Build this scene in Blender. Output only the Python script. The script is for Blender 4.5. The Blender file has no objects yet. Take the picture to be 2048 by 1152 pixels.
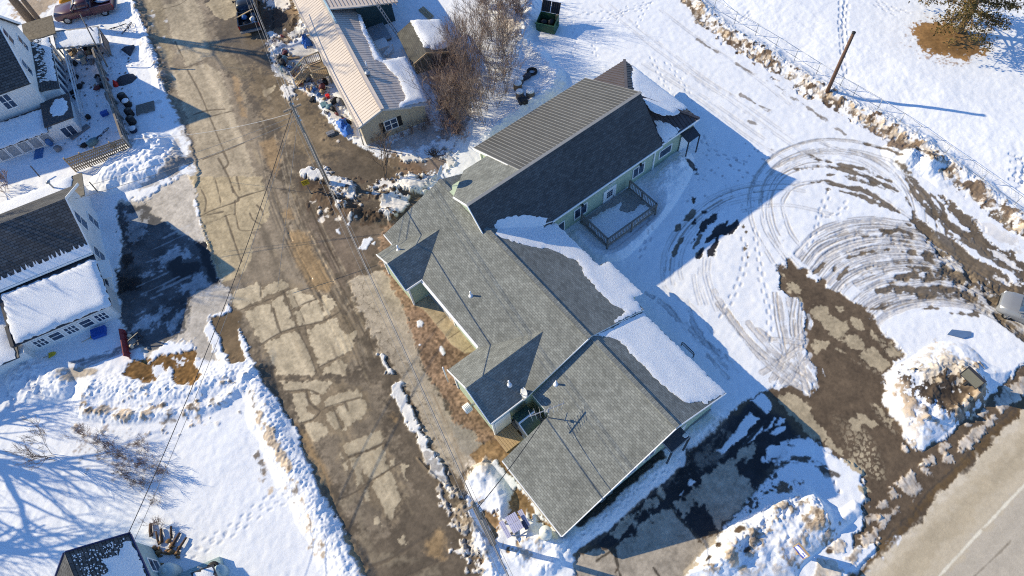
import bpy, bmesh, math, random
import numpy as np
from mathutils import Vector, Matrix
rad = math.radians
rnd = random.Random(11)
C = bpy.context.scene.collection
sc = bpy.context.scene

# ------------------------------------------------------------------ camera and pixel helpers
PITCH, ROLL, HEAD = rad(30.30), rad(-7.655), rad(31.169)
F, CH = 1365.0, 42.0
_cp, _sp = math.cos(PITCH), math.sin(PITCH)
_R = np.array([[math.cos(ROLL), -math.sin(ROLL), 0], [math.sin(ROLL), math.cos(ROLL), 0], [0, 0, 1]])
CW = np.array([_R @ np.array([1, 0, 0]), _R @ np.array([0, -_cp, _sp]), -(_R @ np.array([0, _sp, _cp]))])
EA = np.array([math.cos(HEAD), math.sin(HEAD)])      # the green building's two wall directions
EB = np.array([-math.sin(HEAD), math.cos(HEAD)])

def ray(px, py):
    return CW @ np.array([(px - 1024) / F, (py - 576) / F, 1.0])
def P(px, py, z=0.0):
    d = ray(px, py); t = (z - CH) / d[2]
    return np.array([d[0] * t, d[1] * t, z])
def ab(a, b, z=0.0):
    q = a * EA + b * EB
    return np.array([q[0], q[1], z])
def toab(p):
    return float(p[0] * EA[0] + p[1] * EA[1]), float(p[0] * EB[0] + p[1] * EB[1])
def hit_plane(px, py, p0, n):
    d = ray(px, py); c = np.array([0, 0, CH]); n = np.array(n, float)
    t = ((np.array(p0) - c) @ n) / (d @ n)
    return c + d * t
def base_z(x, y):
    b = -x * EA[1] + y * EA[0]
    return np.clip(0.04 * (b - 16.0), -1.0, 1.0)
def G0(px, py, dz=0.0):
    p = P(px, py, 0)
    for _ in range(8):
        p = P(px, py, float(base_z(p[0], p[1])) + dz)
    return p

cam = bpy.data.cameras.new('camera'); cam_o = bpy.data.objects.new('camera', cam); C.objects.link(cam_o)
cam.sensor_width = 36.0; cam.lens = F / 2048 * 36.0; cam.clip_end = 5000; cam.clip_start = 0.5
_m = Matrix.Identity(4)
for i in range(3):
    _m[i][0] = CW[i][0]; _m[i][1] = -CW[i][1]; _m[i][2] = -CW[i][2]
_m[2][3] = CH
cam_o.matrix_world = _m
sc.camera = cam_o

# ------------------------------------------------------------------ light
EL, AZ = rad(27.5), rad(-22.0)          # sun height; direction its light travels over the ground
world = bpy.data.worlds.new('World'); sc.world = world; world.use_nodes = True
nt = world.node_tree; bg = nt.nodes['Background']
sky = nt.nodes.new('ShaderNodeTexSky'); sky.sky_type = 'NISHITA'; sky.sun_disc = False
sky.sun_elevation = EL; sky.sun_rotation = math.atan2(-math.cos(AZ), -math.sin(AZ))
sky.altitude = 200; sky.air_density = 1.0; sky.dust_density = 0.0; sky.ozone_density = 8.0
nt.links.new(sky.outputs[0], bg.inputs[0]); bg.inputs[1].default_value = 0.115
sl = bpy.data.lights.new('sun', 'SUN'); sl.energy = 3.35; sl.angle = rad(0.5); sl.color = (1.0, 0.865, 0.60)
so = bpy.data.objects.new('sun', sl); C.objects.link(so)
so.rotation_euler = Vector((math.cos(AZ) * math.cos(EL), math.sin(AZ) * math.cos(EL), -math.sin(EL))).to_track_quat('-Z', 'Y').to_euler()
so.location = (-60, 40, 60)
sc.view_settings.view_transform = 'Standard'; sc.view_settings.look = 'None'
sc.view_settings.exposure = 0.95; sc.view_settings.gamma = 1.0; sc.view_settings.use_curve_mapping = False
sc.cycles.max_bounces = 6; sc.cycles.use_denoising = False; sc.cycles.pixel_filter_type = 'BLACKMAN_HARRIS'; sc.cycles.filter_width = 1.1

# ------------------------------------------------------------------ things
def tag(o, label=None, cat=None, group=None, kind=None):
    if label: o['label'] = label
    if cat: o['category'] = cat
    if group: o['group'] = group
    if kind: o['kind'] = kind
    return o
def thing(name, label, cat, loc=(0, 0, 0), rz=0.0, group=None):
    o = bpy.data.objects.new(name, None); C.objects.link(o)
    o.empty_display_size = 0.3
    o.location = tuple(float(v) for v in loc); o.rotation_euler = (0, 0, rz)
    return tag(o, label, cat, group)
def kids(o):
    return [c for c in bpy.data.objects if c.parent == o]
def copy_tree(o, kidmap, parent=None):
    c = o.copy(); C.objects.link(c)
    if parent: c.parent = parent
    for k in kidmap.get(o.name, []):
        copy_tree(k, kidmap, c)
    return c
def kidmap_of(o):
    m = {}
    def rec(q):
        m[q.name] = kids(q)
        for k in m[q.name]: rec(k)
    rec(o)
    return m

# ------------------------------------------------------------------ materials
MATS = {}
def mat(name, col, rough=0.85, var=0.15, scale=6.0, bump=0.15, metal=0.0, spec=0.3, stretch=None, col2=None, coord='Object'):
    if name in MATS: return MATS[name]
    m = bpy.data.materials.new(name); m.use_nodes = True; n = m.node_tree; b = n.nodes['Principled BSDF']
    b.inputs['Roughness'].default_value = rough; b.inputs['Metallic'].default_value = metal
    b.inputs['Specular IOR Level'].default_value = spec
    tc = n.nodes.new('ShaderNodeTexCoord'); mp = n.nodes.new('ShaderNodeMapping')
    n.links.new(tc.outputs[coord], mp.inputs[0])
    if stretch: mp.inputs['Scale'].default_value = stretch
    no = n.nodes.new('ShaderNodeTexNoise'); no.inputs['Scale'].default_value = scale; no.inputs['Detail'].default_value = 6
    no.inputs['Roughness'].default_value = 0.65
    n.links.new(mp.outputs[0], no.inputs['Vector'])
    cr = n.nodes.new('ShaderNodeValToRGB')
    lo = tuple(max(0, c * (1 - var)) for c in col) if col2 is None else col2
    hi = tuple(min(1, c * (1 + var)) for c in col)
    cr.color_ramp.elements[0].position = 0.3; cr.color_ramp.elements[1].position = 0.7
    cr.color_ramp.elements[0].color = (*lo, 1); cr.color_ramp.elements[1].color = (*hi, 1)
    n.links.new(no.outputs[0], cr.inputs[0]); n.links.new(cr.outputs[0], b.inputs['Base Color'])
    if bump:
        bp = n.nodes.new('ShaderNodeBump'); bp.inputs['Strength'].default_value = bump; bp.inputs['Distance'].default_value = 0.05
        n.links.new(no.outputs[0], bp.inputs['Height']); n.links.new(bp.outputs[0], b.inputs['Normal'])
    MATS[name] = m
    return m

def courses(name, c1, c2, cm, bw, rh, mort=0.012, rough=0.9, blotch=0.25, bscale=1.3, bump=0.4, offset=0.5, spec=0.25):
    """brick-like courses over the UV map (metres): shingles, siding, planks"""
    if name in MATS: return MATS[name]
    m = bpy.data.materials.new(name); m.use_nodes = True; n = m.node_tree; b = n.nodes['Principled BSDF']
    b.inputs['Roughness'].default_value = rough; b.inputs['Specular IOR Level'].default_value = spec
    uv = n.nodes.new('ShaderNodeUVMap')
    br = n.nodes.new('ShaderNodeTexBrick'); br.inputs['Scale'].default_value = 1.0
    br.inputs['Brick Width'].default_value = bw; br.inputs['Row Height'].default_value = rh
    br.inputs['Mortar Size'].default_value = mort; br.inputs['Mortar Smooth'].default_value = 0.1
    br.inputs['Color1'].default_value = (*c1, 1); br.inputs['Color2'].default_value = (*c2, 1); br.inputs['Mortar'].default_value = (*cm, 1)
    br.inputs['Bias'].default_value = 0.0; br.offset = offset
    n.links.new(uv.outputs[0], br.inputs['Vector'])
    no = n.nodes.new('ShaderNodeTexNoise'); no.inputs['Scale'].default_value = bscale; no.inputs['Detail'].default_value = 8
    no.inputs['Roughness'].default_value = 0.7
    n.links.new(uv.outputs[0], no.inputs['Vector'])
    mr = n.nodes.new('ShaderNodeMapRange'); mr.inputs[1].default_value = 0.3; mr.inputs[2].default_value = 0.7
    mr.inputs[3].default_value = 1 - blotch; mr.inputs[4].default_value = 1 + blotch
    n.links.new(no.outputs[0], mr.inputs[0])
    mx = n.nodes.new('ShaderNodeMix'); mx.data_type = 'RGBA'; mx.blend_type = 'MULTIPLY'; mx.inputs['Factor'].default_value = 1.0
    n2 = n.nodes.new('ShaderNodeTexNoise'); n2.inputs['Scale'].default_value = bscale * .22; n2.inputs['Detail'].default_value = 5; n.links.new(uv.outputs[0], n2.inputs['Vector'])
    m2 = n.nodes.new('ShaderNodeMapRange'); m2.inputs[1].default_value = .3; m2.inputs[2].default_value = .7; m2.inputs[3].default_value = 1 - blotch * .7; m2.inputs[4].default_value = 1 + blotch * .7
    n.links.new(n2.outputs[0], m2.inputs[0]); ml = n.nodes.new('ShaderNodeMath'); ml.operation = 'MULTIPLY'; n.links.new(mr.outputs[0], ml.inputs[0]); n.links.new(m2.outputs[0], ml.inputs[1])
    n.links.new(br.outputs['Color'], mx.inputs['A']); n.links.new(ml.outputs[0], mx.inputs['B'])
    n.links.new(mx.outputs['Result'], b.inputs['Base Color'])
    bp = n.nodes.new('ShaderNodeBump'); bp.inputs['Strength'].default_value = bump; bp.inputs['Distance'].default_value = 0.02
    iv = n.nodes.new('ShaderNodeMath'); iv.operation = 'SUBTRACT'; iv.inputs[0].default_value = 1.0
    n.links.new(br.outputs['Fac'], iv.inputs[1]); n.links.new(iv.outputs[0], bp.inputs['Height'])
    n.links.new(bp.outputs[0], b.inputs['Normal'])
    MATS[name] = m
    return m

def glass_mat(name, col=(0.02, 0.03, 0.04), rough=0.05):
    if name in MATS: return MATS[name]
    m = mat(name, col, rough=rough, var=0.3, scale=1.5, bump=0.0, spec=0.8)
    return m

# ------------------------------------------------------------------ mesh builder
class MB:
    def __init__(self, off=(0, 0, 0)):
        self.v = []; self.f = []; self.m = []; self.off = off; self.sm = []
    def add(self, pts, faces, mi=0, smooth=False):
        k = len(self.v); o = self.off
        self.v += [(float(p[0]) - o[0], float(p[1]) - o[1], float(p[2]) - o[2]) for p in pts]
        for f in faces:
            self.f.append([k + i for i in f]); self.m.append(mi); self.sm.append(smooth)
    def poly(self, pts, mi=0): self.add(pts, [list(range(len(pts)))], mi)
    def prism(self, pts, dv, mi=0, side=None):
        """closed solid: polygon pts swept by vector dv"""
        n = len(pts); pts = [np.array(p, float) for p in pts]; dv = np.array(dv, float)
        nrm = np.zeros(3)
        for i in range(n): nrm += np.cross(pts[i], pts[(i + 1) % n])
        if nrm @ dv > 0: pts = pts[::-1]
        al = pts + [p + dv for p in pts]
        self.add(al, [list(range(n))], mi)
        self.add(al, [list(range(2 * n - 1, n - 1, -1))] + [[(i + 1) % n, i, i + n, (i + 1) % n + n] for i in range(n)], mi if side is None else side)
    def box(self, x0, x1, y0, y1, z0, z1, mi=0):
        self.add([(x0, y0, z0), (x1, y0, z0), (x1, y1, z0), (x0, y1, z0), (x0, y0, z1), (x1, y0, z1), (x1, y1, z1), (x0, y1, z1)],
                 [[3, 2, 1, 0], [4, 5, 6, 7], [0, 1, 5, 4], [1, 2, 6, 5], [2, 3, 7, 6], [3, 0, 4, 7]], mi)
    def beam(self, p, q, w, h, mi=0, up=(0, 0, 1)):
        p = np.array(p, float); q = np.array(q, float); d = q - p; d /= np.linalg.norm(d)
        u = np.array(up, float); s = np.cross(d, u)
        if np.linalg.norm(s) < 1e-4: s = np.cross(d, (1, 0, 0))
        s /= np.linalg.norm(s); t = np.cross(s, d)
        c = [(-1, -1), (1, -1), (1, 1), (-1, 1)]
        pts = [e + s * a * w / 2 + t * b_ * h / 2 for e in (p, q) for a, b_ in c]
        self.add(pts, [[3, 2, 1, 0], [4, 5, 6, 7], [0, 1, 5, 4], [1, 2, 6, 5], [2, 3, 7, 6], [3, 0, 4, 7]], mi)
    def path(self, pts, rs, n=6, mi=0, smooth=True, cap=True):
        pts = [np.array(p, float) for p in pts]; L = len(pts)
        rs = [rs] * L if not hasattr(rs, '__len__') else list(rs)
        V = []; prev = None
        for i, p in enumerate(pts):
            d = pts[min(i + 1, L - 1)] - pts[max(i - 1, 0)]; d = d / (np.linalg.norm(d) + 1e-9)
            if prev is None:
                a = np.cross(d, (0, 0, 1)) if abs(d[2]) < 0.9 else np.cross(d, (1, 0, 0))
            else: a = prev - d * (prev @ d)
            a = a / (np.linalg.norm(a) + 1e-9); prev = a; b_ = np.cross(d, a)
            for k in range(n):
                t = 2 * math.pi * k / n
                V.append(p + (a * math.cos(t) + b_ * math.sin(t)) * rs[i])
        fs = [[i * n + k, i * n + (k + 1) % n, (i + 1) * n + (k + 1) % n, (i + 1) * n + k] for i in range(L - 1) for k in range(n)]
        if cap: fs += [list(range(n - 1, -1, -1)), [(L - 1) * n + k for k in range(n)]]
        self.add(V, fs, mi, smooth)
    def lathe(self, c, prof, n=16, mi=0, smooth=True):
        V = []; c = np.array(c, float)
        for r, z in prof:
            for k in range(n):
                t = 2 * math.pi * k / n; V.append(c + np.array([r * math.cos(t), r * math.sin(t), z]))
        L = len(prof)
        fs = [[i * n + k, i * n + (k + 1) % n, (i + 1) * n + (k + 1) % n, (i + 1) * n + k] for i in range(L - 1) for k in range(n)]
        fs += [list(range(n - 1, -1, -1)), [(L - 1) * n + k for k in range(n)]]
        self.add(V, fs, mi, smooth)
    def blob(self, c, r, mi=0, seed=0, amp=0.25, nu=10, nv=7):
        rr = random.Random(seed); c = np.array(c, float); V = []; ph = [rr.uniform(0, 6.3) for _ in range(6)]
        for i in range(nv + 1):
            th = math.pi * i / nv
            for k in range(nu):
                a = 2 * math.pi * k / nu
                s = 1 + amp * (math.sin(2 * a + ph[0]) * math.sin(th) * .5 + math.sin(3 * a + 4 * th + ph[1]) * .4 + math.sin(5 * th + a + ph[2]) * .35) * math.sin(th)
                V.append(c + np.array([math.sin(th) * math.cos(a) * r[0], math.sin(th) * math.sin(a) * r[1], math.cos(th) * r[2]]) * s)
        fs = [[i * nu + k, (i + 1) * nu + k, (i + 1) * nu + (k + 1) % nu, i * nu + (k + 1) % nu] for i in range(nv) for k in range(nu)]
        self.add(V, fs, mi, True)
    def build(self, name, mats, parent=None, label=None, flip=False):
        me = bpy.data.meshes.new(name)
        me.from_pydata(self.v, [], self.f); me.update()
        mats = mats if isinstance(mats, (list, tuple)) else [mats]
        for m in mats: me.materials.append(m)
        me.polygons.foreach_set('material_index', self.m)
        me.polygons.foreach_set('use_smooth', self.sm)
        uvl = me.uv_layers.new(name='UVMap')
        co = np.array(self.v)
        uv = np.zeros((len(me.loops), 2)); k = 0
        for p in me.polygons:
            nn = np.array(p.normal)
            u = np.array([-nn[1], nn[0], 0.0]); l = np.linalg.norm(u)
            u = u / l if l > 1e-3 else np.array([1.0, 0, 0])
            w = np.cross(nn, u)
            q = co[list(p.vertices)]
            uv[p.loop_start:p.loop_start + p.loop_total, 0] = q @ u
            uv[p.loop_start:p.loop_start + p.loop_total, 1] = q @ w
        uvl.data.foreach_set('uv', uv.ravel())
        o = bpy.data.objects.new(name, me); C.objects.link(o)
        if parent: o.parent = parent
        if label: o['label'] = label
        return o
# ------------------------------------------------------------------ ground: one dense sheet, split by what it is
def axis(a, b, step, far, n):
    core = np.arange(a, b + step / 2, step)
    g = np.geomspace(step, 260, n)
    s = np.cumsum(g); s = s * (far / s[-1]); s = np.maximum(s, np.arange(1, n + 1) * step)
    return np.concatenate([(core[0] - s)[::-1], core, core[-1] + s]).astype(np.float32)
xs = axis(-50.5, 50.5, 0.06, 900, 36); ys = axis(-5.0, 68.5, 0.06, 900, 36)
NX, NY = len(xs), len(ys)
X, Y = np.meshgrid(xs, ys)
_lat = np.random.RandomState(5).rand(8, 256, 256).astype(np.float32)
def vn(x, y, s, seed=0):
    u = x / s + 37.7 * seed + 1000; v = y / s + 91.3 * seed + 1000
    iu = np.floor(u).astype(np.int64); iv = np.floor(v).astype(np.int64)
    fu = (u - iu).astype(np.float32); fv = (v - iv).astype(np.float32)
    fu = fu * fu * (3 - 2 * fu); fv = fv * fv * (3 - 2 * fv)
    L = _lat[seed % 8]; a = iu & 255; b = iv & 255; a1 = (a + 1) & 255; b1 = (b + 1) & 255
    return ((L[b, a] * (1 - fu) + L[b, a1] * fu) * (1 - fv) + (L[b1, a] * (1 - fu) + L[b1, a1] * fu) * fv) * 2 - 1
def fb(x, y, s, seed=0, oc=4, g=0.55):
    t = 0; w = 1.0; tw = 0
    for k in range(oc):
        t = t + vn(x, y, s / 2 ** k, seed + k) * w; tw += w; w *= g
    return (t / tw * 1.5).astype(np.float32)
NX_ = vn(X, Y, 0.15, 6) + .7 * vn(X, Y, .075, 2); NF = fb(X, Y, 0.45, 1, 3); NM = fb(X, Y, 1.6, 2, 5); NLg = fb(X, Y, 7.0, 3, 4)
_rd = rad(112.0); UR = X * math.cos(_rd) + Y * math.sin(_rd); VR = -X * math.sin(_rd) + Y * math.cos(_rd)
NS = fb(UR / 9.0, VR, 0.55, 4, 3)                       # streaks along the west road
_hd = HEAD + rad(1.5); UH = X * math.cos(_hd) + Y * math.sin(_hd); VH = -X * math.sin(_hd) + Y * math.cos(_hd)
NH = fb(UH / 14.0, VH, 0.9, 5, 4)                       # streaks along the highway

COL = np.empty((NY, NX, 3), np.float32); RGH = np.full((NY, NX), 0.75, np.float32)
HT = base_z(X, Y).astype(np.float32)
SNOWC = np.array([.80, .81, .83], np.float32)
COL[:] = SNOWC; COL *= (1 + 0.03 * NM)[..., None]
HT += 0.10 + 0.05 * NLg + 0.013 * NM + 0.006 * NF + .003 * NX_

def cr(ox, oy, k):
    return lambda *pts: [(ox + x / k, oy + y / k) for x, y in pts]
T1, T2, T3, TR = cr(0, 0, 3), cr(400, 0, 3), cr(800, 0, 3), cr(200, 0, 3)
M1, CA, CB, CC = cr(0, 340, 3), cr(380, 360, 3), cr(480, 768, 3), cr(1536, 250, 3)
CD, CE, CF, CG = cr(1536, 600, 3), cr(1160, 768, 3), cr(1536, 768, 3), cr(1200, 250, 3)
CL, CK, C8, PX = cr(0, 700, 2.548), cr(900, 1000, 7.58), cr(740, 480, 4.8), cr(0, 0, 1)
def wd(pts, dz=0.0): return np.array([G0(x, y, dz)[:2] for x, y in pts])
def smooth_line(p, k=6, closed=False):
    p = np.array(p, float); n = len(p)
    if n < 3: return p
    out = []
    for i in range(n if closed else n - 1):
        if closed: a, b, c, d = p[(i - 1) % n], p[i], p[(i + 1) % n], p[(i + 2) % n]
        else: a, b, c, d = p[max(i - 1, 0)], p[i], p[i + 1], p[min(i + 2, n - 1)]
        for j in range(k):
            t = j / k
            out.append(.5 * (2 * b + (c - a) * t + (2 * a - 5 * b + 4 * c - d) * t * t + (3 * b - a - 3 * c + d) * t ** 3))
    if not closed: out.append(p[-1])
    return np.array(out)
def window(w, mg):
    i0, i1 = np.searchsorted(xs, [w[:, 0].min() - mg, w[:, 0].max() + mg]); j0, j1 = np.searchsorted(ys, [w[:, 1].min() - mg, w[:, 1].max() + mg])
    return (slice(j0, max(j1, j0 + 1)), slice(i0, max(i1, i0 + 1)))
def dist(w, sl, closed):
    x = X[sl]; y = Y[sl]; d = np.full(x.shape, 1e9, np.float32); ar = np.zeros(x.shape, np.float32); ins = np.zeros(x.shape, bool)
    n = len(w); acc = 0.0
    for i in range(n if closed else n - 1):
        a = w[i]; b = w[(i + 1) % n]; e = b - a; L2 = max(float(e @ e), 1e-9)
        t = np.clip(((x - a[0]) * e[0] + (y - a[1]) * e[1]) / L2, 0, 1)
        q = (x - a[0] - t * e[0]) ** 2 + (y - a[1] - t * e[1]) ** 2
        L = math.sqrt(L2); k = q < d
        if not closed: ar = np.where(k, acc + t * L, ar)
        d = np.where(k, q, d); acc += L
        if closed and abs(e[1]) > 1e-9:
            c = ((a[1] > y) != (b[1] > y)) & (x < (b[0] - a[0]) * (y - a[1]) / (b[1] - a[1]) + a[0]); ins ^= c
    return np.sqrt(d), ins, ar, acc
def sd(pts, mg=1.0, dz=0.0, rnd_=True):
    w = wd(pts, dz)
    if rnd_: w = smooth_line(w, 3, True)
    sl = window(w, mg); d, ins, _, _ = dist(w, sl, True)
    return sl, np.where(ins, d, -d)
def paint(sl, m, col, rough=None, tex=0.0, fld=None):
    c = np.array(col, np.float32)[None, None, :]
    if tex: c = c * np.clip(1 + tex * (NM if fld is None else fld)[sl], .2, 2)[..., None]
    COL[sl] = COL[sl] * (1 - m[..., None]) + c * m[..., None]
    if rough is not None: RGH[sl] = RGH[sl] * (1 - m) + rough * m
def area(pts, col, soft=.08, amp=.12, rough=None, tex=0.12, st=1.0, dz=0.0, nz=None, fld=None, flat=None, low=0.0, bias=0.0, rnd_=False):
    sl, s = sd(pts, 1.2 + soft, dz, rnd_)
    m = np.clip((s + amp * ((NF if nz is None else nz)[sl] * .9 + NM[sl] * .5 + NX_[sl] * .4) + bias) / soft + .5, 0, 1) * st
    paint(sl, m, col, rough, tex, fld)
    if flat is not None: HT[sl] = HT[sl] * (1 - m) + (base_z(X[sl], Y[sl]) + flat) * m
    if low: HT[sl] -= low * m
    return sl, m, s
def stroke(pts, w, col, st=1.0, amp=.05, brk=0.0, h=0.0, rough=None, seed=0, soft=.07, sm=True, bl=1.6, dz=0.0, taper=0.0, world=False, tex=.1):
    q = np.array(pts, float) if world else wd(pts, dz)
    if sm: q = smooth_line(q, 6)
    sl = window(q, w + .5); d, _, ar, L = dist(q, sl, False)
    ww = w / 2 * (1 - taper * np.abs(2 * ar / max(L, .01) - 1) ** 2)
    m = np.clip((ww - d + amp * NF[sl]) / soft + .5, 0, 1)
    if brk:
        wide = np.clip((w - .25) / .4, 0, 1)
        b = (1 - .75 * wide) * (vn(ar / bl + seed * 7.3, ar * 0 + seed * 3.1, 1.0, seed) + .5 * vn(ar / bl * 3.1 + seed, ar * 0 + seed, 1.0, seed + 1)) + (.35 + .5 * wide) * NF[sl] + .9 * wide * NM[sl] + .25 * NX_[sl]
        m = m * np.clip((b + 1 - 2 * brk) * 2.2 + .5, 0, 1)
    m = m * st
    if col is not None: paint(sl, m, col, rough, tex)
    if h: HT[sl] += h * m
    return sl, m
def ridge(pts, w, h, rough_=.25, sm=True, seed=0, sharp=1.0, dz=0.0, ends=True):
    """a heap of snow or dirt along a line"""
    q = wd(pts, dz)
    if sm: q = smooth_line(q, 5)
    sl = window(q, w * 1.4); d, _, ar, L = dist(q, sl, False)
    f = np.clip(1 - d / (w * (1 + .25 * NM[sl])), 0, 1); f = f ** sharp; f = f * f * (3 - 2 * f) * .6 + f * .4
    if ends: f = f * np.clip(np.minimum(ar, L - ar) / (w * .9) + .25, 0, 1)
    add = h * f * (1 + rough_ * (.9 * NM[sl] + .45 * NF[sl]) + .10 * NX_[sl] + .12 * vn(ar / 1.7 + seed, ar * 0, 1.0, seed))
    HT[sl] += np.maximum(add, 0)
    return sl, f
def mound(pts, h, w, rough_=.2, dz=0.0, pw=.8):
    sl, s = sd(pts, .5, dz)
    f = np.clip(s / w, 0, 1) ** pw; f = f * (1.5 - .5 * f)
    HT[sl] += h * f * (1 + rough_ * (NM[sl] + .5 * NF[sl]))
    return sl, f

MUD = (.130, .100, .068); MUDL = (.25, .198, .138); TAN = (.50, .41, .275); TAND = (.33, .26, .165); OCH = (.33, .225, .115)
ASPH = (.030, .029, .030); ICE = (.50, .45, .385); DIRTS = (.40, .31, .215); DARKD = (.085, .058, .038); GRASS = (.21, .115, .040)
LEAF = (.235, .155, .10); PAD = (.40, .335, .25); CRACK = (.105, .08, .055)

# ---- west road corridor
ROADL = PX((240, -60), (268, 0), (285, 45), (312, 110), (326, 165), (345, 205), (365, 250), (385, 295), (393, 318), (398, 345), (388, 385), (400, 440), (425, 500), (440, 565), (452, 600), (470, 640), (490, 680), (515, 740), (556, 806), (584, 852), (614, 915), (640, 975), (678, 1050), (716, 1120), (760, 1210), (850, 1400), (980, 1640))
ROADR = PX((560, -60), (548, 20), (545, 83), (553, 143), (572, 160), (600, 177), (638, 203), (646, 227), (660, 247), (677, 263), (712, 287), (740, 300), (790, 335), (850, 345), (862, 395), (835, 440), (800, 470), (800, 520), (830, 620), (900, 700), (960, 760), (1000, 830), (1040, 890), (1010, 915), (955, 935), (928, 962), (938, 1010), (948, 1080), (965, 1152), (990, 1230), (1040, 1400), (1120, 1640))
area(ROADL + ROADR[::-1], MUD, soft=.12, amp=.2, rough=.62, tex=.35, flat=0.0)
# fainter, drier mud over most of the road, darker wheel lines left on it
area(TR((190, -40), (620, -40), (760, 420), (900, 620), (1000, 900), (1060, 1152), (560, 1152), (540, 960), (430, 580), (330, 320), (270, 150)), MUDL, soft=.6, amp=.5, rough=.7, tex=.3, fld=NS)
area(CA((40, 0), (560, 0), (620, 300), (700, 620), (880, 800), (990, 940), (1060, 1152), (500, 1152), (400, 980), (230, 720), (120, 520)), MUDL, soft=.5, amp=.5, rough=.7, tex=.35, fld=NS)
area(CB((240, 0), (850, 0), (900, 300), (1000, 620), (860, 900), (720, 900), (560, 560), (330, 200)), MUDL, soft=.8, amp=.7, rough=.65, tex=.3, fld=NS, st=.7)
area(CA((560, 0), (700, 0), (900, 420), (980, 620), (1160, 1000), (1060, 1152), (900, 760), (800, 560), (650, 250)), (.135, .105, .072), soft=.5, amp=.5, tex=.45, rough=.8)
area(CA((660, 220), (1000, 230), (1150, 280), (1130, 470), (980, 600), (900, 640), (780, 420)), (.165, .125, .09), soft=.6, amp=.6, tex=.4, rough=.85)
area(TR((900, 400), (1060, 440), (1230, 560), (1380, 800), (1400, 960), (1200, 930), (1000, 700), (900, 560)), (.20, .148, .09), soft=.7, amp=.7, tex=.45, rough=.75)
area(TR((960, 640), (1200, 620), (1340, 760), (1430, 900), (1300, 950), (1150, 860)), (.24, .178, .108), soft=.7, amp=.6, tex=.45, rough=.75, st=.8)
area(TR((1000, 20), (1140, 60), (1150, 180), (1040, 220), (960, 150)), (.06, .045, .032), soft=.3, amp=.4, tex=.3)
# wheel-worn ruts
for k in range(90):
    o = rnd.uniform(-2.2, 1.6); a0 = rnd.uniform(0, .7); l = rnd.uniform(.25, .5)
    base = np.array(CA((520, -300), (600, 60), (700, 320), (840, 600), (1010, 900), (1100, 1152)), float) + np.array([o * 22, -o * 7])
    q = smooth_line(base, 8); n = len(q); q = q[int(a0 * n):int(min(1, a0 + l) * n)][::4]
    if len(q) > 2: stroke([tuple(v) for v in q], rnd.uniform(.05, .13), (.075, .055, .036) if rnd.random() < .55 else (.30, .24, .165), st=rnd.uniform(.4, .8), brk=.35, seed=k, h=-.015)
# concrete slabs showing through
def slab(pts, col=TAN, tex=.26, amp=.15, st=1.0, soft=.06):
    return area(pts, col, soft=soft, amp=amp, rough=.88, tex=tex, fld=NS, st=st, low=-.006)
slab(TR((380, 30), (560, -20), (605, 60), (640, 220), (672, 330), (600, 365), (525, 400), (470, 330), (425, 200)), (.40, .33, .23), soft=.2)
slab(TR((430, 425), (620, 385), (720, 430), (770, 560), (800, 690), (860, 850), (900, 960), (950, 1100), (965, 1170), (560, 1170), (568, 1060), (590, 980), (560, 850), (505, 650), (455, 520)), (.42, .345, .24), soft=.2)
slab(TR((630, 20), (700, -30), (830, -20), (836, 90), (740, 122), (690, 90)), (.40, .325, .215))
slab(TR((250, -20), (360, -20), (400, 140), (440, 330), (430, 400), (370, 330), (320, 200)), (.31, .25, .165), soft=.4)
slab(TR((640, 240), (760, 300), (870, 400), (900, 470), (830, 480), (740, 400), (690, 350)), (.235, .185, .12), soft=.5, st=.7)
slab(TR((970, 540), (1050, 505), (1062, 520), (1000, 580), (975, 575)), (.36, .29, .19))
slab(CA((-20, -20), (430, -20), (452, 60), (472, 150), (472, 225), (425, 275), (385, 310), (368, 400), (362, 480), (315, 560), (190, 622), (140, 560), (100, 420), (92, 370), (62, 260), (50, 200), (25, 100)), (.45, .36, .225), tex=.2)
area(CA((250, 690), (420, 620), (600, 610), (760, 700), (880, 760), (1000, 900), (980, 1040), (940, 1165), (510, 1165), (430, 1000), (330, 800), (245, 720)), (.235, .18, .115), soft=.4, amp=.35, rough=.8, tex=.35, fld=NS, st=.85)
area(CB((250, -14), (560, -20), (760, 60), (770, 180), (640, 290), (540, 300), (470, 350), (380, 250), (300, 60)), (.25, .19, .12), soft=.4, amp=.4, rough=.8, tex=.3, fld=NS, st=.85)
area(CB((600, 360), (870, 270), (920, 480), (990, 700), (910, 840), (800, 760), (690, 650), (600, 450)), (.25, .19, .12), soft=.4, amp=.4, rough=.8, tex=.3, fld=NS, st=.8)
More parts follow.
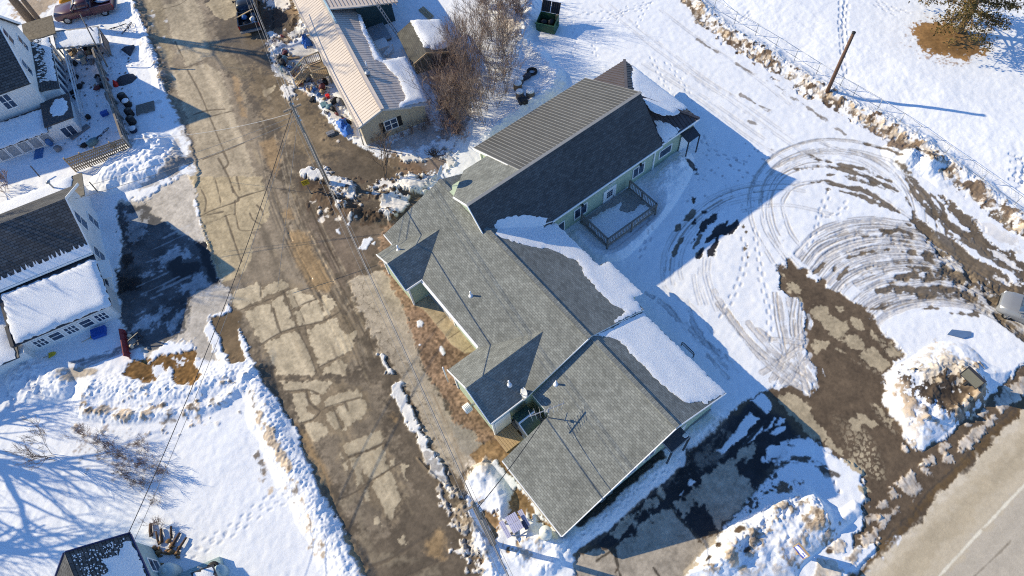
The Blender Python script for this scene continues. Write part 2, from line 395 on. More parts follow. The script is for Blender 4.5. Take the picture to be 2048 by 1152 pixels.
for p in [((245, 705), (262, 668), (330, 648), (400, 622), (432, 640), (440, 705), (428, 722), (340, 760), (308, 775), (268, 770)),
          ((330, 790), (430, 745), (478, 742), (508, 850), (540, 912), (430, 985), (400, 930), (360, 860)),
          ((440, 645), (500, 610), (560, 590), (592, 632), (560, 662), (500, 690), (442, 702)),
          ((482, 745), (500, 702), (560, 692), (572, 745), (618, 840), (636, 880), (552, 915), (522, 860), (508, 790)),
          ((578, 670), (640, 655), (690, 690), (742, 712), (690, 742), (640, 768), (612, 778), (592, 730)),
          ((622, 795), (690, 752), (758, 722), (792, 762), (810, 815), (798, 848), (700, 868), (652, 880)),
          ((798, 762), (802, 700), (850, 720), (872, 750), (832, 798), (812, 810)),
          ((450, 992), (550, 932), (640, 902), (695, 1000), (738, 1100), (748, 1165), (520, 1165), (490, 1060)),
          ((690, 902), (830, 842), (872, 830), (930, 930), (990, 905), (995, 950), (970, 1020), (910, 1050), (780, 1118), (760, 1080), (722, 960)),
          ((790, 1142), (910, 1068), (950, 1110), (932, 1165), (800, 1165))]:
    slab(CA(*p))
for p in [((250, -14), (560, -14), (520, 30), (500, 58), (470, 50), (420, 60), (400, 36), (300, 42), (258, 28)),
          ((305, 62), (390, 45), (408, 110), (402, 170), (440, 190), (440, 215), (360, 237), (338, 190)), ((385, 250), (430, 230), (490, 225), (520, 260), (525, 310), (470, 345), (440, 335), (410, 290)),
          ((510, 108), (560, 70), (650, 38), (700, 45), (722, 80), (640, 108), (560, 128), (510, 134)), ((515, 180), (570, 150), (600, 230), (610, 270), (560, 262), (530, 230)),
          ((580, 145), (640, 117), (720, 87), (756, 120), (756, 170), (720, 210), (630, 267), (602, 200)), ((630, 372), (700, 330), (840, 285), (876, 320), (870, 343), (780, 388), (665, 433), (638, 410)),
          ((665, 447), (780, 402), (850, 372), (890, 480), (902, 508), (830, 550), (770, 577), (722, 470), (680, 470)), ((785, 592), (900, 522), (970, 690), (940, 740), (920, 800), (905, 826), (880, 810), (850, 740), (820, 660)),
          ((670, 480), (710, 470), (750, 590), (690, 637), (690, 560)), ((600, 420), (630, 450), (650, 540), (630, 520)), ((740, 630), (770, 625), (777, 700), (755, 702)), ((715, 700), (740, 720), (762, 766), (735, 756)),
          ((800, 780), (830, 800), (847, 850), (815, 832)), ((940, 930), (985, 910), (1002, 950), (960, 977)), ((900, 460), (927, 455), (927, 487), (903, 490)), ((975, 490), (1017, 480), (1010, 502), (985, 522), (1002, 580), (990, 572)),
          ((415, 65), (470, 60), (490, 110), (450, 130), (420, 100))]:
    slab(CB(*p), (.45, .37, .25))
for p in [((700, 700), (760, 900), (810, 1000), (790, 1030), (720, 960)), ((560, 690), (640, 690), (690, 640), (700, 700), (640, 760)), ((760, 1050), (900, 1010), (1080, 1060), (900, 1090)), ((1050, 1140), (1190, 1080), (1200, 1150), (1100, 1160))]:
    slab(CB(*p), (.235, .19, .13), soft=.3, st=.7)
# joints and cracks
for p in [((60, 220), (140, 180), (280, 130), (300, 105), (440, 62)), ((65, 268), (150, 245), (265, 205), (300, 300), (410, 295)), ((105, 210), (200, 190)), ((270, 125), (270, 205)), ((360, 200), (380, 240), (430, 270)), ((240, 0), (262, 60), (290, 105)),
          ((60, 40), (95, 120), (90, 190)), ((150, -10), (180, 110), (185, 150)), ((215, 215), (270, 380), (310, 490)), ((430, 985), (545, 915), (660, 880), (800, 845), (910, 785)), ((640, 880), (700, 1000), (745, 1110), (760, 1152)), ((690, 870), (700, 930)), ((625, 700), (650, 760), (690, 860)),
          ((305, 778), (430, 735), (540, 690), (600, 650)), ((425, 620), (425, 700)), ((560, 660), (620, 830), (650, 890)), ((610, 780), (690, 740), (760, 715)), ((500, 770), (530, 880), (550, 920)), ((770, 1125), (920, 1050)), ((400, 150), (430, 180), (440, 210))]:
    stroke(CA(*p), rnd.uniform(.07, .16), CRACK, st=.85, amp=.05, h=-.012, seed=len(p))
for p in [((240, 50), (400, 35), (470, 60)), ((320, 245), (440, 210), (520, 140), (720, 82)), ((400, 45), (420, 110), (480, 160)), ((655, 438), (790, 390), (880, 345)), ((550, 712), (690, 650), (780, 585), (960, 475)), ((740, 1110), (900, 1050), (1080, 940), (1190, 870)), ((1000, 1152), (1130, 1090), (1340, 990)), ((560, 140), (610, 270)), ((630, 110), (650, 160))]:
    stroke(CB(*p), rnd.uniform(.08, .15), CRACK, st=.85, amp=.05, h=-.012, seed=len(p))
for p in [((455, 415), (530, 400), (640, 355)), ((525, 420), (600, 560), (650, 680), (740, 900)), ((560, 690), (640, 665), (750, 655)), ((660, 700), (800, 665)), ((620, 955), (740, 910), (870, 855)), ((740, 910), (770, 980), (740, 1010)), ((710, 950), (770, 1060), (800, 1152)), ((820, 1060), (840, 1140)), ((380, 55), (470, 30), (520, 0)), ((450, 250), (500, 350))]:
    stroke(TR(*p), rnd.uniform(.09, .17), CRACK, st=.8, amp=.05, h=-.012, seed=len(p))
# wet streaks dragged along the slabs
for k in range(70):
    t = rnd.random(); x0 = rnd.uniform(420, 700); y0 = rnd.uniform(60, 1000)
    cx = 470 + (y0 - 100) * .33 + rnd.uniform(-75, 75); L = rnd.uniform(25, 75)
    stroke(PX((cx, y0), (cx + L * .2, y0 + L * .5), (cx + L * .42, y0 + L)), rnd.uniform(.06, .22), TAND if rnd.random() < .7 else MUDL, st=rnd.uniform(.3, .65), amp=.08, brk=.4, seed=k, soft=.15)
# puddles
for p in [CA((600, 320), (650, 300), (720, 340), (732, 420), (792, 500), (855, 632), (820, 662), (730, 650), (700, 600), (660, 550), (640, 480), (600, 400)), TR((960, 860), (1040, 820), (1080, 900), (1082, 1000), (1060, 1060), (1000, 1000)),
          CB((330, 240), (385, 270), (432, 370), (492, 480), (542, 600), (562, 720), (622, 840), (652, 930), (702, 1020), (748, 1100), (738, 1170), (708, 1060), (636, 920), (586, 780), (526, 660), (476, 540), (410, 430)), CB((885, 190), (930, 168), (965, 220), (930, 240)), CB((1110, 940), (1180, 880), (1222, 900), (1222, 1050), (1120, 1040)),
          TR((790, 430), (830, 470), (850, 600), (880, 700), (850, 700), (810, 560)), CA((560, 180), (600, 170), (620, 230), (570, 240))]:
    area(p, OCH, soft=.35, amp=.18, rough=.12, tex=.12, st=.9, low=.02)
# parking pad beside the building, alligator cracks along its edge
PADP = PX((701, 563), (733, 553), (757, 542), (777, 547), (792, 573), (812, 620), (829, 667), (849, 744), (872, 768), (893, 801), (909, 841), (948, 861), (969, 893), (948, 925), (915, 950), (893, 930), (870, 895), (847, 855), (827, 808), (805, 768), (773, 724), (757, 700), (733, 643), (713, 607))
_pc = G0(820, 740); PADX = -(X - _pc[0]) * math.cos(rad(22)) - (Y - _pc[1]) * math.sin(rad(22))
slp, mp, sp = area(PADP, PAD, soft=.2, amp=.3, rough=.9, tex=.16, flat=.03)
def cells(sl, size, seed):
    """distance between the two nearest scattered points: small along cell borders"""
    x = (X[sl] + .16 * NF[sl] + .1 * NM[sl]) / size; y = (Y[sl] + .16 * NX_[sl] * .6 + .12 * NLg[sl]) / size; ix = np.floor(x).astype(int); iy = np.floor(y).astype(int)
    f1 = np.full(x.shape, 9.0); f2 = np.full(x.shape, 9.0); L = _lat[seed % 8]; M = _lat[(seed + 3) % 8]
    for dx in (-1, 0, 1):
        for dy in (-1, 0, 1):
            a = (ix + dx) & 255; b = (iy + dy) & 255
            d = np.hypot(ix + dx + .1 + .8 * L[b, a] - x, iy + dy + .1 + .8 * M[b, a] - y)
            f2 = np.minimum(f2, np.maximum(f1, d)); f1 = np.minimum(f1, d)
    return f2 - f1
ck = cells(slp, .8, 1); edge = np.clip(1.15 - np.abs(sp - .6) / .9, 0, 1) * np.clip((PADX[slp] + .2) * 3, 0, 1)
paint(slp, (mp * np.clip((.07 - ck) / .06, 0, 1) * np.clip(edge + .12, 0, 1) * np.clip(sp * 6, 0, 1) * .75).astype(np.float32), CRACK)
for p in [((1240, 220), (1330, 430), (1390, 490)), ((1160, 60), (1300, 400), (1340, 520))]: stroke(CB(*p), .1, (.25, .19, .13), st=.7, brk=.3)
area(CB((1250, 230), (1300, 220), (1400, 280), (1465, 375), (1400, 460), (1330, 400)), (.30, .265, .215), soft=.2, amp=.15, tex=.1)
# leaf-strewn strip along the wall, concrete walk
LEAFP = PX((785, 430), (765, 475), (762, 520), (777, 550), (797, 590), (818, 640), (826, 667), (842, 715), (858, 755), (888, 800), (907, 842), (950, 864), (968, 890), (950, 922), (1005, 912), (1045, 880), (1050, 840), (1000, 770), (1000, 720), (960, 685), (900, 635), (850, 600), (830, 560), (800, 500), (800, 440))
sl_, m_, _s = area(LEAFP, LEAF, soft=.15, amp=.3, rough=.95, tex=.35, flat=.05)
COL[sl_] *= (1 + m_ * .55 * np.clip(vn(X[sl_], Y[sl_], .13, 3), -1, 1))[..., None]; HT[sl_] += m_ * .02 * NF[sl_]
area(C8((425, 632), (565, 530), (1050, 1020), (1075, 1060), (920, 1095), (860, 1060), (780, 1000), (730, 930), (650, 830), (560, 720), (500, 660)), (.38, .305, .195), soft=.06, amp=.03, rough=.9, tex=.12, flat=.09)
for p in [((640, 810), (735, 738)), ((750, 955), (860, 880)), ((905, 1070), (985, 1010))]: stroke(C8(*p), .06, (.16, .12, .08), amp=0, sm=False)
for p in [((870, 1000), (930, 985), (1000, 1010), (960, 1060), (900, 1050)), ((1000, 880), (1080, 830), (1120, 900), (1050, 960))]: pass
for p in [C8((455, 790), (480, 770), (515, 800), (500, 835), (465, 830)), C8((655, 1050), (680, 1030), (740, 1080), (710, 1105)), C8((470, 1010), (490, 1005), (488, 1022)), CA((865, 295), (895, 290), (902, 325), (880, 320)), CA((1015, 410), (1040, 350), (1085, 338), (1092, 360), (1058, 415), (1035, 420)), CA((1090, 380), (1110, 372), (1105, 392)), CA((945, 265), (960, 255), (955, 275))]:
    area(p, SNOWC, soft=.06, amp=.1, tex=.03, low=-.04)
# snow strip between road and pad
for p in [CB((900, 0), (970, -10), (1010, 110), (1052, 200), (1102, 300), (1152, 420), (1252, 540), (1252, 600), (1302, 690), (1280, 702), (1200, 590), (1148, 530), (1088, 400), (1048, 300), (958, 180)), CA((1140, 1048), (1170, 1055), (1225, 1165), (1182, 1165), (1150, 1090))]:
    sl_, m_, _s = area(p, (.72, .70, .67), soft=.08, amp=.22, tex=.14); HT[sl_] += m_ * (.14 + .06 * NM[sl_])
for p in [((1010, 60), (1060, 180), (1110, 290), (1180, 420), (1260, 560)), ((1290, 640), (1340, 760), (1380, 900), (1400, 1050))]: stroke(CB(*p), .12, DARKD, brk=.5, amp=.12, seed=4)
for k in range(60):
    t = rnd.random(); q = CB((1250 + 160 * t + rnd.uniform(-60, 60), 600 + 560 * t + rnd.uniform(-30, 30)))[0]; r = rnd.uniform(3, 11)
    sl_, m_, _s = area(PX((q[0] - r, q[1]), (q[0], q[1] - r * .7), (q[0] + r, q[1] + 2), (q[0] + 2, q[1] + r * .9)), (.66, .62, .57), soft=.06, amp=.2, tex=.25); HT[sl_] += m_ * .07
# dirt, tufts and rotten snow by the street sign
area(CA((690, 0), (800, 10), (900, 100), (1100, 190), (1200, 150), (1330, 60), (1250, 190), (1160, 265), (1000, 250), (850, 190), (740, 110)), DARKD, soft=.3, amp=.5, tex=.6, rough=.95)
area(T2((560, 1060), (700, 1040), (760, 1120), (720, 1152), (600, 1152)), DARKD, soft=.3, amp=.4, tex=.5)
for p in [CA((790, -10), (930, -20), (1000, 60), (1010, 130), (960, 120), (900, 100), (850, 80)), CA((1050, 60), (1140, 0), (1470, -20), (1400, 90), (1290, 60), (1200, 80), (1130, 50)), CA((1130, 140), (1200, 80), (1310, 100), (1300, 180), (1230, 240), (1170, 250), (1150, 200)), T2((600, 1040), (700, 1010), (760, 1020), (830, 1060), (940, 1140), (870, 1160), (780, 1100), (690, 1080)), CA((890, 150), (930, 150), (940, 180), (900, 180))]:
    sl_, m_, _s = area(p, (.74, .71, .67), soft=.1, amp=.35, tex=.18); HT[sl_] += m_ * (.16 + .08 * NM[sl_])
sl_, f_ = ridge(CA((740, 60), (850, 120), (960, 190), (1080, 210), (1170, 220), (1260, 190)), .9, .45, .5, seed=2)
ridge(CA((1130, 110), (1250, 90), (1380, 60)), .8, .3, .5, seed=3)
area(T2((1060, 930), (1200, 930), (1330, 990), (1400, 1060), (1200, 1080), (1080, 1010)), (.17, .125, .082), soft=.4, amp=.5, tex=.5)
for k in range(140):
    q = CA((rnd.uniform(700, 1300), rnd.uniform(-20, 250)))[0]; r = rnd.uniform(1.5, 6)
    sl_, m_, _s = area(PX((q[0] - r, q[1]), (q[0], q[1] - r * .6), (q[0] + r, q[1]), (q[0], q[1] + r * .8)), DARKD if rnd.random() < .6 else (.62, .56, .48), soft=.06, amp=.2, tex=.3); HT[sl_] += m_ * rnd.uniform(-.03, .09)

# ---- driveway of the white house
area(M1((700, 190), (880, 175), (1000, 90), (1110, 30), (1160, 80), (1200, 330), (1240, 440), (1330, 690), (1400, 740), (1350, 850), (1260, 880), (1250, 960), (1330, 1160), (1180, 1160), (1150, 1020), (960, 1040), (900, 1120), (760, 1040), (720, 880), (700, 640), (735, 480), (705, 330)), ICE, soft=.2, amp=.3, rough=.7, tex=.2, flat=.04)
sl_, m_, _s = area(M1((700, 200), (800, 215), (880, 190), (930, 270), (1040, 360), (1130, 410), (1240, 450), (1255, 480), (1320, 690), (1160, 750), (1120, 960), (990, 1040), (900, 1080), (770, 1000), (725, 880), (700, 640), (740, 470), (706, 330)), (.085, .083, .085), soft=.15, amp=.25, rough=.5, tex=.6, flat=.02)
for p in [((750, 270), (830, 245), (885, 300), (890, 380), (800, 440), (755, 430)), ((1080, 700), (1190, 610), (1290, 660), (1310, 690), (1160, 745), (1090, 760)), ((800, 950), (860, 890), (1010, 810), (1060, 840), (960, 910), (850, 970)), ((930, 540), (1060, 470), (1180, 500), (1190, 520), (1060, 530), (990, 570)), ((850, 640), (920, 600), (930, 620)), ((1000, 900), (1110, 830), (1120, 900), (1010, 990))]:
    area(M1(*p), (.40, .41, .43), soft=.35, amp=.5, tex=.4, st=.75)
for p in [((1000, 560), (1080, 520), (1090, 560), (1190, 540), (1200, 610), (1130, 640), (1110, 680), (1060, 670), (1030, 630)), ((730, 510), (790, 500), (800, 560), (745, 600)), ((1170, 430), (1240, 440), (1320, 680), (1270, 690), (1220, 560)), ((705, 630), (850, 650), (860, 720), (720, 740))]:
    area(M1(*p), (.022, .021, .022), soft=.12, amp=.2, tex=.2, rough=.2)
for k in range(16):
    y = rnd.uniform(420, 1000); x = rnd.uniform(740, 1050)
    stroke(M1((x, y), (x + 120, y - 55), (x + 230, y - 110)), rnd.uniform(.08, .2), (.42, .42, .43), st=.5, brk=.5, seed=k)
for p in [((630, 90), (700, 40), (770, 60), (830, 30), (1000, 0), (992, 60), (1042, 130), (1000, 187), (900, 182), (872, 110), (800, 162), (740, 176), (690, 150), (640, 140))]:
    sl_, m_, _s = area(CL(*p), GRASS, soft=.12, amp=.25, tex=.4, rough=.95, flat=.02); COL[sl_] *= (1 + m_ * .5 * vn(X[sl_], Y[sl_], .15, 5))[..., None]
area(CA((120, 820), (200, 808), (262, 780), (322, 800), (290, 900), (310, 1020), (332, 1090), (250, 1122), (220, 1040), (160, 930), (130, 880)), (.14, .095, .052), soft=.12, amp=.15, tex=.25, flat=0)
for p in [((770, 80), (850, 70), (870, 130), (810, 150), (760, 130)), ((885, 50), (935, 35), (940, 80), (890, 95))]: area(CL(*p), SNOWC, soft=.1, amp=.3, tex=.05)
area(CL((320, 130), (400, 80), (500, 100), (500, 130), (420, 150), (330, 165)), (.42, .36, .29), soft=.3, amp=.3, tex=.2)
for k in range(14):
    x = rnd.uniform(-40, 60)
    stroke(CL((390 + x, 70 + x * .2), (520 + x, 30), (660 + x, -20)), rnd.uniform(.1, .25), (.20, .20, .21), st=.6, brk=.4, seed=k, h=-.02)

# ---- lower-left yard banks
ridge(PX((512, 728), (514, 765), (534, 820), (560, 885), (588, 940), (615, 990), (650, 1058), (690, 1130), (725, 1200)), 1.25, .40, .22, seed=1, sharp=.8)
ridge(PX((150, 780), (250, 775), (340, 785), (420, 765), (500, 735)), 1.7, .38, .3, seed=5)
ridge(PX((165, 822), (250, 835), (337, 828), (420, 815), (470, 788), (512, 735)), .6, .30, .5, seed=7)
for p, w in [(PX((165, 815), (230, 830), (337, 826), (400, 815), (440, 800)), .55), (PX((320, 845), (370, 842), (410, 840)), .5), (PX((502, 790), (525, 830), (555, 890), (580, 940)), .55), (PX((515, 915), (535, 960), (543, 975)), .5), (PX((585, 970), (600, 1010), (620, 1060), (640, 1110)), .5)]:
    stroke(p, w, DIRTS, st=.9, amp=.35, brk=.55, seed=int(w * 50), soft=.1, tex=.5); stroke(p, w * .6, DARKD, st=.8, amp=.3, brk=.72, seed=9, soft=.08, bl=.7)
for k in range(120):
    t = rnd.random(); x = 170 + 330 * t + rnd.uniform(-20, 20); y = 825 - 40 * max(0, t - .6) * 2.5 + rnd.uniform(-45, 50) ; r = rnd.uniform(1, 4)
    sl_, m_, _s = area(PX((x - r, y), (x, y - r * .6), (x + r, y), (x, y + r * .7)), rnd.choice([DIRTS, DARKD, (.6, .55, .5)]), soft=.08, amp=.15, tex=.3, st=.7); HT[sl_] += m_ * .06
mound(PX((20, 720), (90, 715), (140, 740), (150, 790), (90, 810), (20, 790)), .5, 1.2, .4)
def trail(pts, step=.42, side=.14, r=.11, h=-.07, col=(.62, .63, .66), world=False):
    q = smooth_line(wd(pts), 6); acc = 0; k = 0
    for i in range(len(q) - 1):
        e = q[i + 1] - q[i]; L = np.hypot(*e)
        if L < 1e-6: continue
        e = e / L; nrm = np.array([-e[1], e[0]]); t = step - acc
        while t < L:
            c = q[i] + e * t + nrm * side * (1 if k % 2 else -1) + np.array([rnd.uniform(-.05, .05), rnd.uniform(-.05, .05)]); k += 1
            stroke([c - e * r * .8, c + e * r * .8], r * 1.3, col, st=.55, amp=.03, h=h, world=True, sm=False, soft=.08)
            t += step
        acc = (acc + L) % step
trail(PX((600, 985), (560, 985), (520, 1010), (470, 1050), (400, 1090), (350, 1110)))
trail(PX((595, 1000), (540, 1015), (480, 1060), (410, 1100), (360, 1125)))
trail(PX((30, 830), (20, 790), (40, 760), (60, 740), (60, 700)), r=.16); trail(PX((10, 760), (30, 740), (90, 735)), r=.2, h=-.12); trail(PX((70, 745), (75, 775), (90, 790)), r=.25, h=-.15)
for k in range(260):
    x = rnd.uniform(150, 330); y = 905 + (x - 240) * .25 + rnd.gauss(0, 22); r = rnd.uniform(.8, 2.6)
    area(PX((x - r, y), (x, y - r), (x + r, y), (x, y + r)), (.20, .15, .12), soft=.1, amp=.1, tex=.3, st=.6)

# ---- yards on the upper left
area(T1((1060, 800), (1120, 930), (1165, 960), (1090, 1030), (1000, 1060), (1010, 960)), (.55, .52, .49), soft=.3, amp=.4)
mound(T1((540, 1110), (600, 1010), (720, 900), (830, 815), (980, 800), (1040, 830), (1100, 930), (1160, 960), (1060, 1035), (880, 1120), (720, 1165), (600, 1180)), .85, 2.1, .3)
ridge(T1((700, 920), (820, 870), (960, 860), (1060, 960), (1120, 970)), .8, .25, .6, seed=3)
ridge(T1((800, 0), (840, 90), (880, 190), (910, 300), (960, 420), (1000, 550)), 1.0, .4, .6, seed=4)
area(T1((1060, 960), (1150, 940), (1165, 970), (1050, 1050), (900, 1120), (860, 1130), (960, 1060)), DARKD, soft=.25, amp=.4, tex=.4, st=.6)
for k in range(240):
    x = rnd.uniform(380, 1000); y = rnd.uniform(60, 900); r = rnd.uniform(2, 12)
    sl_, m_, _s = area(T1((x - r, y), (x, y - r), (x + r, y), (x, y + r)), rnd.choice([(.70, .70, .72), (.6, .6, .6), (.30, .27, .25)]), soft=.12, amp=.2, st=.5); HT[sl_] += m_ * rnd.uniform(-.06, .04)
area(T1((60, 20), (200, -10), (330, -10), (300, 60), (200, 130), (110, 110)), (.30, .20, .10), soft=.4, amp=.6, tex=.5, st=.85)
trail(T1((640, 410), (760, 385), (900, 350), (960, 340)), r=.12); trail(T1((640, 420), (780, 400), (940, 360)), r=.12)
area(T1((400, 420), (560, 420), (640, 470), (560, 520), (420, 560)), (.35, .34, .34), soft=.5, amp=.5, tex=.4, st=.5)

# ---- round the trailer
area(T2((420, 255), (560, 270), (660, 230), (700, 330), (760, 520), (800, 560), (620, 540), (540, 480), (430, 430)), (.60, .57, .53), soft=.2, amp=.35, tex=.2)
area(T2((380, 0), (540, 0), (600, 120), (640, 230), (500, 280), (420, 250), (390, 120)), (.19, .135, .085), soft=.3, amp=.5, tex=.6)
area(T2((385, 70), (470, 55), (560, 120), (540, 170), (430, 180), (390, 150)), (.055, .04, .03), soft=.3, amp=.3, tex=.3)
for p in [((380, 10), (480, 0), (550, 20), (520, 60), (400, 50)), ((410, 200), (450, 195), (470, 230), (430, 240)), ((540, 220), (600, 160), (640, 200), (560, 260)), ((420, 260), (480, 255), (540, 300), (440, 320)), ((500, 520), (560, 515), (570, 560), (530, 620), (495, 560))]:
    sl_, m_, _s = area(T2(*p), (.70, .67, .63), soft=.15, amp=.4, tex=.25); HT[sl_] += m_ * .12
sl_, m_, _s = area(T2((600, 530), (740, 540), (830, 620), (900, 720), (940, 830), (860, 790), (760, 680), (720, 600)), (.64, .61, .57), soft=.15, amp=.3, tex=.25); HT[sl_] += m_ * .1
for k in range(160):
    x = rnd.uniform(130, 940); y = rnd.uniform(100, 850)
    if abs(x - (480 + (y - 300) * .75)) > 150: continue
    r = rnd.uniform(1.5, 7)
    sl_, m_, _s = area(T2((x - r, y), (x, y - r), (x + r, y), (x, y + r)), rnd.choice([(.6, .55, .5), DARKD, (.3, .22, .15)]), soft=.08, amp=.15, st=.8); HT[sl_] += m_ * .06
ridge(T2((540, 180), (600, 120), (640, 220)), .9, .5, .5, seed=8)
area(T2((980, 880), (1200, 830), (1300, 760), (1420, 740), (1450, 850), (1250, 900), (1100, 930)), (.20, .14, .10), soft=.5, amp=.7, tex=.6, st=.7)
for k in range(170):
    t = rnd.random(); x = 470 + 420 * t + rnd.gauss(0, 45); y = 360 + 430 * t + rnd.gauss(0, 40) - 60
    r = rnd.uniform(1.2, 6); sl_, m_, _s = area(T2((x - r, y), (x, y - r), (x + r, y), (x, y + r)), rnd.choice([(.03, .03, .035), (.08, .06, .05), (.30, .2, .13), (.05, .1, .25), (.4, .36, .3), (.25, .04, .04)]), soft=.06, amp=.1, tex=.3); HT[sl_] += m_ * rnd.uniform(.02, .16)
for k in range(230):
    x = rnd.uniform(380, 800); y = rnd.uniform(280, 900)
    r = rnd.uniform(1.2, 7) * rnd.uniform(.4, 1); sl_, m_, _s = area(T1((x - r, y), (x, y - r), (x + r, y), (x, y + r)), rnd.choice([(.03, .03, .035), (.06, .055, .05), (.10, .08, .07), (.22, .16, .11), (.10, .14, .22)]), soft=.06, amp=.12, tex=.3); HT[sl_] += m_ * rnd.uniform(.0, .12)
# thicket floor and the bank beside it
area(T3((150, 250), (330, 240), (430, 420), (440, 640), (360, 850), (260, 830), (200, 600), (150, 400)), (.22, .155, .125), soft=.7, amp=.9, tex=.7, st=.8)
ridge(T3((770, -40), (790, 60), (780, 150), (740, 230), (790, 300), (850, 380), (930, 460), (900, 560), (760, 640), (600, 760), (480, 850)), 1.0, .5, .35, seed=6)
ridge(T3((600, 60), (700, 160), (690, 300), (640, 420)), 1.4, .4, .4, seed=2)
area(T3((600, 140), (700, 130), (760, 130), (690, 240), (610, 340), (580, 300)), (.46, .37, .28), soft=.5, amp=.6, tex=.4, st=.7)
area(T3((280, 880), (330, 940), (310, 1010), (200, 1050), (60, 1060), (0, 1000), (0, 950), (130, 960), (230, 930)), (.17, .11, .07), soft=.2, amp=.5, tex=.6, st=.9)
for p in [((0, 1060), (160, 1060), (240, 1100), (150, 1152), (0, 1152)), ((0, 940), (90, 945), (160, 970), (60, 980), (0, 965)), ((280, 890), (330, 940), (330, 1000), (290, 1050), (260, 1000))]:
    sl_, m_, _s = area(T3(*p), (.72, .69, .64), soft=.1, amp=.4, tex=.2); HT[sl_] += m_ * .15
area(T3((340, 900), (440, 880), (490, 1000), (330, 1050), (330, 960)), SNOWC, soft=.15, amp=.2)
# ---- parking lot: long tracks from the far end, footprints, snow banks
TRK = (.40, .385, .375); TRD = (.17, .135, .10)
LOTP = PX((1100, -60), (1380, -60), (1450, 55), (1600, 150), (1720, 215), (1850, 290), (1960, 385), (2100, 500), (2100, 640), (1990, 640), (1880, 640), (1770, 720), (1640, 1000), (1560, 940), (1420, 1110), (1240, 1160), (1150, 1160), (1130, 1070), (1350, 880), (1440, 790), (1200, 560), (1150, 460), (1390, 290), (1390, 210), (1290, 110), (1150, 130))
sl_, s_ = sd(LOTP, .5); m_ = np.clip(s_ / 1.2, 0, 1)
HT[sl_] = HT[sl_] * (1 - m_) + (base_z(X[sl_], Y[sl_]) + .06 + .018 * NM[sl_] + .02 * NLg[sl_]) * m_
def pair(pts, gap=.22, w=.10, st=.95, brk=.35, col=TRK, seed=0, h=-.02):
    q = smooth_line(wd(pts), 6); d = np.gradient(q, axis=0); d /= np.linalg.norm(d, axis=1)[:, None] + 1e-9
    nrm = np.stack([-d[:, 1], d[:, 0]], 1)
    for s in (-1, 1): stroke(q + nrm * gap / 2 * s, w, col, st=st, brk=brk, seed=seed + s, world=True, sm=False, h=h, amp=.035)
    stroke(q, gap, (.72, .72, .73), st=.5, world=True, sm=False, h=h * .6, amp=.03)
for i, p in enumerate([((1285, 128), (1401, 203), (1512, 286), (1600, 330)), ((1300, 128), (1420, 203), (1530, 280)), ((1348, 130), (1461, 203), (1587, 294), (1640, 320)), ((1362, 130), (1475, 200), (1600, 288)), ((1200, 10), (1300, 90), (1420, 180)), ((1215, 8), (1320, 90), (1440, 180)), ((1320, 20), (1400, 80), (1490, 140), (1580, 210))]):
    pair(PX(*p), st=.5, brk=.35, seed=i * 3)
for i, p in enumerate([((1395, 80), (1440, 110), (1500, 145)), ((1490, 138), (1510, 150)), ((1535, 165), (1580, 195), (1640, 235), (1690, 270)), ((1550, 171), (1600, 205), (1650, 240)), ((1480, 190), (1540, 225)), ((1497, 243), (1530, 258), (1545, 270)), ((1460, 190), (1485, 200))]):
    stroke(PX(*p), .22, TRD, brk=.5, amp=.15, st=.8, seed=i)
for p in [((1115, 130), (1120, 160), (1135, 200)), ((1140, 120), (1150, 90), (1140, 40)), ((1190, 120), (1185, 60)), ((1300, 110), (1330, 170), (1350, 200)), ((1330, 120), (1370, 175), (1380, 205)), ((1150, 30), (1210, 25), (1290, 20)), ((1160, 60), (1230, 30), (1300, 5)), ((1270, 60), (1290, 20), (1310, -10)), ((1230, 50), (1260, 10))]:
    trail(PX(*p), r=.1)
for p in [((1487, 470), (1490, 500), (1487, 540), (1470, 585), (1440, 640)), ((1510, 450), (1520, 540), (1530, 590), (1540, 640), (1536, 690)), ((1660, 380), (1640, 430), (1630, 470), (1615, 500)), ((1700, 400), (1670, 430), (1640, 430)), ((1270, 520), (1300, 470), (1290, 430)), ((1500, 330), (1420, 300), (1400, 270))]:
    trail(PX(*p), r=.13, col=(.42, .42, .45))
for x, y, r in [(1487, 455, 4), (1492, 464, 4), (1494, 492, 4), (1489, 498, 5), (1495, 515, 4), (1386, 400, 5), (1387, 404, 4), (1640, 480, 2)]:
    area(PX((x - r, y), (x, y - r), (x + r, y), (x, y + r)), MUD, soft=.06, amp=.1)
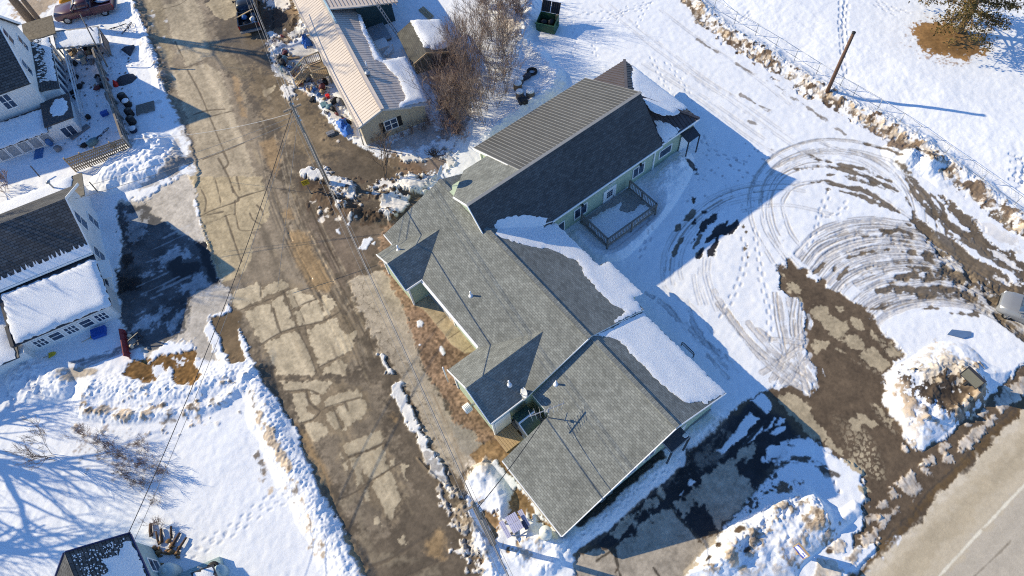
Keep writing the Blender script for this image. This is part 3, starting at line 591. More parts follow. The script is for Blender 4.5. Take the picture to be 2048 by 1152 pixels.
# ---- turning circles: upper swirl
SW = [CG((1040, 832), (930, 640), (893, 480), (905, 380), (950, 290), (1040, 190), (1150, 135), (1290, 95), (1430, 92), (1568, 110), (1708, 150), (1800, 190)),
      CG((1118, 815), (1000, 650), (970, 540), (962, 440), (985, 360), (1040, 275), (1120, 220), (1230, 182), (1310, 165), (1460, 170), (1570, 185), (1690, 240), (1770, 310), (1840, 400), (1880, 500), (1893, 570)),
      CG((1195, 858), (1080, 730), (1020, 600), (1005, 500), (1030, 380), (1080, 300), (1170, 258), (1340, 250)),
      CG((1255, 790), (1150, 660), (1110, 560), (1095, 470), (1120, 420), (1165, 370), (1260, 347), (1360, 345), (1478, 373), (1570, 398), (1690, 440), (1790, 510), (1880, 570)),
      CG((1318, 105), (1408, 140), (1548, 160), (1648, 185), (1740, 222), (1808, 290), (1880, 390), (1935, 500), (1945, 580)),
      CG((1330, 100), (1430, 150), (1560, 172), (1660, 215), (1760, 290), (1850, 400), (1935, 490), (2010, 560), (2030, 650)),
      CG((1000, 330), (1100, 260), (1230, 200), (1340, 185)), CG((1010, 300), (1090, 225), (1200, 170), (1260, 150)),
      CG((380, 940), (370, 870), (385, 770), (430, 670), (520, 560), (640, 450), (800, 380), (950, 350), (1100, 345), (1200, 352)), CG((440, 960), (430, 880), (450, 760), (520, 640), (640, 520), (780, 440), (930, 400), (1100, 385), (1230, 400)),
      CG((490, 930), (480, 860), (500, 740), (580, 620), (720, 500), (860, 455), (1000, 440)), CG((560, 900), (575, 990), (600, 1080)), CG((600, 860), (600, 960), (640, 1080)), CG((630, 800), (628, 900), (660, 1020), (700, 1120)), CG((655, 800), (650, 900), (690, 1050)), CG((385, 970), (430, 1020), (560, 1100), (680, 1250)),
      CG((850, 520), (1000, 490), (1160, 488), (1400, 540)), CG((1290, 165), (1420, 175), (1560, 215), (1690, 300), (1740, 350)), CG((1560, 210), (1700, 300), (1800, 400))]
for i, p in enumerate(SW): pair(p, st=.85 if i < 6 else .6, brk=.25, w=.08, col=(.33, .315, .30) if i < 6 else TRK, seed=i)
for k in range(26):
    a, b = (SW[0], SW[1]) if k % 3 == 0 else ((SW[1], SW[3]) if k % 3 == 1 else (SW[8], SW[9]))
    n = min(len(a), len(b)); a = smooth_line(np.array(a, float), 8); b = smooth_line(np.array(b, float), 8); u = np.linspace(0, 1, 40)
    qa = np.stack([np.interp(u, np.linspace(0, 1, len(a)), a[:, i]) for i in (0, 1)], 1); qb = np.stack([np.interp(u, np.linspace(0, 1, len(b)), b[:, i]) for i in (0, 1)], 1)
    t = rnd.uniform(-.15, 1.15); q = qa * (1 - t) + qb * t; i0 = rnd.randint(0, 16); i1 = rnd.randint(24, 39)
    if k > 17: continue
    stroke([tuple(v) for v in q[i0:i1:3]], rnd.uniform(.06, .11), rnd.choice([(.45, .43, .41), (.30, .265, .23), (.38, .35, .32)]), st=.8, brk=rnd.uniform(.2, .45), amp=.03, seed=k, bl=2.2, h=-.02)
def dark(pts, w, brk=.3, st=.95, seed=0, col=MUD, amp=.16): return stroke(pts, w, col, st=st, brk=brk, amp=amp, seed=seed, rough=.6, taper=.7, h=-.02, bl=1.3, tex=.3)
for i, (p, w, b) in enumerate([(((400, 235), (560, 265), (660, 310), (740, 345)), .34, .22), (((380, 255), (470, 275), (600, 320), (700, 365), (775, 400)), .5, .12), (((460, 310), (560, 335), (700, 385)), .36, .3), (((248, 348), (350, 345), (450, 370), (560, 390), (650, 440), (780, 525)), .46, .15), (((430, 400), (560, 430), (650, 470), (780, 525)), .42, .2), (((160, 265), (330, 248)), .3, .35), (((320, 245), (390, 258)), .35, .2),
      (((770, 235), (830, 290), (900, 370), (960, 450), (1050, 560), (1130, 640), (1200, 690)), .62, .12), (((830, 330), (900, 440), (1000, 550), (1060, 620)), .5, .2), (((960, 400), (1040, 490), (1068, 600), (1060, 660)), .3, .25), (((830, 440), (860, 500), (880, 570)), .22, .35), (((930, 400), (990, 500), (1015, 640)), .26, .3), (((360, 300), (400, 300)), .3, .2), (((150, 130), (230, 175), (300, 210), (380, 225)), .22, .45), (((340, 390), (380, 392)), .3, .3), (((790, 200), (700, 150), (560, 110)), .16, .4), (((700, 95), (820, 170), (880, 190)), .55, .4), (((560, 0), (640, 50), (690, 75)), .5, .35)]):
    dark(CC(*p), w, b, seed=i)
for p in [((505, 575), (540, 540), (575, 510)), ((610, 660), (560, 740)), ((455, 635), (480, 600)), ((440, 790), (460, 730), (500, 675)), ((575, 810), (600, 770), (618, 740))]: dark(CG(*p), .45, .05, seed=5)
for p in [((580, 660), (610, 590), (680, 530), (712, 530), (690, 570), (640, 600), (620, 640)), ((632, 708), (680, 630), (770, 565), (785, 575), (760, 605), (825, 572), (828, 610), (790, 650), (720, 670), (710, 720), (680, 790), (645, 795), (640, 770), (690, 680)), ((575, 815), (590, 760), (620, 735), (610, 790)), ((600, 520), (640, 508), (650, 520), (610, 545)), ((545, 600), (570, 565), (570, 590)), ((548, 712), (565, 685), (572, 690), (560, 715)), ((500, 230), (520, 220), (590, 275), (560, 280)), ((550, 440), (570, 440), (560, 470))]:
    area(CG(*p), (.035, .033, .034), soft=.08, amp=.14, rough=.35, tex=.3, low=.05)
for k in range(120):
    x = rnd.uniform(500, 1050); y = rnd.uniform(100, 520); r = rnd.uniform(1, 3.2)
    area(CG((x - r, y), (x, y - r), (x + r, y), (x, y + r)), (.25, .25, .27), soft=.1, amp=.12, st=.8)
# ---- lower swirl: a fan of tracks between two curves, muddier towards the entrance on the right
O_ = CC((150, 770), (230, 680), (330, 620), (470, 575), (620, 560), (760, 575), (880, 600), (1000, 680), (1150, 780), (1300, 870), (1480, 960), (1640, 1060))
I_ = CC((640, 1220), (720, 1150), (850, 1100), (960, 1085), (1060, 1080), (1150, 1090), (1230, 1110), (1310, 1145), (1390, 1190), (1470, 1250), (1560, 1320), (1680, 1410))
O_, I_ = np.array(O_), np.array(I_)
for k in range(64):
    t = min(1, max(-.02, (k + rnd.uniform(-.6, .6)) / 63)); q = O_ * (1 - t) + I_ * t + np.random.RandomState(k).randn(len(O_), 2) * 1.0
    a = rnd.choice([0, 0, 0, 1, 2]); b = len(q) - rnd.choice([0, 1, 2, 3, 4])
    if k % 2: stroke([tuple(v) for v in q[a:b]], rnd.uniform(.07, .13), (.17, .14, .11), st=.9, brk=rnd.uniform(.3, .5), amp=.03, seed=k + 9, bl=2.2, h=-.02)
    q = [tuple(v) for v in q]
    pair(q[a:b], st=rnd.uniform(.5, .95), brk=rnd.uniform(.2, .45), w=rnd.uniform(.07, .12), col=(.33, .30, .28) if rnd.random() < .5 else (.20, .165, .13), seed=k, gap=rnd.uniform(.16, .26))
    if .12 < t < .93:
        a = rnd.randint(2, 6); L = rnd.randint(3, 5)
        if len(q[a:a + L]) > 2 and rnd.random() < .75: dark(q[a:a + L], rnd.uniform(.10, .24), rnd.uniform(.35, .6), seed=k, col=MUD if rnd.random() < .6 else (.17, .13, .09))
    if t > .1 and rnd.random() < .6: dark(q[6:], rnd.uniform(.12, .28), rnd.uniform(.35, .55), seed=k + 5)
for i, (p, w, b) in enumerate([(((870, 585), (1000, 660), (1150, 780), (1300, 880), (1480, 1000)), 1.15, .1), (((755, 920), (850, 905), (1000, 900), (1150, 905), (1290, 950), (1400, 1020)), .85, .2), (((650, 1000), (760, 985), (900, 1000), (1050, 1000), (1200, 1030), (1350, 1080), (1500, 1150)), .9, .2), (((1050, 560), (1180, 670), (1300, 760), (1420, 840), (1560, 940)), 1.0, .08), (((560, 768), (640, 760), (725, 745)), .34, .2), (((630, 640), (730, 640)), .3, .2), (((650, 675), (760, 630), (860, 655)), .4, .3), (((810, 765), (880, 770), (950, 790), (1050, 840), (1110, 890)), .6, .35), (((950, 745), (1060, 770), (1100, 790)), .34, .25), (((820, 590), (870, 605)), .3, .2), (((715, 815), (830, 820)), .25, .25), (((1080, 650), (1250, 740), (1380, 820)), .3, .3), (((420, 930), (450, 890), (480, 855)), .3, .25), (((330, 830), (290, 880), (270, 900)), .3, .3), (((380, 890), (440, 820), (520, 790), (570, 775)), .22, .4), (((930, 1105), (1010, 1100)), .3, .3), (((1090, 1130), (1180, 1140)), .35, .3), (((860, 855), (970, 860)), .25, .3), (((820, 845), (870, 860)), .3, .25), (((1200, 1140), (1320, 1145), (1450, 1160)), .5, .3), (((620, 1110), (660, 1100), (760, 1060)), .3, .3), (((940, 760), (965, 800)), 1.1, .1)]):
    dark(CC(*p), w, b, seed=i + 3)
for p in [((1190, 625), (1250, 590), (1290, 660), (1380, 740), (1450, 760), (1560, 850), (1560, 940), (1400, 840), (1300, 745), (1170, 665)), ((1040, 440), (1130, 500), (1200, 560), (1250, 620), (1200, 640), (1120, 565)), ((1290, 505), (1400, 540), (1560, 620), (1560, 720), (1450, 625), (1350, 560)), ((1400, 960), (1560, 940), (1600, 1152), (1540, 1180), (1420, 1110), (1300, 1050)), ((1100, 690), (1190, 770), (1290, 830), (1400, 880), (1480, 960), (1400, 1030), (1290, 960), (1180, 880)), ((1080, 880), (1160, 880), (1300, 950), (1280, 1000), (1150, 940), (1050, 915)), ((860, 575), (920, 575), (1000, 640), (960, 680), (880, 620))]:
    area(CC(*p), MUD, soft=.12, amp=.35, rough=.55, tex=.35, low=.03)
for p in [((1350, 900), (1400, 920), (1450, 960), (1400, 950)), ((1320, 745), (1400, 760), (1536, 880), (1480, 870), (1390, 810)), ((1450, 930), (1530, 970), (1500, 975)), ((1310, 930), (1335, 940), (1330, 950)), ((1410, 1060), (1500, 1130), (1460, 1120)), ((1260, 590), (1330, 590), (1400, 640), (1480, 680), (1500, 760), (1430, 720), (1300, 660)), ((1490, 680), (1520, 770), (1510, 800))]:
    area(CC(*p), (.70, .68, .66), soft=.08, amp=.2, tex=.15)
# shadowed notch with a drift beside the far bank
ridge(CC((780, 180), (850, 215), (890, 240)), 1.3, .95, .2, sharp=.6); ridge(CC((885, 225), (960, 250), (1020, 300)), 1.2, .8, .2, sharp=.6)
# ---- wet driveway out to the highway
DRV = CC((40, 842), (100, 852), (128, 808), (180, 862), (230, 850), (240, 902), (290, 950), (318, 925), (362, 985), (430, 1000), (480, 1050), (560, 1080), (612, 1130)) + CD((640, 130), (665, 180), (705, 215), (760, 262), (816, 332), (800, 362), (765, 382), (750, 412), (712, 442), (692, 470), (706, 530), (690, 600), (722, 670), (782, 740), (802, 800), (862, 882), (930, 905), (1050, 830), (1300, 600), (1560, 360), (1700, 500), (1400, 1000), (900, 1400), (500, 1500), (560, 1330)) + CF((565, 770), (540, 660), (520, 590), (485, 540), (440, 480), (340, 400), (260, 340), (190, 320), (110, 330)) + CE((1180, 510), (1080, 600), (980, 750), (900, 850), (780, 980), (700, 1060), (610, 1200), (-30, 1200), (-30, 985), (90, 900), (170, 850), (300, 740), (400, 650), (500, 540), (580, 480), (640, 405), (760, 330), (880, 228), (940, 140), (1010, 90), (1060, 50)) + CD((20, 530), (60, 505), (130, 512), (200, 520), (250, 570), (292, 470), (270, 385), (238, 330), (215, 240), (222, 200), (214, 130), (200, 10)) + CC((60, 980), (70, 905))
area(DRV, (.130, .093, .058), soft=.12, amp=.2, rough=.42, tex=.18, flat=.0, rnd_=False)
# part of it that is bare wet asphalt
area(CE((-30, 985), (90, 900), (300, 740), (500, 540), (640, 405), (880, 228), (1030, 105), (1160, 180), (1260, 220), (1330, 320), (1180, 510), (1080, 600), (980, 750), (850, 880), (560, 900), (200, 1000)), (.030, .029, .030), soft=.5, amp=.3, rough=.3, tex=.3)
for p in [((215, 985), (230, 940), (330, 890), (440, 800), (545, 740), (640, 850), (720, 930), (900, 870), (780, 990), (700, 1070), (600, 1200), (200, 1200)), ((560, 715), (700, 600), (830, 500), (1030, 360), (1075, 420), (940, 500), (960, 545), (1010, 580), (1040, 640), (1000, 720), (900, 830), (850, 880), (800, 870), (770, 790), (700, 725), (620, 790), (570, 740)), ((195, 890), (240, 830), (410, 700), (480, 640), (505, 660), (480, 700), (330, 810), (240, 930)), ((620, 800), (600, 760), (640, 740), (700, 720), (640, 700)), ((80, 985), (210, 1000), (240, 1170), (-20, 1170), (-20, 1060))]:
    area(CE(*p), (.37, .32, .255), soft=.12, amp=.25, rough=.85, tex=.16)
for p in [((640, 800), (740, 725), (800, 800), (825, 885), (740, 920), (680, 880), (690, 840)), ((940, 480), (1000, 440), (980, 480), (1010, 500), (960, 545)), ((615, 695), (640, 710), (620, 725))]:
    area(CE(*p), (.028, .027, .028), soft=.1, amp=.2, rough=.25)
for k in range(70):
    x = rnd.uniform(540, 900); y = 560 - (x - 540) * .55 + rnd.uniform(-70, 60); r = rnd.uniform(6, 26)
    area(CE((x - r, y), (x, y - r * .7), (x + r, y), (x, y + r * .7)), (.16, .14, .12), soft=.25, amp=.3, st=.5)
for p in [((540, 730), (600, 810), (660, 870), (760, 985)), ((205, 1000), (220, 1060), (245, 1170)), ((100, 1060), (190, 1000)), ((440, 1100), (480, 1160)), ((455, 660), (490, 700))]: stroke(CE(*p), .14, (.05, .04, .03), st=.9, amp=.08)
for p in [((830, 400), (900, 330), (1020, 170), (1078, 210), (940, 350), (900, 375), (865, 415)), ((985, 360), (1050, 290), (1115, 225), (1080, 290), (1010, 355)), ((1108, 285), (1170, 205), (1150, 260)), ((1170, 250), (1200, 210), (1232, 208), (1200, 245)), ((1140, 300), (1180, 265), (1230, 262), (1220, 280), (1170, 300)), ((650, 615), (655, 570), (690, 580), (700, 590)), ((585, 670), (630, 620), (640, 630), (600, 675)), ((1020, 100), (1090, 50), (1158, 130), (1120, 178), (1060, 130))]:
    sl_, m_, _s = area(CE(*p), SNOWC, soft=.07, amp=.1, tex=.03); HT[sl_] += .05 * m_
for p in [((980, 370), (1110, 225)), ((870, 330), (840, 380)), ((1030, 110), (1110, 190))]: stroke(CE(*p), .2, (.04, .04, .04), brk=.2)
area(CE((1350, 460), (1220, 470), (1190, 520), (1110, 600), (980, 750), (880, 870), (1100, 770), (1330, 660), (1536, 800), (1700, 700), (1680, 520), (1500, 420)), SNOWC, soft=.15, amp=.2, tex=.03, flat=.12)
for k in range(80):
    t = rnd.random(); s2 = rnd.random()
    x = 1090 + 390 * t; y = 410 - 75 * math.sin(t * 3.0) + s2 * 140; L = rnd.uniform(25, 90)
    w_ = rnd.uniform(.12, .32)
    sl_, m_ = stroke(CE((x, y), (x + L * .5, y - L * (.25 - .3 * t)), (x + L, y - L * (.32 - .7 * t))), w_, SNOWC if s2 < .72 else (.09, .075, .06), st=.95, amp=.14, brk=.25, seed=k, bl=.6)
for k in range(110):
    t = rnd.random(); x = 880 + 300 * t; y = 850 - 330 * t + rnd.uniform(-20, 90); r = rnd.uniform(1.5, 6)
    area(CE((x - r, y), (x, y - r), (x + r, y), (x, y + r)), (.06, .055, .05), soft=.06, amp=.12)
for k in range(60):
    t = rnd.random(); x = 1180 + 160 * t; y = 640 - 40 * t + rnd.gauss(0, 22); r = rnd.uniform(2, 9)
    area(CE((x - r, y), (x, y - r), (x + r, y), (x, y + r)), (.12, .085, .06), soft=.08, amp=.2, st=.8)
for x, y in [(1475, 555), (1525, 595), (1555, 650)]:
    sl_, m_, _s = area(CE((x - 14, y), (x, y - 12), (x + 14, y), (x, y + 12)), (.5, .42, .36), soft=.1, amp=.1, st=.6); HT[sl_] -= .12 * m_
# dry pale islands in the mud
for p in [CD((260, 15), (320, 30), (360, 50), (362, 90), (400, 95), (412, 110), (470, 130), (490, 170), (470, 215), (420, 235), (370, 210), (330, 150), (270, 100)), CD((455, 250), (480, 210), (520, 205), (580, 240), (595, 300), (540, 302), (500, 290)), CD((540, 330), (600, 285), (650, 290), (735, 380), (740, 400), (690, 425), (620, 400), (560, 370)), CD((265, 265), (290, 250), (310, 290), (290, 318)), CD((285, 240), (330, 250), (370, 260), (350, 290), (320, 280)), CD((400, 290), (440, 295), (455, 315), (430, 320)), CD((500, 100), (560, 130), (580, 180), (540, 180), (505, 140)), CD((610, 190), (660, 220), (690, 250), (670, 262), (630, 230)), CD((690, 285), (740, 260), (800, 320), (790, 350), (740, 340)), CD((400, 30), (450, 40), (440, 75), (410, 60)),
          CF((35, 62), (130, 55), (200, 90), (240, 140), (290, 210), (330, 260), (360, 320), (330, 355), (260, 330), (200, 270), (130, 190), (60, 110)), CF((335, 350), (370, 330), (440, 400), (440, 425), (400, 405)), CF((455, 465), (510, 450), (560, 510), (600, 555), (560, 545), (500, 500)), CF((480, 200), (540, 190), (560, 260), (540, 300), (500, 270)), CF((520, 170), (580, 185), (660, 240), (620, 268), (560, 230)), CF((645, 125), (680, 150), (740, 220), (735, 250), (700, 225), (660, 170)), CF((540, 620), (600, 630), (630, 650), (570, 655)), CF((730, 200), (750, 215), (740, 230)), CC((120, 950), (160, 945), (215, 1000), (190, 1020), (130, 990)), CC((170, 1020), (215, 1020), (205, 1065), (180, 1050)), CC((250, 1095), (320, 1060), (362, 1100), (355, 1165), (260, 1165)), CC((75, 885), (95, 885), (95, 905))]:
    area(p, (.40, .325, .215), soft=.08, amp=.18, rough=.85, tex=.14)
slc, sc_ = sd(CD((180, 620), (330, 660), (480, 650), (580, 720), (660, 880), (730, 1060), (680, 1130), (560, 1040), (430, 850), (330, 760)), .5)
for lo, wgt in ((.42, 1.0),):
    c1 = cells(slc, .36, 2)
    mm = np.clip((c1 - .14 - .16 * np.clip(1 - sc_ / 1.2, 0, 1)) / .1, 0, 1) * np.clip(sc_ * 2.5 + .6 * NM[slc], 0, 1) * np.clip(.9 + NLg[slc] * 1.4, 0, 1)
    paint(slc, mm.astype(np.float32), (.40, .325, .215), .85, .12)
for q in [CD((600, 600), (700, 700), (800, 810), (740, 800), (640, 690)), CD((480, 340), (620, 400), (740, 430), (640, 450)), CD((640, 200), (770, 290), (780, 360), (700, 330))]:
    slc, sc_ = sd(q, .4); c1 = cells(slc, .4, 4)
    paint(slc, (np.clip((c1 - .25) / .1, 0, 1) * np.clip(sc_ * 3, 0, 1)).astype(np.float32), (.38, .31, .21), .85)
# criss-crossed tracks where the snow meets the mud
for i, p in enumerate([((60, -10), (100, 200), (110, 300), (60, 420)), ((120, -10), (150, 160), (130, 330), (60, 520)), ((0, 300), (120, 380), (260, 480), (290, 520)), ((-60, 180), (90, 300), (200, 400), (280, 500)), ((20, 480), (120, 330), (220, 200)), ((60, 500), (160, 380), (230, 240)), ((100, 510), (200, 400), (250, 330)), ((-120, 140), (20, 300), (200, 470), (240, 560)), ((160, 500), (220, 380), (260, 400)), ((190, 90), (170, 240), (200, 400), (230, 560)), ((-40, 440), (60, 380), (180, 300)), ((0, 240), (140, 250), (220, 260)), ((-300, 20), (-180, 180), (-60, 330), (60, 440), (200, 530)), ((-330, -60), (-200, 140), (-80, 280), (80, 400), (220, 480)), ((-260, 60), (-120, 240), (0, 350), (140, 470))]):
    stroke(CD(*p), .3, (.30, .24, .18), st=.75, brk=.2, seed=i, amp=.1, bl=2.0); pair(CD(*p), st=.8, brk=.2, col=(.22, .18, .14), seed=i, gap=.34, w=.06)
for i, p in enumerate([((160, -10), (140, 130), (150, 220)), ((200, 20), (190, 120), (195, 200)), ((240, 90), (255, 130), (250, 170)), ((40, -40), (55, 120), (80, 230), (100, 330))]): pair(CD(*p), st=.9, brk=.15, col=(.25, .21, .17), seed=i)
for i, p in enumerate([((250, 100), (270, 120), (265, 170), (245, 140)), ((325, 415), (345, 460), (330, 440)), ((25, 490), (60, 480), (95, 525), (70, 545), (35, 530)), ((210, 540), (255, 575), (225, 560)), ((265, 480), (292, 525), (275, 515))]):
    area(CD(*p), SNOWC, soft=.06, amp=.08)
# track beside the east wall, in its shade
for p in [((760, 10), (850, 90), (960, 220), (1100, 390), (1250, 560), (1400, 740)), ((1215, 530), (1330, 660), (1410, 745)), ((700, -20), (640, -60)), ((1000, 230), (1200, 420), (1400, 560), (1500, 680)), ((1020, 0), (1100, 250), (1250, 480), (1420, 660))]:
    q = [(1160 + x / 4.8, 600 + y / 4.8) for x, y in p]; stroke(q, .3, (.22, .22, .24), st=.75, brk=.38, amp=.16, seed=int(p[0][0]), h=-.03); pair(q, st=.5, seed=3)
# ---- banks along the far fence
BK = PX((1370, -30), (1410, 25), (1450, 58), (1500, 90), (1530, 108), (1570, 135), (1610, 160), (1655, 186), (1700, 212), (1745, 235), (1790, 262), (1830, 285), (1870, 312), (1900, 335), (1940, 365), (1985, 398), (2030, 435), (2100, 490))
sl_, f_ = ridge(BK, 1.15, .34, .4, seed=4, sharp=.9)
BK2 = [(x - 9, y + 9) for x, y in BK]
stroke(BK2, .9, (.50, .41, .31), st=.9, amp=.4, brk=.28, tex=.6, soft=.25, seed=2)
stroke([(x + 3, y - 3) for x, y in BK], 1.0, (.70, .68, .65), st=.6, amp=.3, brk=.3, soft=.3, tex=.2)
stroke([(x - 12, y + 12) for x, y in BK], .5, DARKD, st=.9, amp=.35, brk=.36, tex=.5, seed=3, bl=.9)
stroke([(x - 5, y + 5) for x, y in BK], .3, (.16, .11, .07), st=.85, amp=.3, brk=.5, tex=.5, seed=6, bl=.7)
for k in range(420):
    t = rnd.random() * (len(BK) - 1); i = int(t); u = t - i; x = BK[i][0] * (1 - u) + BK[i + 1][0] * u + rnd.uniform(-24, 4); y = BK[i][1] * (1 - u) + BK[i + 1][1] * u + rnd.uniform(-4, 24); r = rnd.uniform(1.2, 5.5) * rnd.uniform(.5, 1)
    sl_, m_, _s = area(PX((x - r, y + r * .4), (x, y - r), (x + r, y - r * .3), (x + r * .3, y + r)), rnd.choice([DARKD, (.66, .60, .53), (.74, .72, .7), (.45, .36, .26), (.16, .11, .07)]), soft=.07, amp=.25, tex=.3); HT[sl_] += m_ * rnd.uniform(-.06, .05)
for p in [((700, 95), (800, 110), (870, 160), (900, 190), (830, 170), (740, 130)), ((1120, 330), (1200, 340), (1290, 400), (1300, 450), (1200, 420)), ((580, 10), (660, 40), (690, 70), (620, 50)), ((1280, 440), (1400, 470), (1500, 560), (1400, 540))]:
    area(CC(*p), (.18, .13, .09), soft=.2, amp=.5, tex=.6)
# snow field behind the fence: a little higher, smooth
FLD = PX((1430, -60), (1470, 40), (1560, 100), (1660, 160), (1740, 205), (1830, 262), (1900, 310), (1980, 368), (2060, 425), (2200, 520), (2500, 300), (2300, -200), (1500, -200))
sl_, s_ = sd(FLD, .5); HT[sl_] += np.clip((s_ + .5 * NM[sl_]) / 5.0, 0, 1) ** .8 * .42
area(PX((1825, 65), (1840, 45), (1880, 40), (1930, 55), (1965, 85), (1980, 105), (1960, 118), (1910, 118), (1865, 108), (1835, 90)), (.30, .165, .062), soft=.2, amp=.6, rough=.95, tex=.55, dz=.5)
for k in range(260):
    a = rnd.uniform(0, 6.28); rr_ = rnd.gauss(1.0, .16); x = 1900 + 74 * rr_ * math.cos(a); y = 80 + 42 * rr_ * math.sin(a); r = rnd.uniform(.6, 2.4); area(PX((x - r, y), (x, y - r * .6), (x + r, y), (x, y + r * .6)), (.26, .14, .06), soft=.1, amp=.12, st=.7, dz=.5)
trail([(1680, 10), (1678, 60), (1684, 110), (1692, 160)], r=.2, h=-.1); trail([(1690, 10), (1686, 60), (1690, 100)], r=.2, h=-.1); trail([(1730, 0), (1780, 25), (1815, 35)], r=.15, h=-.06); trail([(1740, 15), (1790, 40)], r=.15, h=-.06); trail([(1440, 50), (1500, 60), (1600, 55), (1700, 55)], r=.06, h=-.02)
trail([(1475, 45), (1490, 38), (1500, 28)], r=.15, step=.25)
for k in range(16): trail([(2010 + k % 4 * 14, 310 + k * 4), (2030 + k % 5 * 10, 318 + k * 4)], r=.22, h=-.12, col=(.74, .75, .77))
# ---- two heaps by the highway
HA = CD((712, 440), (760, 400), (850, 350), (960, 275), (1060, 250), (1170, 265), (1250, 320), (1310, 380), (1400, 415), (1455, 440), (1300, 590), (1160, 700), (1060, 800), (930, 895), (860, 850), (800, 770), (720, 670), (690, 590), (705, 530))
mound(HA, .8, 3.6, .25); ridge(CD((870, 470), (1000, 420), (1130, 440), (1230, 520), (1190, 620)), .9, .35, .9, seed=2); ridge(CD((900, 620), (1020, 690), (1150, 650)), .9, .4, .8, seed=9)
area(CD((840, 430), (900, 395), (1010, 300), (1040, 270), (1080, 340), (1200, 380), (1240, 470), (1260, 560), (1170, 670), (1050, 720), (960, 660), (880, 600), (850, 520)), (.60, .51, .40), soft=.35, amp=.9, tex=.5, st=.85)
area(CD((850, 470), (960, 510), (1060, 490), (1180, 520), (1240, 560), (1160, 680), (1060, 690), (940, 630), (870, 600)), (.115, .078, .048), soft=.12, amp=1.0, tex=.9, st=.97, bias=.4)
for k in range(90):
    x = rnd.uniform(830, 1260); y = rnd.uniform(380, 740); r = rnd.uniform(3, 14)
    sl_, m_, _s = area(CD((x - r, y + r * .5), (x, y - r), (x + r, y - r * .3), (x + r * .4, y + r)), rnd.choice([(.5, .40, .27), (.08, .055, .035), (.10, .07, .045), (.70, .68, .65), (.30, .22, .14)]), soft=.08, amp=.25, tex=.4, st=.9); HT[sl_] += m_ * rnd.uniform(-.06, .12)
area(CD((900, 620), (1050, 700), (1150, 680), (1080, 780), (980, 740), (840, 690), (820, 640)), (.33, .26, .20), soft=.3, amp=.8, tex=.6, st=.7)
HB = CE((630, 1170), (760, 1000), (900, 875), (1100, 765), (1330, 645), (1440, 690), (1536, 760), (1640, 700), (1690, 760)) + CF((568, 775), (480, 850), (420, 905), (300, 1010), (180, 1120), (110, 1180))
mound(HB, .85, 2.6, .25); ridge(CE((760, 1110), (900, 980), (1080, 830), (1320, 665)), 1.1, .55, .5, seed=3); ridge(CE((1330, 670), (1430, 780), (1480, 880)), .9, .5, .6, seed=5)
for p in [CE((960, 1000), (1000, 880), (1130, 780), (1300, 670), (1400, 760), (1460, 850), (1400, 880), (1340, 740), (1180, 800), (1080, 900), (1020, 1060), (960, 1100)), CE((1290, 820), (1350, 800), (1400, 890), (1330, 930), (1300, 880)), CE((760, 1130), (860, 1060), (960, 990), (900, 1080), (800, 1150)), CE((1430, 860), (1536, 850), (1540, 900), (1440, 950)), CE((1220, 990), (1290, 1050), (1300, 1100), (1240, 1060))]:
    area(p, (.40, .31, .215), soft=.15, amp=.5, tex=.7, st=.85); area(p, DARKD, soft=.12, amp=.7, tex=.5, st=.8, bias=-.28)
for H_ in (HA, HB):
    sl_, s_ = sd(H_, .1); m_ = np.clip(s_ * 2, 0, 1) * np.clip((NF[sl_] * .8 + NM[sl_] + .3 * NX_[sl_] - .25) * 3, 0, 1) * .65
    paint(sl_, m_.astype(np.float32), (.42, .33, .24), .9, .4)
for x, y in [(830, 965), (760, 1055), (940, 885), (1500, 1000), (980, 1010)]: stroke(CE((x - 12, y + 8), (x + 10, y - 10)), .2, DARKD, brk=.3, amp=.15)
# ---- corner by the picnic table
ridge(CK((60, -160), (140, 0), (240, 140), (300, 330), (430, 520), (500, 700), (560, 860), (640, 1000), (760, 1180)), .75, .5, .5, seed=4)
ridge(CK((-500, -640), (-300, -420), (-100, -250), (60, -120)), .1, .1)
mound(CK((380, -560), (520, -640), (640, -520), (860, -260), (950, -40), (900, 180), (760, 300), (560, 120), (430, 60), (300, -60), (200, -300)), .4, .8, .3)
area(CK((330, -560), (520, -690), (640, -560), (560, -420), (380, -380)), (.62, .54, .45), soft=.3, amp=.6, tex=.5, st=.7)
for p in [((930, -80), (1000, -300), (1300, 120), (1560, 420), (1460, 420), (1380, 400), (1250, 250), (1160, 180), (1060, 300), (960, 330), (900, 250), (930, 120)), ((480, 190), (560, 160), (660, 190), (730, 300), (720, 480), (680, 600), (620, 520), (560, 400)), ((810, 700), (960, 740), (930, 800), (860, 830), (800, 780)), ((1010, 640), (1050, 640), (1040, 700), (1000, 690)), ((400, -560), (330, -700), (650, -980), (930, -700), (1150, -420), (1000, -300), (840, -420), (640, -620), (520, -700)), ((380, 880), (470, 860), (560, 960), (470, 960))]:
    sl_, m_, _s = area(CK(*p), (.235, .15, .075), soft=.12, amp=.25, tex=.4, rough=.95, flat=.03); COL[sl_] *= (1 + m_ * .45 * vn(X[sl_], Y[sl_], .14, 5))[..., None]
ridge(CK((1050, 640), (1200, 600), (1400, 640), (1600, 680), (1750, 760)), .8, .4, .5, seed=3); ridge(CK((900, 880), (1050, 840), (1200, 900)), .8, .4, .6, seed=6); ridge(CK((1230, 1100), (1500, 980), (1700, 860)), .7, .35, .4, seed=2)
for p in [((950, 760), (1100, 720), (1250, 800), (1150, 900), (1000, 860)), ((1080, 560), (1250, 620), (1350, 700), (1200, 700)), ((540, 940), (640, 930), (700, 1060), (580, 1100)), ((100, 100), (220, 60), (260, 220), (150, 260)), ((160, -60), (260, 40), (200, 120), (60, 60))]:
    area(CK(*p), (.44, .36, .27), soft=.3, amp=.8, tex=.7, st=.8)
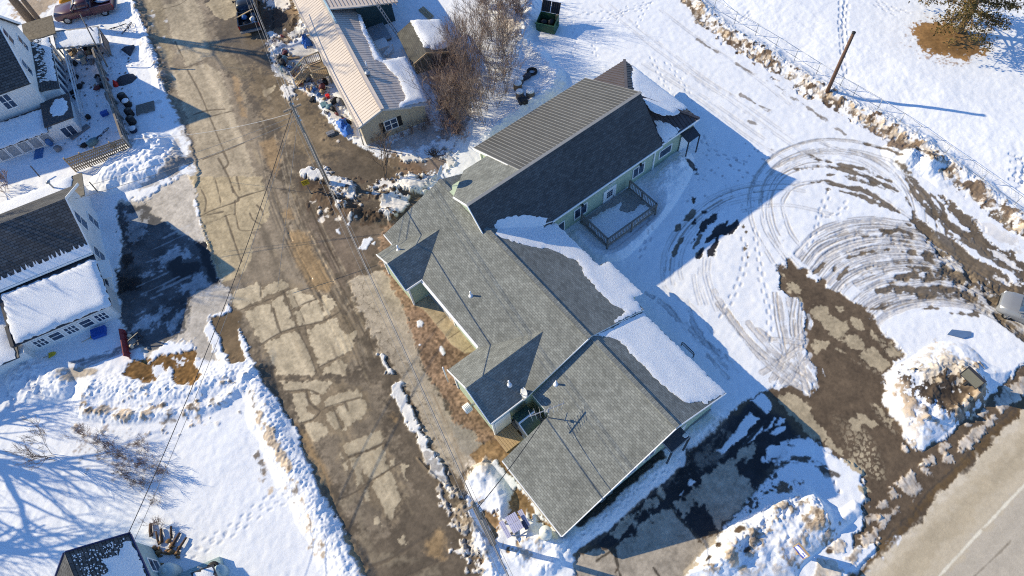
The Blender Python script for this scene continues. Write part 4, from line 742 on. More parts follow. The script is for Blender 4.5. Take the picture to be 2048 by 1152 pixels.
stroke(CK((-520, -700), (-300, -420), (-50, -150), (60, 40), (200, 320), (330, 560), (450, 760), (540, 960), (640, 1180)), 1.0, MUD, st=.6, brk=.45, amp=.5, seed=5, tex=.4)
stroke([(x, y) for x, y in CE((-40, 985), (80, 880), (200, 790), (330, 670), (470, 540), (580, 450), (660, 370), (780, 290), (860, 200))], .01, None)
ridge(CE((-60, 930), (40, 875), (170, 770), (300, 660), (440, 540), (560, 440)), .95, .45, .12, seed=2, sharp=.6)
ridge(CE((640, 350), (740, 280), (850, 190)), .9, .35, .3, seed=3)
sl_, m_ = stroke(CE((-80, 945), (40, 870), (170, 770), (300, 655), (440, 535), (560, 440)), 1.5, (.76, .77, .79), amp=.12, soft=.1)
# dark strip along the south wall
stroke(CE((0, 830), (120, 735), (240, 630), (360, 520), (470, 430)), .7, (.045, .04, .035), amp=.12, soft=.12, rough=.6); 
# drifts by the deck and the long wall
DR = [(1060 + x / 4.267, 300 + y / 4.267) for x, y in ((330, 760), (420, 680), (560, 820), (700, 850), (900, 700), (1100, 500), (1000, 330), (1100, 200), (1330, 20), (1400, 160), (1250, 450), (1100, 640), (850, 900), (700, 960), (560, 950))]
mound(DR, .55, 1.6, .3)
ridge([(1060 + x / 4.267, 300 + y / 4.267) for x, y in ((960, 300), (1060, 260), (1200, 130), (1320, 40))], 1.0, .35, .4)
area([(1060 + x / 4.267, 300 + y / 4.267) for x, y in ((1300, 100), (1350, 90), (1450, 180), (1430, 195), (1340, 150))], (.06, .055, .055), soft=.15, amp=.3)
# ---- ditch and highway
HWY = CF((1700, -20), (1536, 150), (1470, 230), (1380, 300), (1310, 390), (1200, 510), (1110, 590), (1000, 690), (930, 790), (925, 830), (850, 860), (860, 910), (800, 910), (770, 960), (690, 1030), (570, 1152), (420, 1320), (1100, 1900), (2400, 700))
sl_, s_ = sd(HWY, .6, rnd_=False)
HT[sl_] = np.where(s_ > -.5, base_z(X[sl_], Y[sl_]) - .02, HT[sl_])
area(CF((1460, 330), (1540, 240), (1560, 60), (1440, 190), (1300, 310), (1180, 450), (1000, 620), (880, 740), (780, 880), (640, 1010), (480, 1180), (560, 1180), (700, 1050), (850, 880), (930, 790), (1110, 600), (1310, 400)), (.135, .088, .042), soft=.3, amp=.3, rough=.2, tex=.2, rnd_=False)
_hs, _hm, _h = area(HWY, (.57, .48, .345), soft=.08, amp=.16, rough=.9, tex=.10, fld=NH, flat=-.01, rnd_=False)
stroke(CF((1500, 230), (1390, 320), (1310, 410), (1200, 530), (1110, 610), (1000, 710), (930, 810), (860, 890), (790, 940), (700, 1050), (590, 1150)), .35, (.62, .54, .42), st=.7, amp=.25, brk=.3, soft=.2)
stroke(CF((1700, 250), (1536, 400), (1400, 530), (1250, 690), (1050, 900), (900, 1060), (780, 1200)), 1.1, (.40, .325, .215), st=.65, amp=.4, soft=.5, tex=.2)
area(CF((1900, 260), (1536, 610), (1030, 1152), (800, 1400), (1500, 1700), (2300, 700)), (.455, .40, .32), soft=.5, amp=.3, rough=.85, tex=.12, fld=NH, rnd_=False)
stroke(CF((1900, 265), (1700, 452), (1536, 610), (1280, 880), (1030, 1150), (850, 1345)), .15, (.78, .71, .56), st=.95, amp=.03, brk=.05)
stroke(CF((1700, 700), (1536, 860), (1380, 1020), (1200, 1190)), .1, (.20, .165, .12), st=.7, amp=.04, brk=.3)
stroke(CF((1640, 640), (1400, 880), (1150, 1150)), .6, (.45, .395, .31), st=.5, amp=.3, soft=.4)
for p in [((1130, 370), (1150, 340), (1240, 260), (1350, 180), (1380, 205), (1290, 290), (1200, 390), (1165, 410)), ((1240, 190), (1300, 150), (1330, 170), (1270, 210)), ((1025, 430), (1030, 370), (1060, 335), (1090, 365), (1060, 415)), ((1035, 460), (1060, 420), (1100, 430), (1120, 465), (1080, 492)), ((925, 510), (935, 490), (1000, 550), (1010, 575), (960, 555)), ((1180, 250), (1215, 225), (1230, 240), (1195, 265)), ((770, 590), (860, 535), (930, 590), (935, 640), (870, 695), (810, 660)), ((725, 650), (760, 630), (790, 665), (750, 690)), ((640, 720), (690, 690), (740, 730), (680, 770)), ((585, 690), (600, 672), (622, 710), (610, 735)), ((555, 800), (620, 760), (660, 800), (600, 860)), ((565, 940), (640, 860), (730, 750), (780, 735), (795, 770), (700, 870), (590, 985)), ((455, 1040), (520, 980), (575, 1000), (560, 1040), (500, 1080)), ((380, 980), (440, 940), (470, 970), (420, 1020)), ((300, 1060), (370, 1050), (450, 1130), (380, 1170), (260, 1170)), ((1360, 90), (1450, 0), (1560, -60), (1600, 0), (1500, 90), (1400, 180)), ((930, 450), (990, 440), (990, 470), (940, 485)), ((800, 350), (830, 390), (850, 415), (820, 390)), ((820, 310), (890, 350), (880, 390), (830, 350))]:
    sl_, m_, _s = area(CF(*p), (.54, .475, .40), soft=.09, amp=.24, tex=.45); HT[sl_] += m_ * (.05 + .03 * NM[sl_] + .03 * NF[sl_])
    paint(sl_, (m_ * np.clip(vn(X[sl_] * 1.2 + Y[sl_] * .4, Y[sl_] * .3 - X[sl_] * .2, .16, 2) * 2 - .6, 0, 1) * .8).astype(np.float32), (.25, .18, .12))
# salt and grit everywhere on bare ground, and the far apron outside the picture stays snow
SN = np.clip((COL.min(axis=2) - .5) / .2, 0, 1)
GR = np.ones_like(HT); GR[_hs] -= .65 * _hm
COL *= (1 + (1 - SN) * GR * (.20 * NF + .16 * NX_))[..., None]
HT += SN * .012 * vn(X, Y, .33, 7)
COL = np.clip(COL, .012, .86)
FARM = np.clip((np.hypot(X, Y - 30) - 90) / 60, 0, 1); HT = HT * (1 - FARM) + base_z(X, Y) * FARM

def zs(x, y):
    i = int(np.clip(np.searchsorted(xs, x) - 1, 0, NX - 2)); j = int(np.clip(np.searchsorted(ys, y) - 1, 0, NY - 2))
    u = (x - xs[i]) / (xs[i + 1] - xs[i]); v = (y - ys[j]) / (ys[j + 1] - ys[j])
    return float((HT[j, i] * (1 - u) + HT[j, i + 1] * u) * (1 - v) + (HT[j + 1, i] * (1 - u) + HT[j + 1, i + 1] * u) * v)
def G(px, py):
    p = G0(px, py, .1)
    for _ in range(10):
        z = zs(p[0], p[1]); p = P(px, py, .5 * p[2] + .5 * z)
    p[2] = zs(p[0], p[1]); return p

gm = bpy.data.materials.new('ground_surface'); gm.use_nodes = True; n_ = gm.node_tree; b_ = n_.nodes['Principled BSDF']
a1 = n_.nodes.new('ShaderNodeAttribute'); a1.attribute_name = 'col'; a2 = n_.nodes.new('ShaderNodeAttribute'); a2.attribute_name = 'rgh'
tc = n_.nodes.new('ShaderNodeTexCoord'); no = n_.nodes.new('ShaderNodeTexNoise'); no.inputs['Scale'].default_value = 14; no.inputs['Detail'].default_value = 5; no.inputs['Roughness'].default_value = .7
n_.links.new(tc.outputs['Object'], no.inputs['Vector'])
mr = n_.nodes.new('ShaderNodeMapRange'); mr.inputs[1].default_value = .25; mr.inputs[2].default_value = .75; mr.inputs[3].default_value = .86; mr.inputs[4].default_value = 1.12
n_.links.new(no.outputs[0], mr.inputs[0])
mx = n_.nodes.new('ShaderNodeMix'); mx.data_type = 'RGBA'; mx.blend_type = 'MULTIPLY'; mx.inputs['Factor'].default_value = 1
n_.links.new(a1.outputs['Color'], mx.inputs['A']); n_.links.new(mr.outputs[0], mx.inputs['B']); n_.links.new(mx.outputs['Result'], b_.inputs['Base Color'])
n_.links.new(a2.outputs['Fac'], b_.inputs['Roughness']); b_.inputs['Specular IOR Level'].default_value = .25
bp = n_.nodes.new('ShaderNodeBump'); bp.inputs['Strength'].default_value = .25; bp.inputs['Distance'].default_value = .03
n_.links.new(no.outputs[0], bp.inputs['Height']); n_.links.new(bp.outputs[0], b_.inputs['Normal'])

def inside(pts):
    w = wd(pts); x = (X[:-1, :-1] + X[1:, 1:]) / 2; y = (Y[:-1, :-1] + Y[1:, 1:]) / 2; ins = np.zeros(x.shape, bool); n = len(w)
    for i in range(n):
        a = w[i]; b = w[(i + 1) % n]
        if abs(b[1] - a[1]) < 1e-9: continue
        ins ^= ((a[1] > y) != (b[1] > y)) & (x < (b[0] - a[0]) * (y - a[1]) / (b[1] - a[1]) + a[0])
    return ins
REG = np.zeros((NY - 1, NX - 1), np.int8)
REG[inside(FLD)] = 6
REG[inside(LOTP)] = 2; REG[inside(DRV)] = 3; REG[inside(ROADL + ROADR[::-1])] = 1; REG[inside(PADP)] = 5; REG[inside(HWY)] = 4
REG[(X[:-1, :-1] < -49) | (X[:-1, :-1] > 49) | (Y[:-1, :-1] > 68)] = 0
PTS = np.stack([X, Y, HT], -1).reshape(-1, 3).astype(np.float32)
CL4 = np.concatenate([COL, np.ones((NY, NX, 1), np.float32)], -1).reshape(-1, 4); RG1 = RGH.reshape(-1)
def ground_mesh(name, rid):
    j, i = np.nonzero(REG == rid)
    q = np.stack([j * NX + i, j * NX + i + 1, (j + 1) * NX + i + 1, (j + 1) * NX + i], 1)
    u, inv = np.unique(q.ravel(), return_inverse=True); nf = len(q)
    me = bpy.data.meshes.new(name); me.vertices.add(len(u)); me.vertices.foreach_set('co', PTS[u].ravel())
    me.loops.add(nf * 4); me.loops.foreach_set('vertex_index', inv.astype(np.int32).ravel())
    me.polygons.add(nf); me.polygons.foreach_set('loop_start', np.arange(0, nf * 4, 4, dtype=np.int32))
    me.polygons.foreach_set('use_smooth', np.ones(nf, bool))
    me.update(calc_edges=True)
    at = me.attributes.new('col', 'FLOAT_COLOR', 'POINT'); at.data.foreach_set('color', CL4[u].ravel())
    at = me.attributes.new('rgh', 'FLOAT', 'POINT'); at.data.foreach_set('value', RG1[u])
    me.materials.append(gm)
    o = bpy.data.objects.new(name, me); C.objects.link(o); return tag(o, kind='structure')
for nm_, r_ in (('snowy_ground', 0), ('road', 1), ('parking_lot', 2), ('driveway', 3), ('highway', 4), ('parking_pad', 5), ('snow_field', 6)): ground_mesh(nm_, r_)
# ------------------------------------------------------------------ materials
SH = courses('grey_shingles', (.226, .236, .218), (.156, .164, .152), (.12, .12, .114), .27, .14, .012, blotch=.24, bscale=2.4)
SH_SHADED = courses('shaded_wing_shingles', (.105, .108, .11), (.065, .067, .07), (.045, .045, .047), .30, .145, .012, blotch=.15)  # grey shingles again, darker: the south slope's shade put into the colour
SHD = courses('dark_shingles', (.11, .11, .112), (.065, .065, .068), (.03, .03, .03), .4, .2, .02, blotch=.25)
SIDE = courses('green_siding', (.40, .475, .355), (.39, .465, .345), (.30, .36, .27), 3.6, .12, .012, blotch=.04, bump=.5)
SIDEW = courses('white_siding', (.74, .74, .73), (.72, .72, .71), (.55, .55, .54), 3.6, .12, .010, blotch=.05, bump=.5)
SIDET = courses('teal_siding', (.36, .46, .46), (.35, .45, .45), (.25, .33, .33), 3.6, .11, .012, blotch=.05)
SIDEB = courses('beige_siding', (.44, .38, .29), (.43, .37, .28), (.34, .29, .22), 3.6, .14, .01, blotch=.05)
TRIM = mat('white_trim', (.78, .78, .77), .6, .05, 3, 0)
PEACH = mat('beige_panel', (.62, .52, .39), .7, .06, 2, .05)
FOUND = mat('concrete', (.36, .33, .29), .9, .15, 4, .2)
SNOW = mat('roof_snow', (.80, .81, .83), .85, .04, 22, .9, spec=.2)
METR = mat('bright_seam', (.24, .24, .235), .5, .1, 2, 0, spec=.5)
METG = mat('grey_metal_roof', (.075, .074, .072), .6, .2, .8, .02, metal=.0, spec=.25, stretch=(1, .15, 1))
METD = mat('dark_metal', (.035, .035, .04), .45, .2, 2, 0, spec=.5)
RUST = mat('dark_red_metal_roof', (.075, .06, .06), .5, .2, 2, 0, spec=.4)
PVC = mat('white_pvc', (.8, .8, .8), .45, .03, 2, 0)
GLASS = glass_mat('window_glass', (.03, .05, .09), .06)
WOODD = mat('weathered_wood', (.20, .175, .15), .9, .3, 5, .2, stretch=(1, 6, 6))
WOODL = mat('fresh_lumber', (.42, .30, .17), .85, .25, 5, .2, stretch=(1, 6, 6))
WOODG = mat('grey_boards', (.30, .28, .26), .9, .25, 5, .2)
POLE = mat('pole_wood', (.26, .215, .17), .9, .3, 7, .25, stretch=(4, 4, .6))
POLED = mat('dark_pole_wood', (.13, .075, .05), .9, .3, 7, .25, stretch=(4, 4, .6))
BLACK = mat('black_plastic', (.018, .018, .02), .5, .3, 5, .05)
RUBBER = mat('rubber', (.02, .02, .02), .8, .2, 8, .1)
STEEL = mat('galvanised_steel', (.36, .37, .38), .45, .15, 6, .05, metal=.6)
WIRE = mat('wire', (.22, .21, .20), .6, .1, 3, 0)
WIRED = mat('dark_wire', (.03, .03, .035), .6, .1, 3, 0)
RED = mat('red_plastic', (.55, .02, .015), .4, .1, 3, 0)
BLUE = mat('blue_tarp', (.03, .14, .48), .5, .25, 6, .4)
BARK = mat('bark', (.165, .12, .085), .95, .35, 9, .4, stretch=(3, 3, .7))
TWIG = mat('twigs', (.27, .20, .16), .9, .25, 9, 0)
WHITEP = mat('white_paint', (.75, .75, .74), .5, .06, 3, .03)

def window(parent, c, u, n, w, h, mv=1, mh=0, fr=.09, frame=TRIM, glass=GLASS, up=(0, 0, 1), name='window', d=.06):
    c, u, n, up = [np.array(q, float) for q in (c, u, n, up)]
    m = MB(); g = MB()
    def bar(x0, x1, y0, y1, dd=d):
        q = [c + u * x + up * y for x, y in ((x0, y0), (x1, y0), (x1, y1), (x0, y1))]
        m.prism(q, n * dd)
    bar(-w / 2 - fr, w / 2 + fr, h / 2, h / 2 + fr); bar(-w / 2 - fr, w / 2 + fr, -h / 2 - fr, -h / 2)
    bar(-w / 2 - fr, -w / 2, -h / 2, h / 2); bar(w / 2, w / 2 + fr, -h / 2, h / 2)
    for k in range(1, mv + 1): x = -w / 2 + w * k / (mv + 1); bar(x - .03, x + .03, -h / 2, h / 2, d * .8)
    for k in range(1, mh + 1): y = -h / 2 + h * k / (mh + 1); bar(-w / 2, w / 2, y - .025, y + .025, d * .7)
    o = m.build(name, frame, parent)
    q = [c + u * x + up * y for x, y in ((-w / 2, -h / 2), (w / 2, -h / 2), (w / 2, h / 2), (-w / 2, h / 2))]
    g.prism(q, n * .02); g.build('pane', glass, o)
    return o

def snow_slab(pts, nrm, t, seed=0, res=.28, edge=.35, amp=.05):
    """a rounded, uneven blanket on a plane: pts on the plane, normal nrm"""
    pts = [np.array(p, float) for p in pts]; nrm = np.array(nrm, float); nrm /= np.linalg.norm(nrm)
    u = np.cross((0, 0, 1), nrm)
    u = u / np.linalg.norm(u) if np.linalg.norm(u) > 1e-4 else np.array([1.0, 0, 0])
    v = np.cross(nrm, u); o = pts[0]
    q = np.array([((p - o) @ u, (p - o) @ v) for p in pts])
    q = np.array(densify(q, res * .6, seed, .07))
    from mathutils.geometry import delaunay_2d_cdt
    x0, y0 = q.min(0); x1, y1 = q.max(0)
    gx, gy = np.meshgrid(np.arange(x0, x1, res), np.arange(y0, y1, res)); gp = np.stack([gx.ravel(), gy.ravel()], 1) + np.random.RandomState(seed).uniform(-.06, .06, (gx.size, 2))
    def ins(P_):
        r = np.zeros(len(P_), bool); n = len(q)
        for i in range(n):
            a, b = q[i], q[(i + 1) % n]
            if abs(b[1] - a[1]) < 1e-9: continue
            r ^= ((a[1] > P_[:, 1]) != (b[1] > P_[:, 1])) & (P_[:, 0] < (b[0] - a[0]) * (P_[:, 1] - a[1]) / (b[1] - a[1]) + a[0])
        return r
    def de(P_):
        d = np.full(len(P_), 1e9); n = len(q)
        for i in range(n):
            a, b = q[i], q[(i + 1) % n]; e = b - a; L = max(e @ e, 1e-9); t = np.clip(((P_ - a) @ e) / L, 0, 1)
            d = np.minimum(d, np.hypot(*(P_ - a - t[:, None] * e).T))
        return d
    gp = gp[ins(gp)]; gp = gp[de(gp) > res * .3]
    allp = np.vstack([q, gp]); n = len(q)
    vs, es, fs, *_ = delaunay_2d_cdt([Vector(p) for p in allp], [], [list(range(n))], 1, 1e-5)
    V = np.array([tuple(p) for p in vs]); d = de(V)
    hh = t * (.25 + .75 * np.sqrt(np.clip(d / edge, 0, 1))) + amp * np.clip(d / .5, 0, 1) * fb(V[:, 0], V[:, 1], 1.3, 2 + seed % 4, 3)
    m = MB(); top = [o + u * a + v * b + nrm * h for (a, b), h in zip(V, hh)]
    m.add(top, [list(f) for f in fs], 0, True)
    rim = [i for i in range(len(V)) if d[i] < 1e-4]
    lo = [o + u * a + v * b - nrm * .01 for a, b in q]; hi = [o + u * a + v * b + nrm * t * .25 for a, b in q]
    k = len(q); area2 = sum(q[i][0] * q[(i + 1) % k][1] - q[(i + 1) % k][0] * q[i][1] for i in range(k))
    m.add(lo + hi, [([i, (i + 1) % k, (i + 1) % k + k, i + k] if area2 > 0 else [(i + 1) % k, i, i + k, (i + 1) % k + k]) for i in range(k)], 0, True)
    return m
def densify(q, step, seed=0, jit=.05):
    r = random.Random(seed); out = []
    for i in range(len(q)):
        a, b = q[i], q[(i + 1) % len(q)]; L = np.hypot(*(b - a)); n = max(1, int(L / step))
        for k in range(n):
            p = a + (b - a) * k / n
            out.append(p if k == 0 else p + np.array([r.uniform(-jit, jit), r.uniform(-jit, jit)]))
    return out

# ------------------------------------------------------------------ the green building
OA, OB = 12.7, 15.0
root = thing('green_building', 'long green sided building with grey shingle roofs, snow patches and a taller rear wing', 'building', ab(OA, OB, 0), HEAD)
OFF = (OA, OB, 0)
def L_(p): a, b = toab(p); return np.array([a, b, p[2]])
def on_plane(px, py, p0, n):           # p0, n in building coordinates
    p0w = ab(*p0); nw = np.array([n[0] * EA[0] + n[1] * EB[0], n[0] * EA[1] + n[1] * EB[1], n[2]])
    return L_(hit_plane(px, py, p0w, nw))
def plane3(a, b, c):
    a, b, c = [np.array(q, float) for q in (a, b, c)]; n = np.cross(b - a, c - a); n /= np.linalg.norm(n)
    return n if n[2] > 0 else -n
Z0 = -1.2
w = MB(OFF)
# mid block: gable prism walls
w.prism([(7.8, 13.0, Z0), (7.8, 13.0, 3.0), (12.7, 13.0, 4.78), (17.15, 13.0, 2.82), (17.15, 13.0, Z0)], (0, 15.5, 0))
# front block
w.prism([(8.3, 5.95, Z0), (8.3, 5.95, 2.72), (12.9, 5.95, 4.55), (17.0, 5.95, 2.66), (17.0, 5.95, Z0)], (0, 7.04, 0))
w.prism([(4.65, 5.95, Z0), (4.65, 5.95, 1.26), (8.297, 5.95, 2.7), (8.297, 5.95, Z0)], (0, 5.15, 0))
# dormers / bays
w.prism([(6.5, 24.2, Z0), (6.5, 24.2, 3.02), (6.5, 25.8, 3.95), (6.5, 27.4, 3.02), (6.5, 27.4, Z0)], (3.4, 0, 0))
w.prism([(5.33, 13.2, Z0), (5.33, 13.2, 2.95), (5.33, 15.2, 4.15), (5.33, 17.2, 2.95), (5.33, 17.2, Z0)], (4.6, 0, 0))
# wing
w.prism([(17.15, 22.2, Z0), (17.15, 22.2, 3.35), (17.15, 24.6, 6.2), (17.15, 30.2, 3.6), (17.15, 30.2, Z0)], (10.2, 0, 0))
w.prism([(12.6, 22.85, 3.6), (12.6, 22.85, 4.3), (12.6, 24.6, 6.2), (12.6, 27.9, 4.7), (12.6, 27.9, 3.2)], (4.54, 0, 0))
# far entrance block
w.box(27.36, 31.3, 22.203, 30.0, Z0, 2.95)
w.build('wall', SIDE, root)
# porch bay on the east side
w = MB(OFF); w.box(17.155, 18.0, 14.2, 17.0, Z0, 2.35); w.build('porch_wall', SIDE, root)

def gable_roof(name, planes, m_, t=.14, parent=root):
    b = MB(OFF)
    for pl in planes:
        b.prism(pl, (0, 0, -t), 0, 1)
    return b.build(name, [m_, TRIM], parent)
W0, RM, E0 = (7.55, 3.0), (12.7, 4.9), (17.42, 2.79)
gable_roof('roof', [[(7.55, 12.86, 3.0), (12.7, 12.86, 4.9), (12.7, 28.75, 4.9), (7.55, 28.75, 3.0)], [(12.7, 12.86, 4.9), (17.42, 12.86, 2.79), (17.42, 28.75, 2.79), (12.7, 28.75, 4.9)],
                    [(17.42, 14.0, 2.79), (18.25, 14.0, 2.42), (18.25, 17.25, 2.42), (17.42, 17.25, 2.79)]], SH)
gable_roof('roof', [[(4.5, 5.66, 1.33), (12.9, 5.66, 4.68), (12.9, 12.855, 4.68), (8.2, 12.855, 2.806), (8.2, 11.22, 2.806), (4.5, 11.22, 1.33)], [(12.9, 5.66, 4.68), (17.27, 5.66, 2.68), (17.27, 12.855, 2.68), (12.9, 12.855, 4.68)]], SH)
# ridge cap shingles stand a little proud
rc = MB(OFF)
rc.beam((12.7, 12.84, 4.9), (12.7, 28.77, 4.9), .3, .05); rc.beam((12.9, 5.64, 4.68), (12.9, 12.85, 4.68), .3, .05)
rc.build('ridge_cap', SH, root)
gable_roof('dormer_roof', [[(6.25, 23.95, 3.02), (6.25, 25.8, 4.1), (10.55, 25.8, 4.1), (7.6, 23.95, 3.02)], [(6.25, 25.8, 4.1), (6.25, 27.65, 3.02), (7.6, 27.65, 3.02), (10.55, 25.8, 4.1)]], SH, .1)
gable_roof('dormer_roof', [[(5.12, 12.98, 2.95), (5.12, 15.2, 4.28), (11.0, 15.2, 4.28), (7.6, 12.98, 2.95)], [(5.12, 15.2, 4.28), (5.12, 17.45, 2.95), (7.5, 17.45, 2.95), (11.0, 15.2, 4.28)]], SH, .1)
# wing roofs: shingled south side, shingled stub and metal on the north side
SS = (6.4 - 3.2) / (24.6 - 21.83)
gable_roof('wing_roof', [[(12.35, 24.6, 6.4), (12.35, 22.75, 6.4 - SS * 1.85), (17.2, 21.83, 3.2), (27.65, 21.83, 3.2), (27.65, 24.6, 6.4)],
                         ], SH_SHADED, .12)
gable_roof('wing_roof', [[(12.35, 24.6, 6.4), (16.75, 24.6, 6.4), (16.75, 28.6, 4.5), (14.6, 28.6, 4.5), (12.35, 26.4, 5.545)]], SH, .12)
mr_ = MB(OFF); NSL = (6.4 - 3.6) / (30.55 - 24.6)
mr_.prism([(16.753, 24.6, 6.42), (27.65, 24.6, 6.42), (27.65, 30.55, 3.62), (16.753, 30.55, 3.62)], (0, 0, -.12), 0, 1)
k = 16.78; sm_ = MB(OFF)
while k < 27.66:
    sm_.beam((k, 24.6, 6.43), (k, 30.56, 3.63), .03, .035); k += .302
mO_ = mr_.build('metal_roof', [METG, TRIM], root)
sm_.beam((12.33, 24.6, 6.43), (27.68, 24.6, 6.43), .22, .05); sm_.build('seam', METR, mO_)
# far hipped metal roof
AP = (27.9, 26.2, 5.15); hc = [(31.62, 22.0, 3.1), (31.75, 30.4, 3.1), (27.66, 30.4, 3.1), (27.66, 22.0, 3.1)]
hr = MB(OFF)
def ribs(b, p, q, r, n, w_=.035):
    for i in range(n + 1):
        t = i / n; e = np.array(p) * (1 - t) + np.array(q) * t; s = 1.0
        top = np.array(r); b.beam(e + (0, 0, .02), e * (1 - s) + top * s + (0, 0, .02), w_, .045)
hr.prism([hc[0], hc[1], AP], (0, 0, -.1)); hr.prism([hc[1], hc[2], AP], (0, 0, -.1)); hr.prism([hc[3], hc[0], AP], (0, 0, -.1))
for p_, q_ in ((hc[0], AP), (hc[1], AP)): hr.beam(np.array(p_) + (0, 0, .03), np.array(q_) + (0, 0, .03), .22, .07)
for i in range(1, 26):
    t = i / 26; b_ = 22.0 + 8.4 * t; f = min((b_ - 22) / 4.2, (30.4 - b_) / 4.2); a0 = 31.62 + .13 * t; a1_ = a0 - (a0 - 27.9) * f
    hr.beam((a0, b_, 3.12), (a1_, b_ * 1.0, 3.12 + 2.05 * f), .035, .04)
for i in range(1, 13):
    t = i / 13; a_ = 27.7 + 3.9 * t; f = 1 - t
    hr.beam((a_, 22.0, 3.12), (a_, 22.0 + 4.2 * f, 3.12 + 2.05 * f), .035, .04); hr.beam((a_, 30.4, 3.12), (a_, 30.4 - 4.2 * f, 3.12 + 2.05 * f), .035, .04)
hr.build('hipped_metal_roof', RUST, root)

# --- white trim, beige panels, foundation
tr = MB(OFF)
def rake(p, q, h=.17, w_=.05): tr.beam(np.array(p, float) - (0, 0, h / 2 - .03), np.array(q, float) - (0, 0, h / 2 - .03), w_, h)
for p_, q_ in [((6.22, 23.95, 3.0), (6.22, 25.8, 4.08)), ((6.22, 25.8, 4.08), (6.22, 27.66, 3.0)), ((5.09, 12.98, 2.93), (5.09, 15.2, 4.26)), ((5.09, 15.2, 4.26), (5.09, 17.46, 2.93)),
               ((6.25, 23.92, 3.0), (7.55, 23.92, 3.0)), ((5.12, 12.95, 2.93), (7.6, 12.95, 2.93)), ((7.52, 17.5, 2.98), (7.52, 23.9, 2.98)), ((7.52, 27.7, 2.98), (7.52, 28.77, 2.98)),
               ((12.33, 24.6, 6.38), (12.33, 22.75, 4.25)), ((12.33, 24.6, 6.38), (12.33, 26.4, 5.52)), ((16.72, 26.0, 5.75), (16.72, 30.56, 3.6)), ((4.47, 5.66, 1.3), (4.47, 11.22, 1.3)), ((4.5, 5.63, 1.31), (12.9, 5.63, 4.66)), ((12.9, 5.63, 4.66), (17.27, 5.63, 2.66)), ((8.2, 12.9, 3.2), (12.7, 12.84, 4.86)),
               ((17.2, 21.8, 3.18), (27.66, 21.8, 3.18)), ((27.7, 21.97, 3.08), (31.64, 21.97, 3.08))]: rake(p_, q_)
for a_, b_, z1 in [(6.48, 24.18, 3.0), (6.48, 27.42, 3.0), (5.31, 13.18, 2.9), (5.31, 17.22, 2.9), (27.35, 22.18, 3.2), (31.32, 22.18, 2.9), (17.1, 30.22, 3.5)]:
    tr.box(a_ - .06, a_ + .06, b_ - .06, b_ + .06, Z0, z1)
for b_ in (21.55, 21.0, 17.75): tr.box(7.74, 7.8, b_ - .05, b_ + .05, Z0, 2.95)
tr.box(6.43, 6.5, 24.2, 27.4, 2.93, 3.0); tr.beam((16.95, 28.45, 1.2), (16.95, 29.6, 2.6), .12, .05)
tr.beam((16.95, 29.3, 1.0), (16.95, 30.2, 2.1), .12, .05); tr.box(27.4, 31.3, 22.14, 22.2, .05, .16)
tr.build('trim', TRIM, root)
bp_ = MB(OFF); bp_.box(7.755, 7.8, 21.05, 21.5, Z0, 2.94); bp_.build('beige_panel', PEACH, root); bp_ = MB(OFF); bp_.box(7.755, 7.8, 17.3, 17.7, Z0, 2.94); bp_.build('beige_panel', PEACH, root); bp_ = MB(OFF); bp_.prism([(12.55, 22.95, 4.55), (12.55, 24.3, 5.9), (12.55, 24.55, 5.9), (12.55, 24.5, 4.65)], (-.02, 0, 0)); bp_.build('beige_panel', PEACH, root)
gp_ = MB(OFF); gp_.box(7.76, 7.8, 21.62, 24.1, .3, 2.94); gp_.build('wall_shade_panel', mat('wall_shade_panel', (.30, .30, .30), .8, .06, 2, .05), root)  # grey sheet for the bay's cast shade on this stretch of wall
fo = MB(OFF)
fo.box(4.55, 4.65, 5.9, 11.1, -1.2, -.12); fo.box(4.65, 17.0, 5.85, 5.95, -1.2, -.15); fo.build('foundation', FOUND, root)

# --- south wall of the wing: windows, door, entrance
def wallpt(px, py, b=22.2): return on_plane(px, py, (20, b, 0), (0, 1, 0))
UA, NB = (1, 0, 0), (0, -1, 0)
def shift(p): return np.array(p) - np.array(OFF)
def K(x, y): return (1060 + x / 4.267, 300 + y / 4.267)
def win_at(c4, mv, mh=0, frame=TRIM, name='window', b=22.2):
    q = [wallpt(*K(*c), b) for c in c4]; c = sum(q) / 4; wd_ = abs((q[1][0] + q[2][0] - q[0][0] - q[3][0]) / 2); h_ = abs((q[0][2] + q[1][2] - q[2][2] - q[3][2]) / 2)
    return window(root, shift((c[0], b, c[2])), UA, NB, wd_ - .12, h_ - .12, mv, mh, .08, frame, name=name)
win_at([(375, 515), (487, 445), (480, 525), (375, 597)], 1); win_at([(880, 165), (980, 98), (965, 180), (868, 250)], 1); win_at([(1112, 10), (1215, -65), (1195, 5), (1085, 90)], 0)
win_at([(225, 640), (295, 600), (288, 690), (225, 730)], 0)
d4 = [wallpt(*K(*c)) for c in ((640, 355), (725, 300), (705, 445), (620, 497))]; dc = sum(d4) / 4
dr = MB(); cx = dc[0]; dz = min(d4[2][2], d4[3][2]); dh = 2.05
dr.box(cx - .5 - OA, cx + .5 - OA, 22.13 - OB, 22.2 - OB, dz - .1, dz + dh); dO = dr.build('door', WHITEP, root)
dg = MB()
for i in range(3):
    for j in range(3): dg.box(cx - .27 + i * .19 - OA, cx - .11 + i * .19 - OA, 22.12 - OB, 22.14 - OB, dz + 1.15 + j * .24, dz + 1.35 + j * .24)
dg.build('pane', GLASS, dO); dk = MB(); dk.box(cx + .36 - OA, cx + .42 - OA, 22.07 - OB, 22.13 - OB, dz + .9, dz + 1.02); dk.build('handle', STEEL, dO)
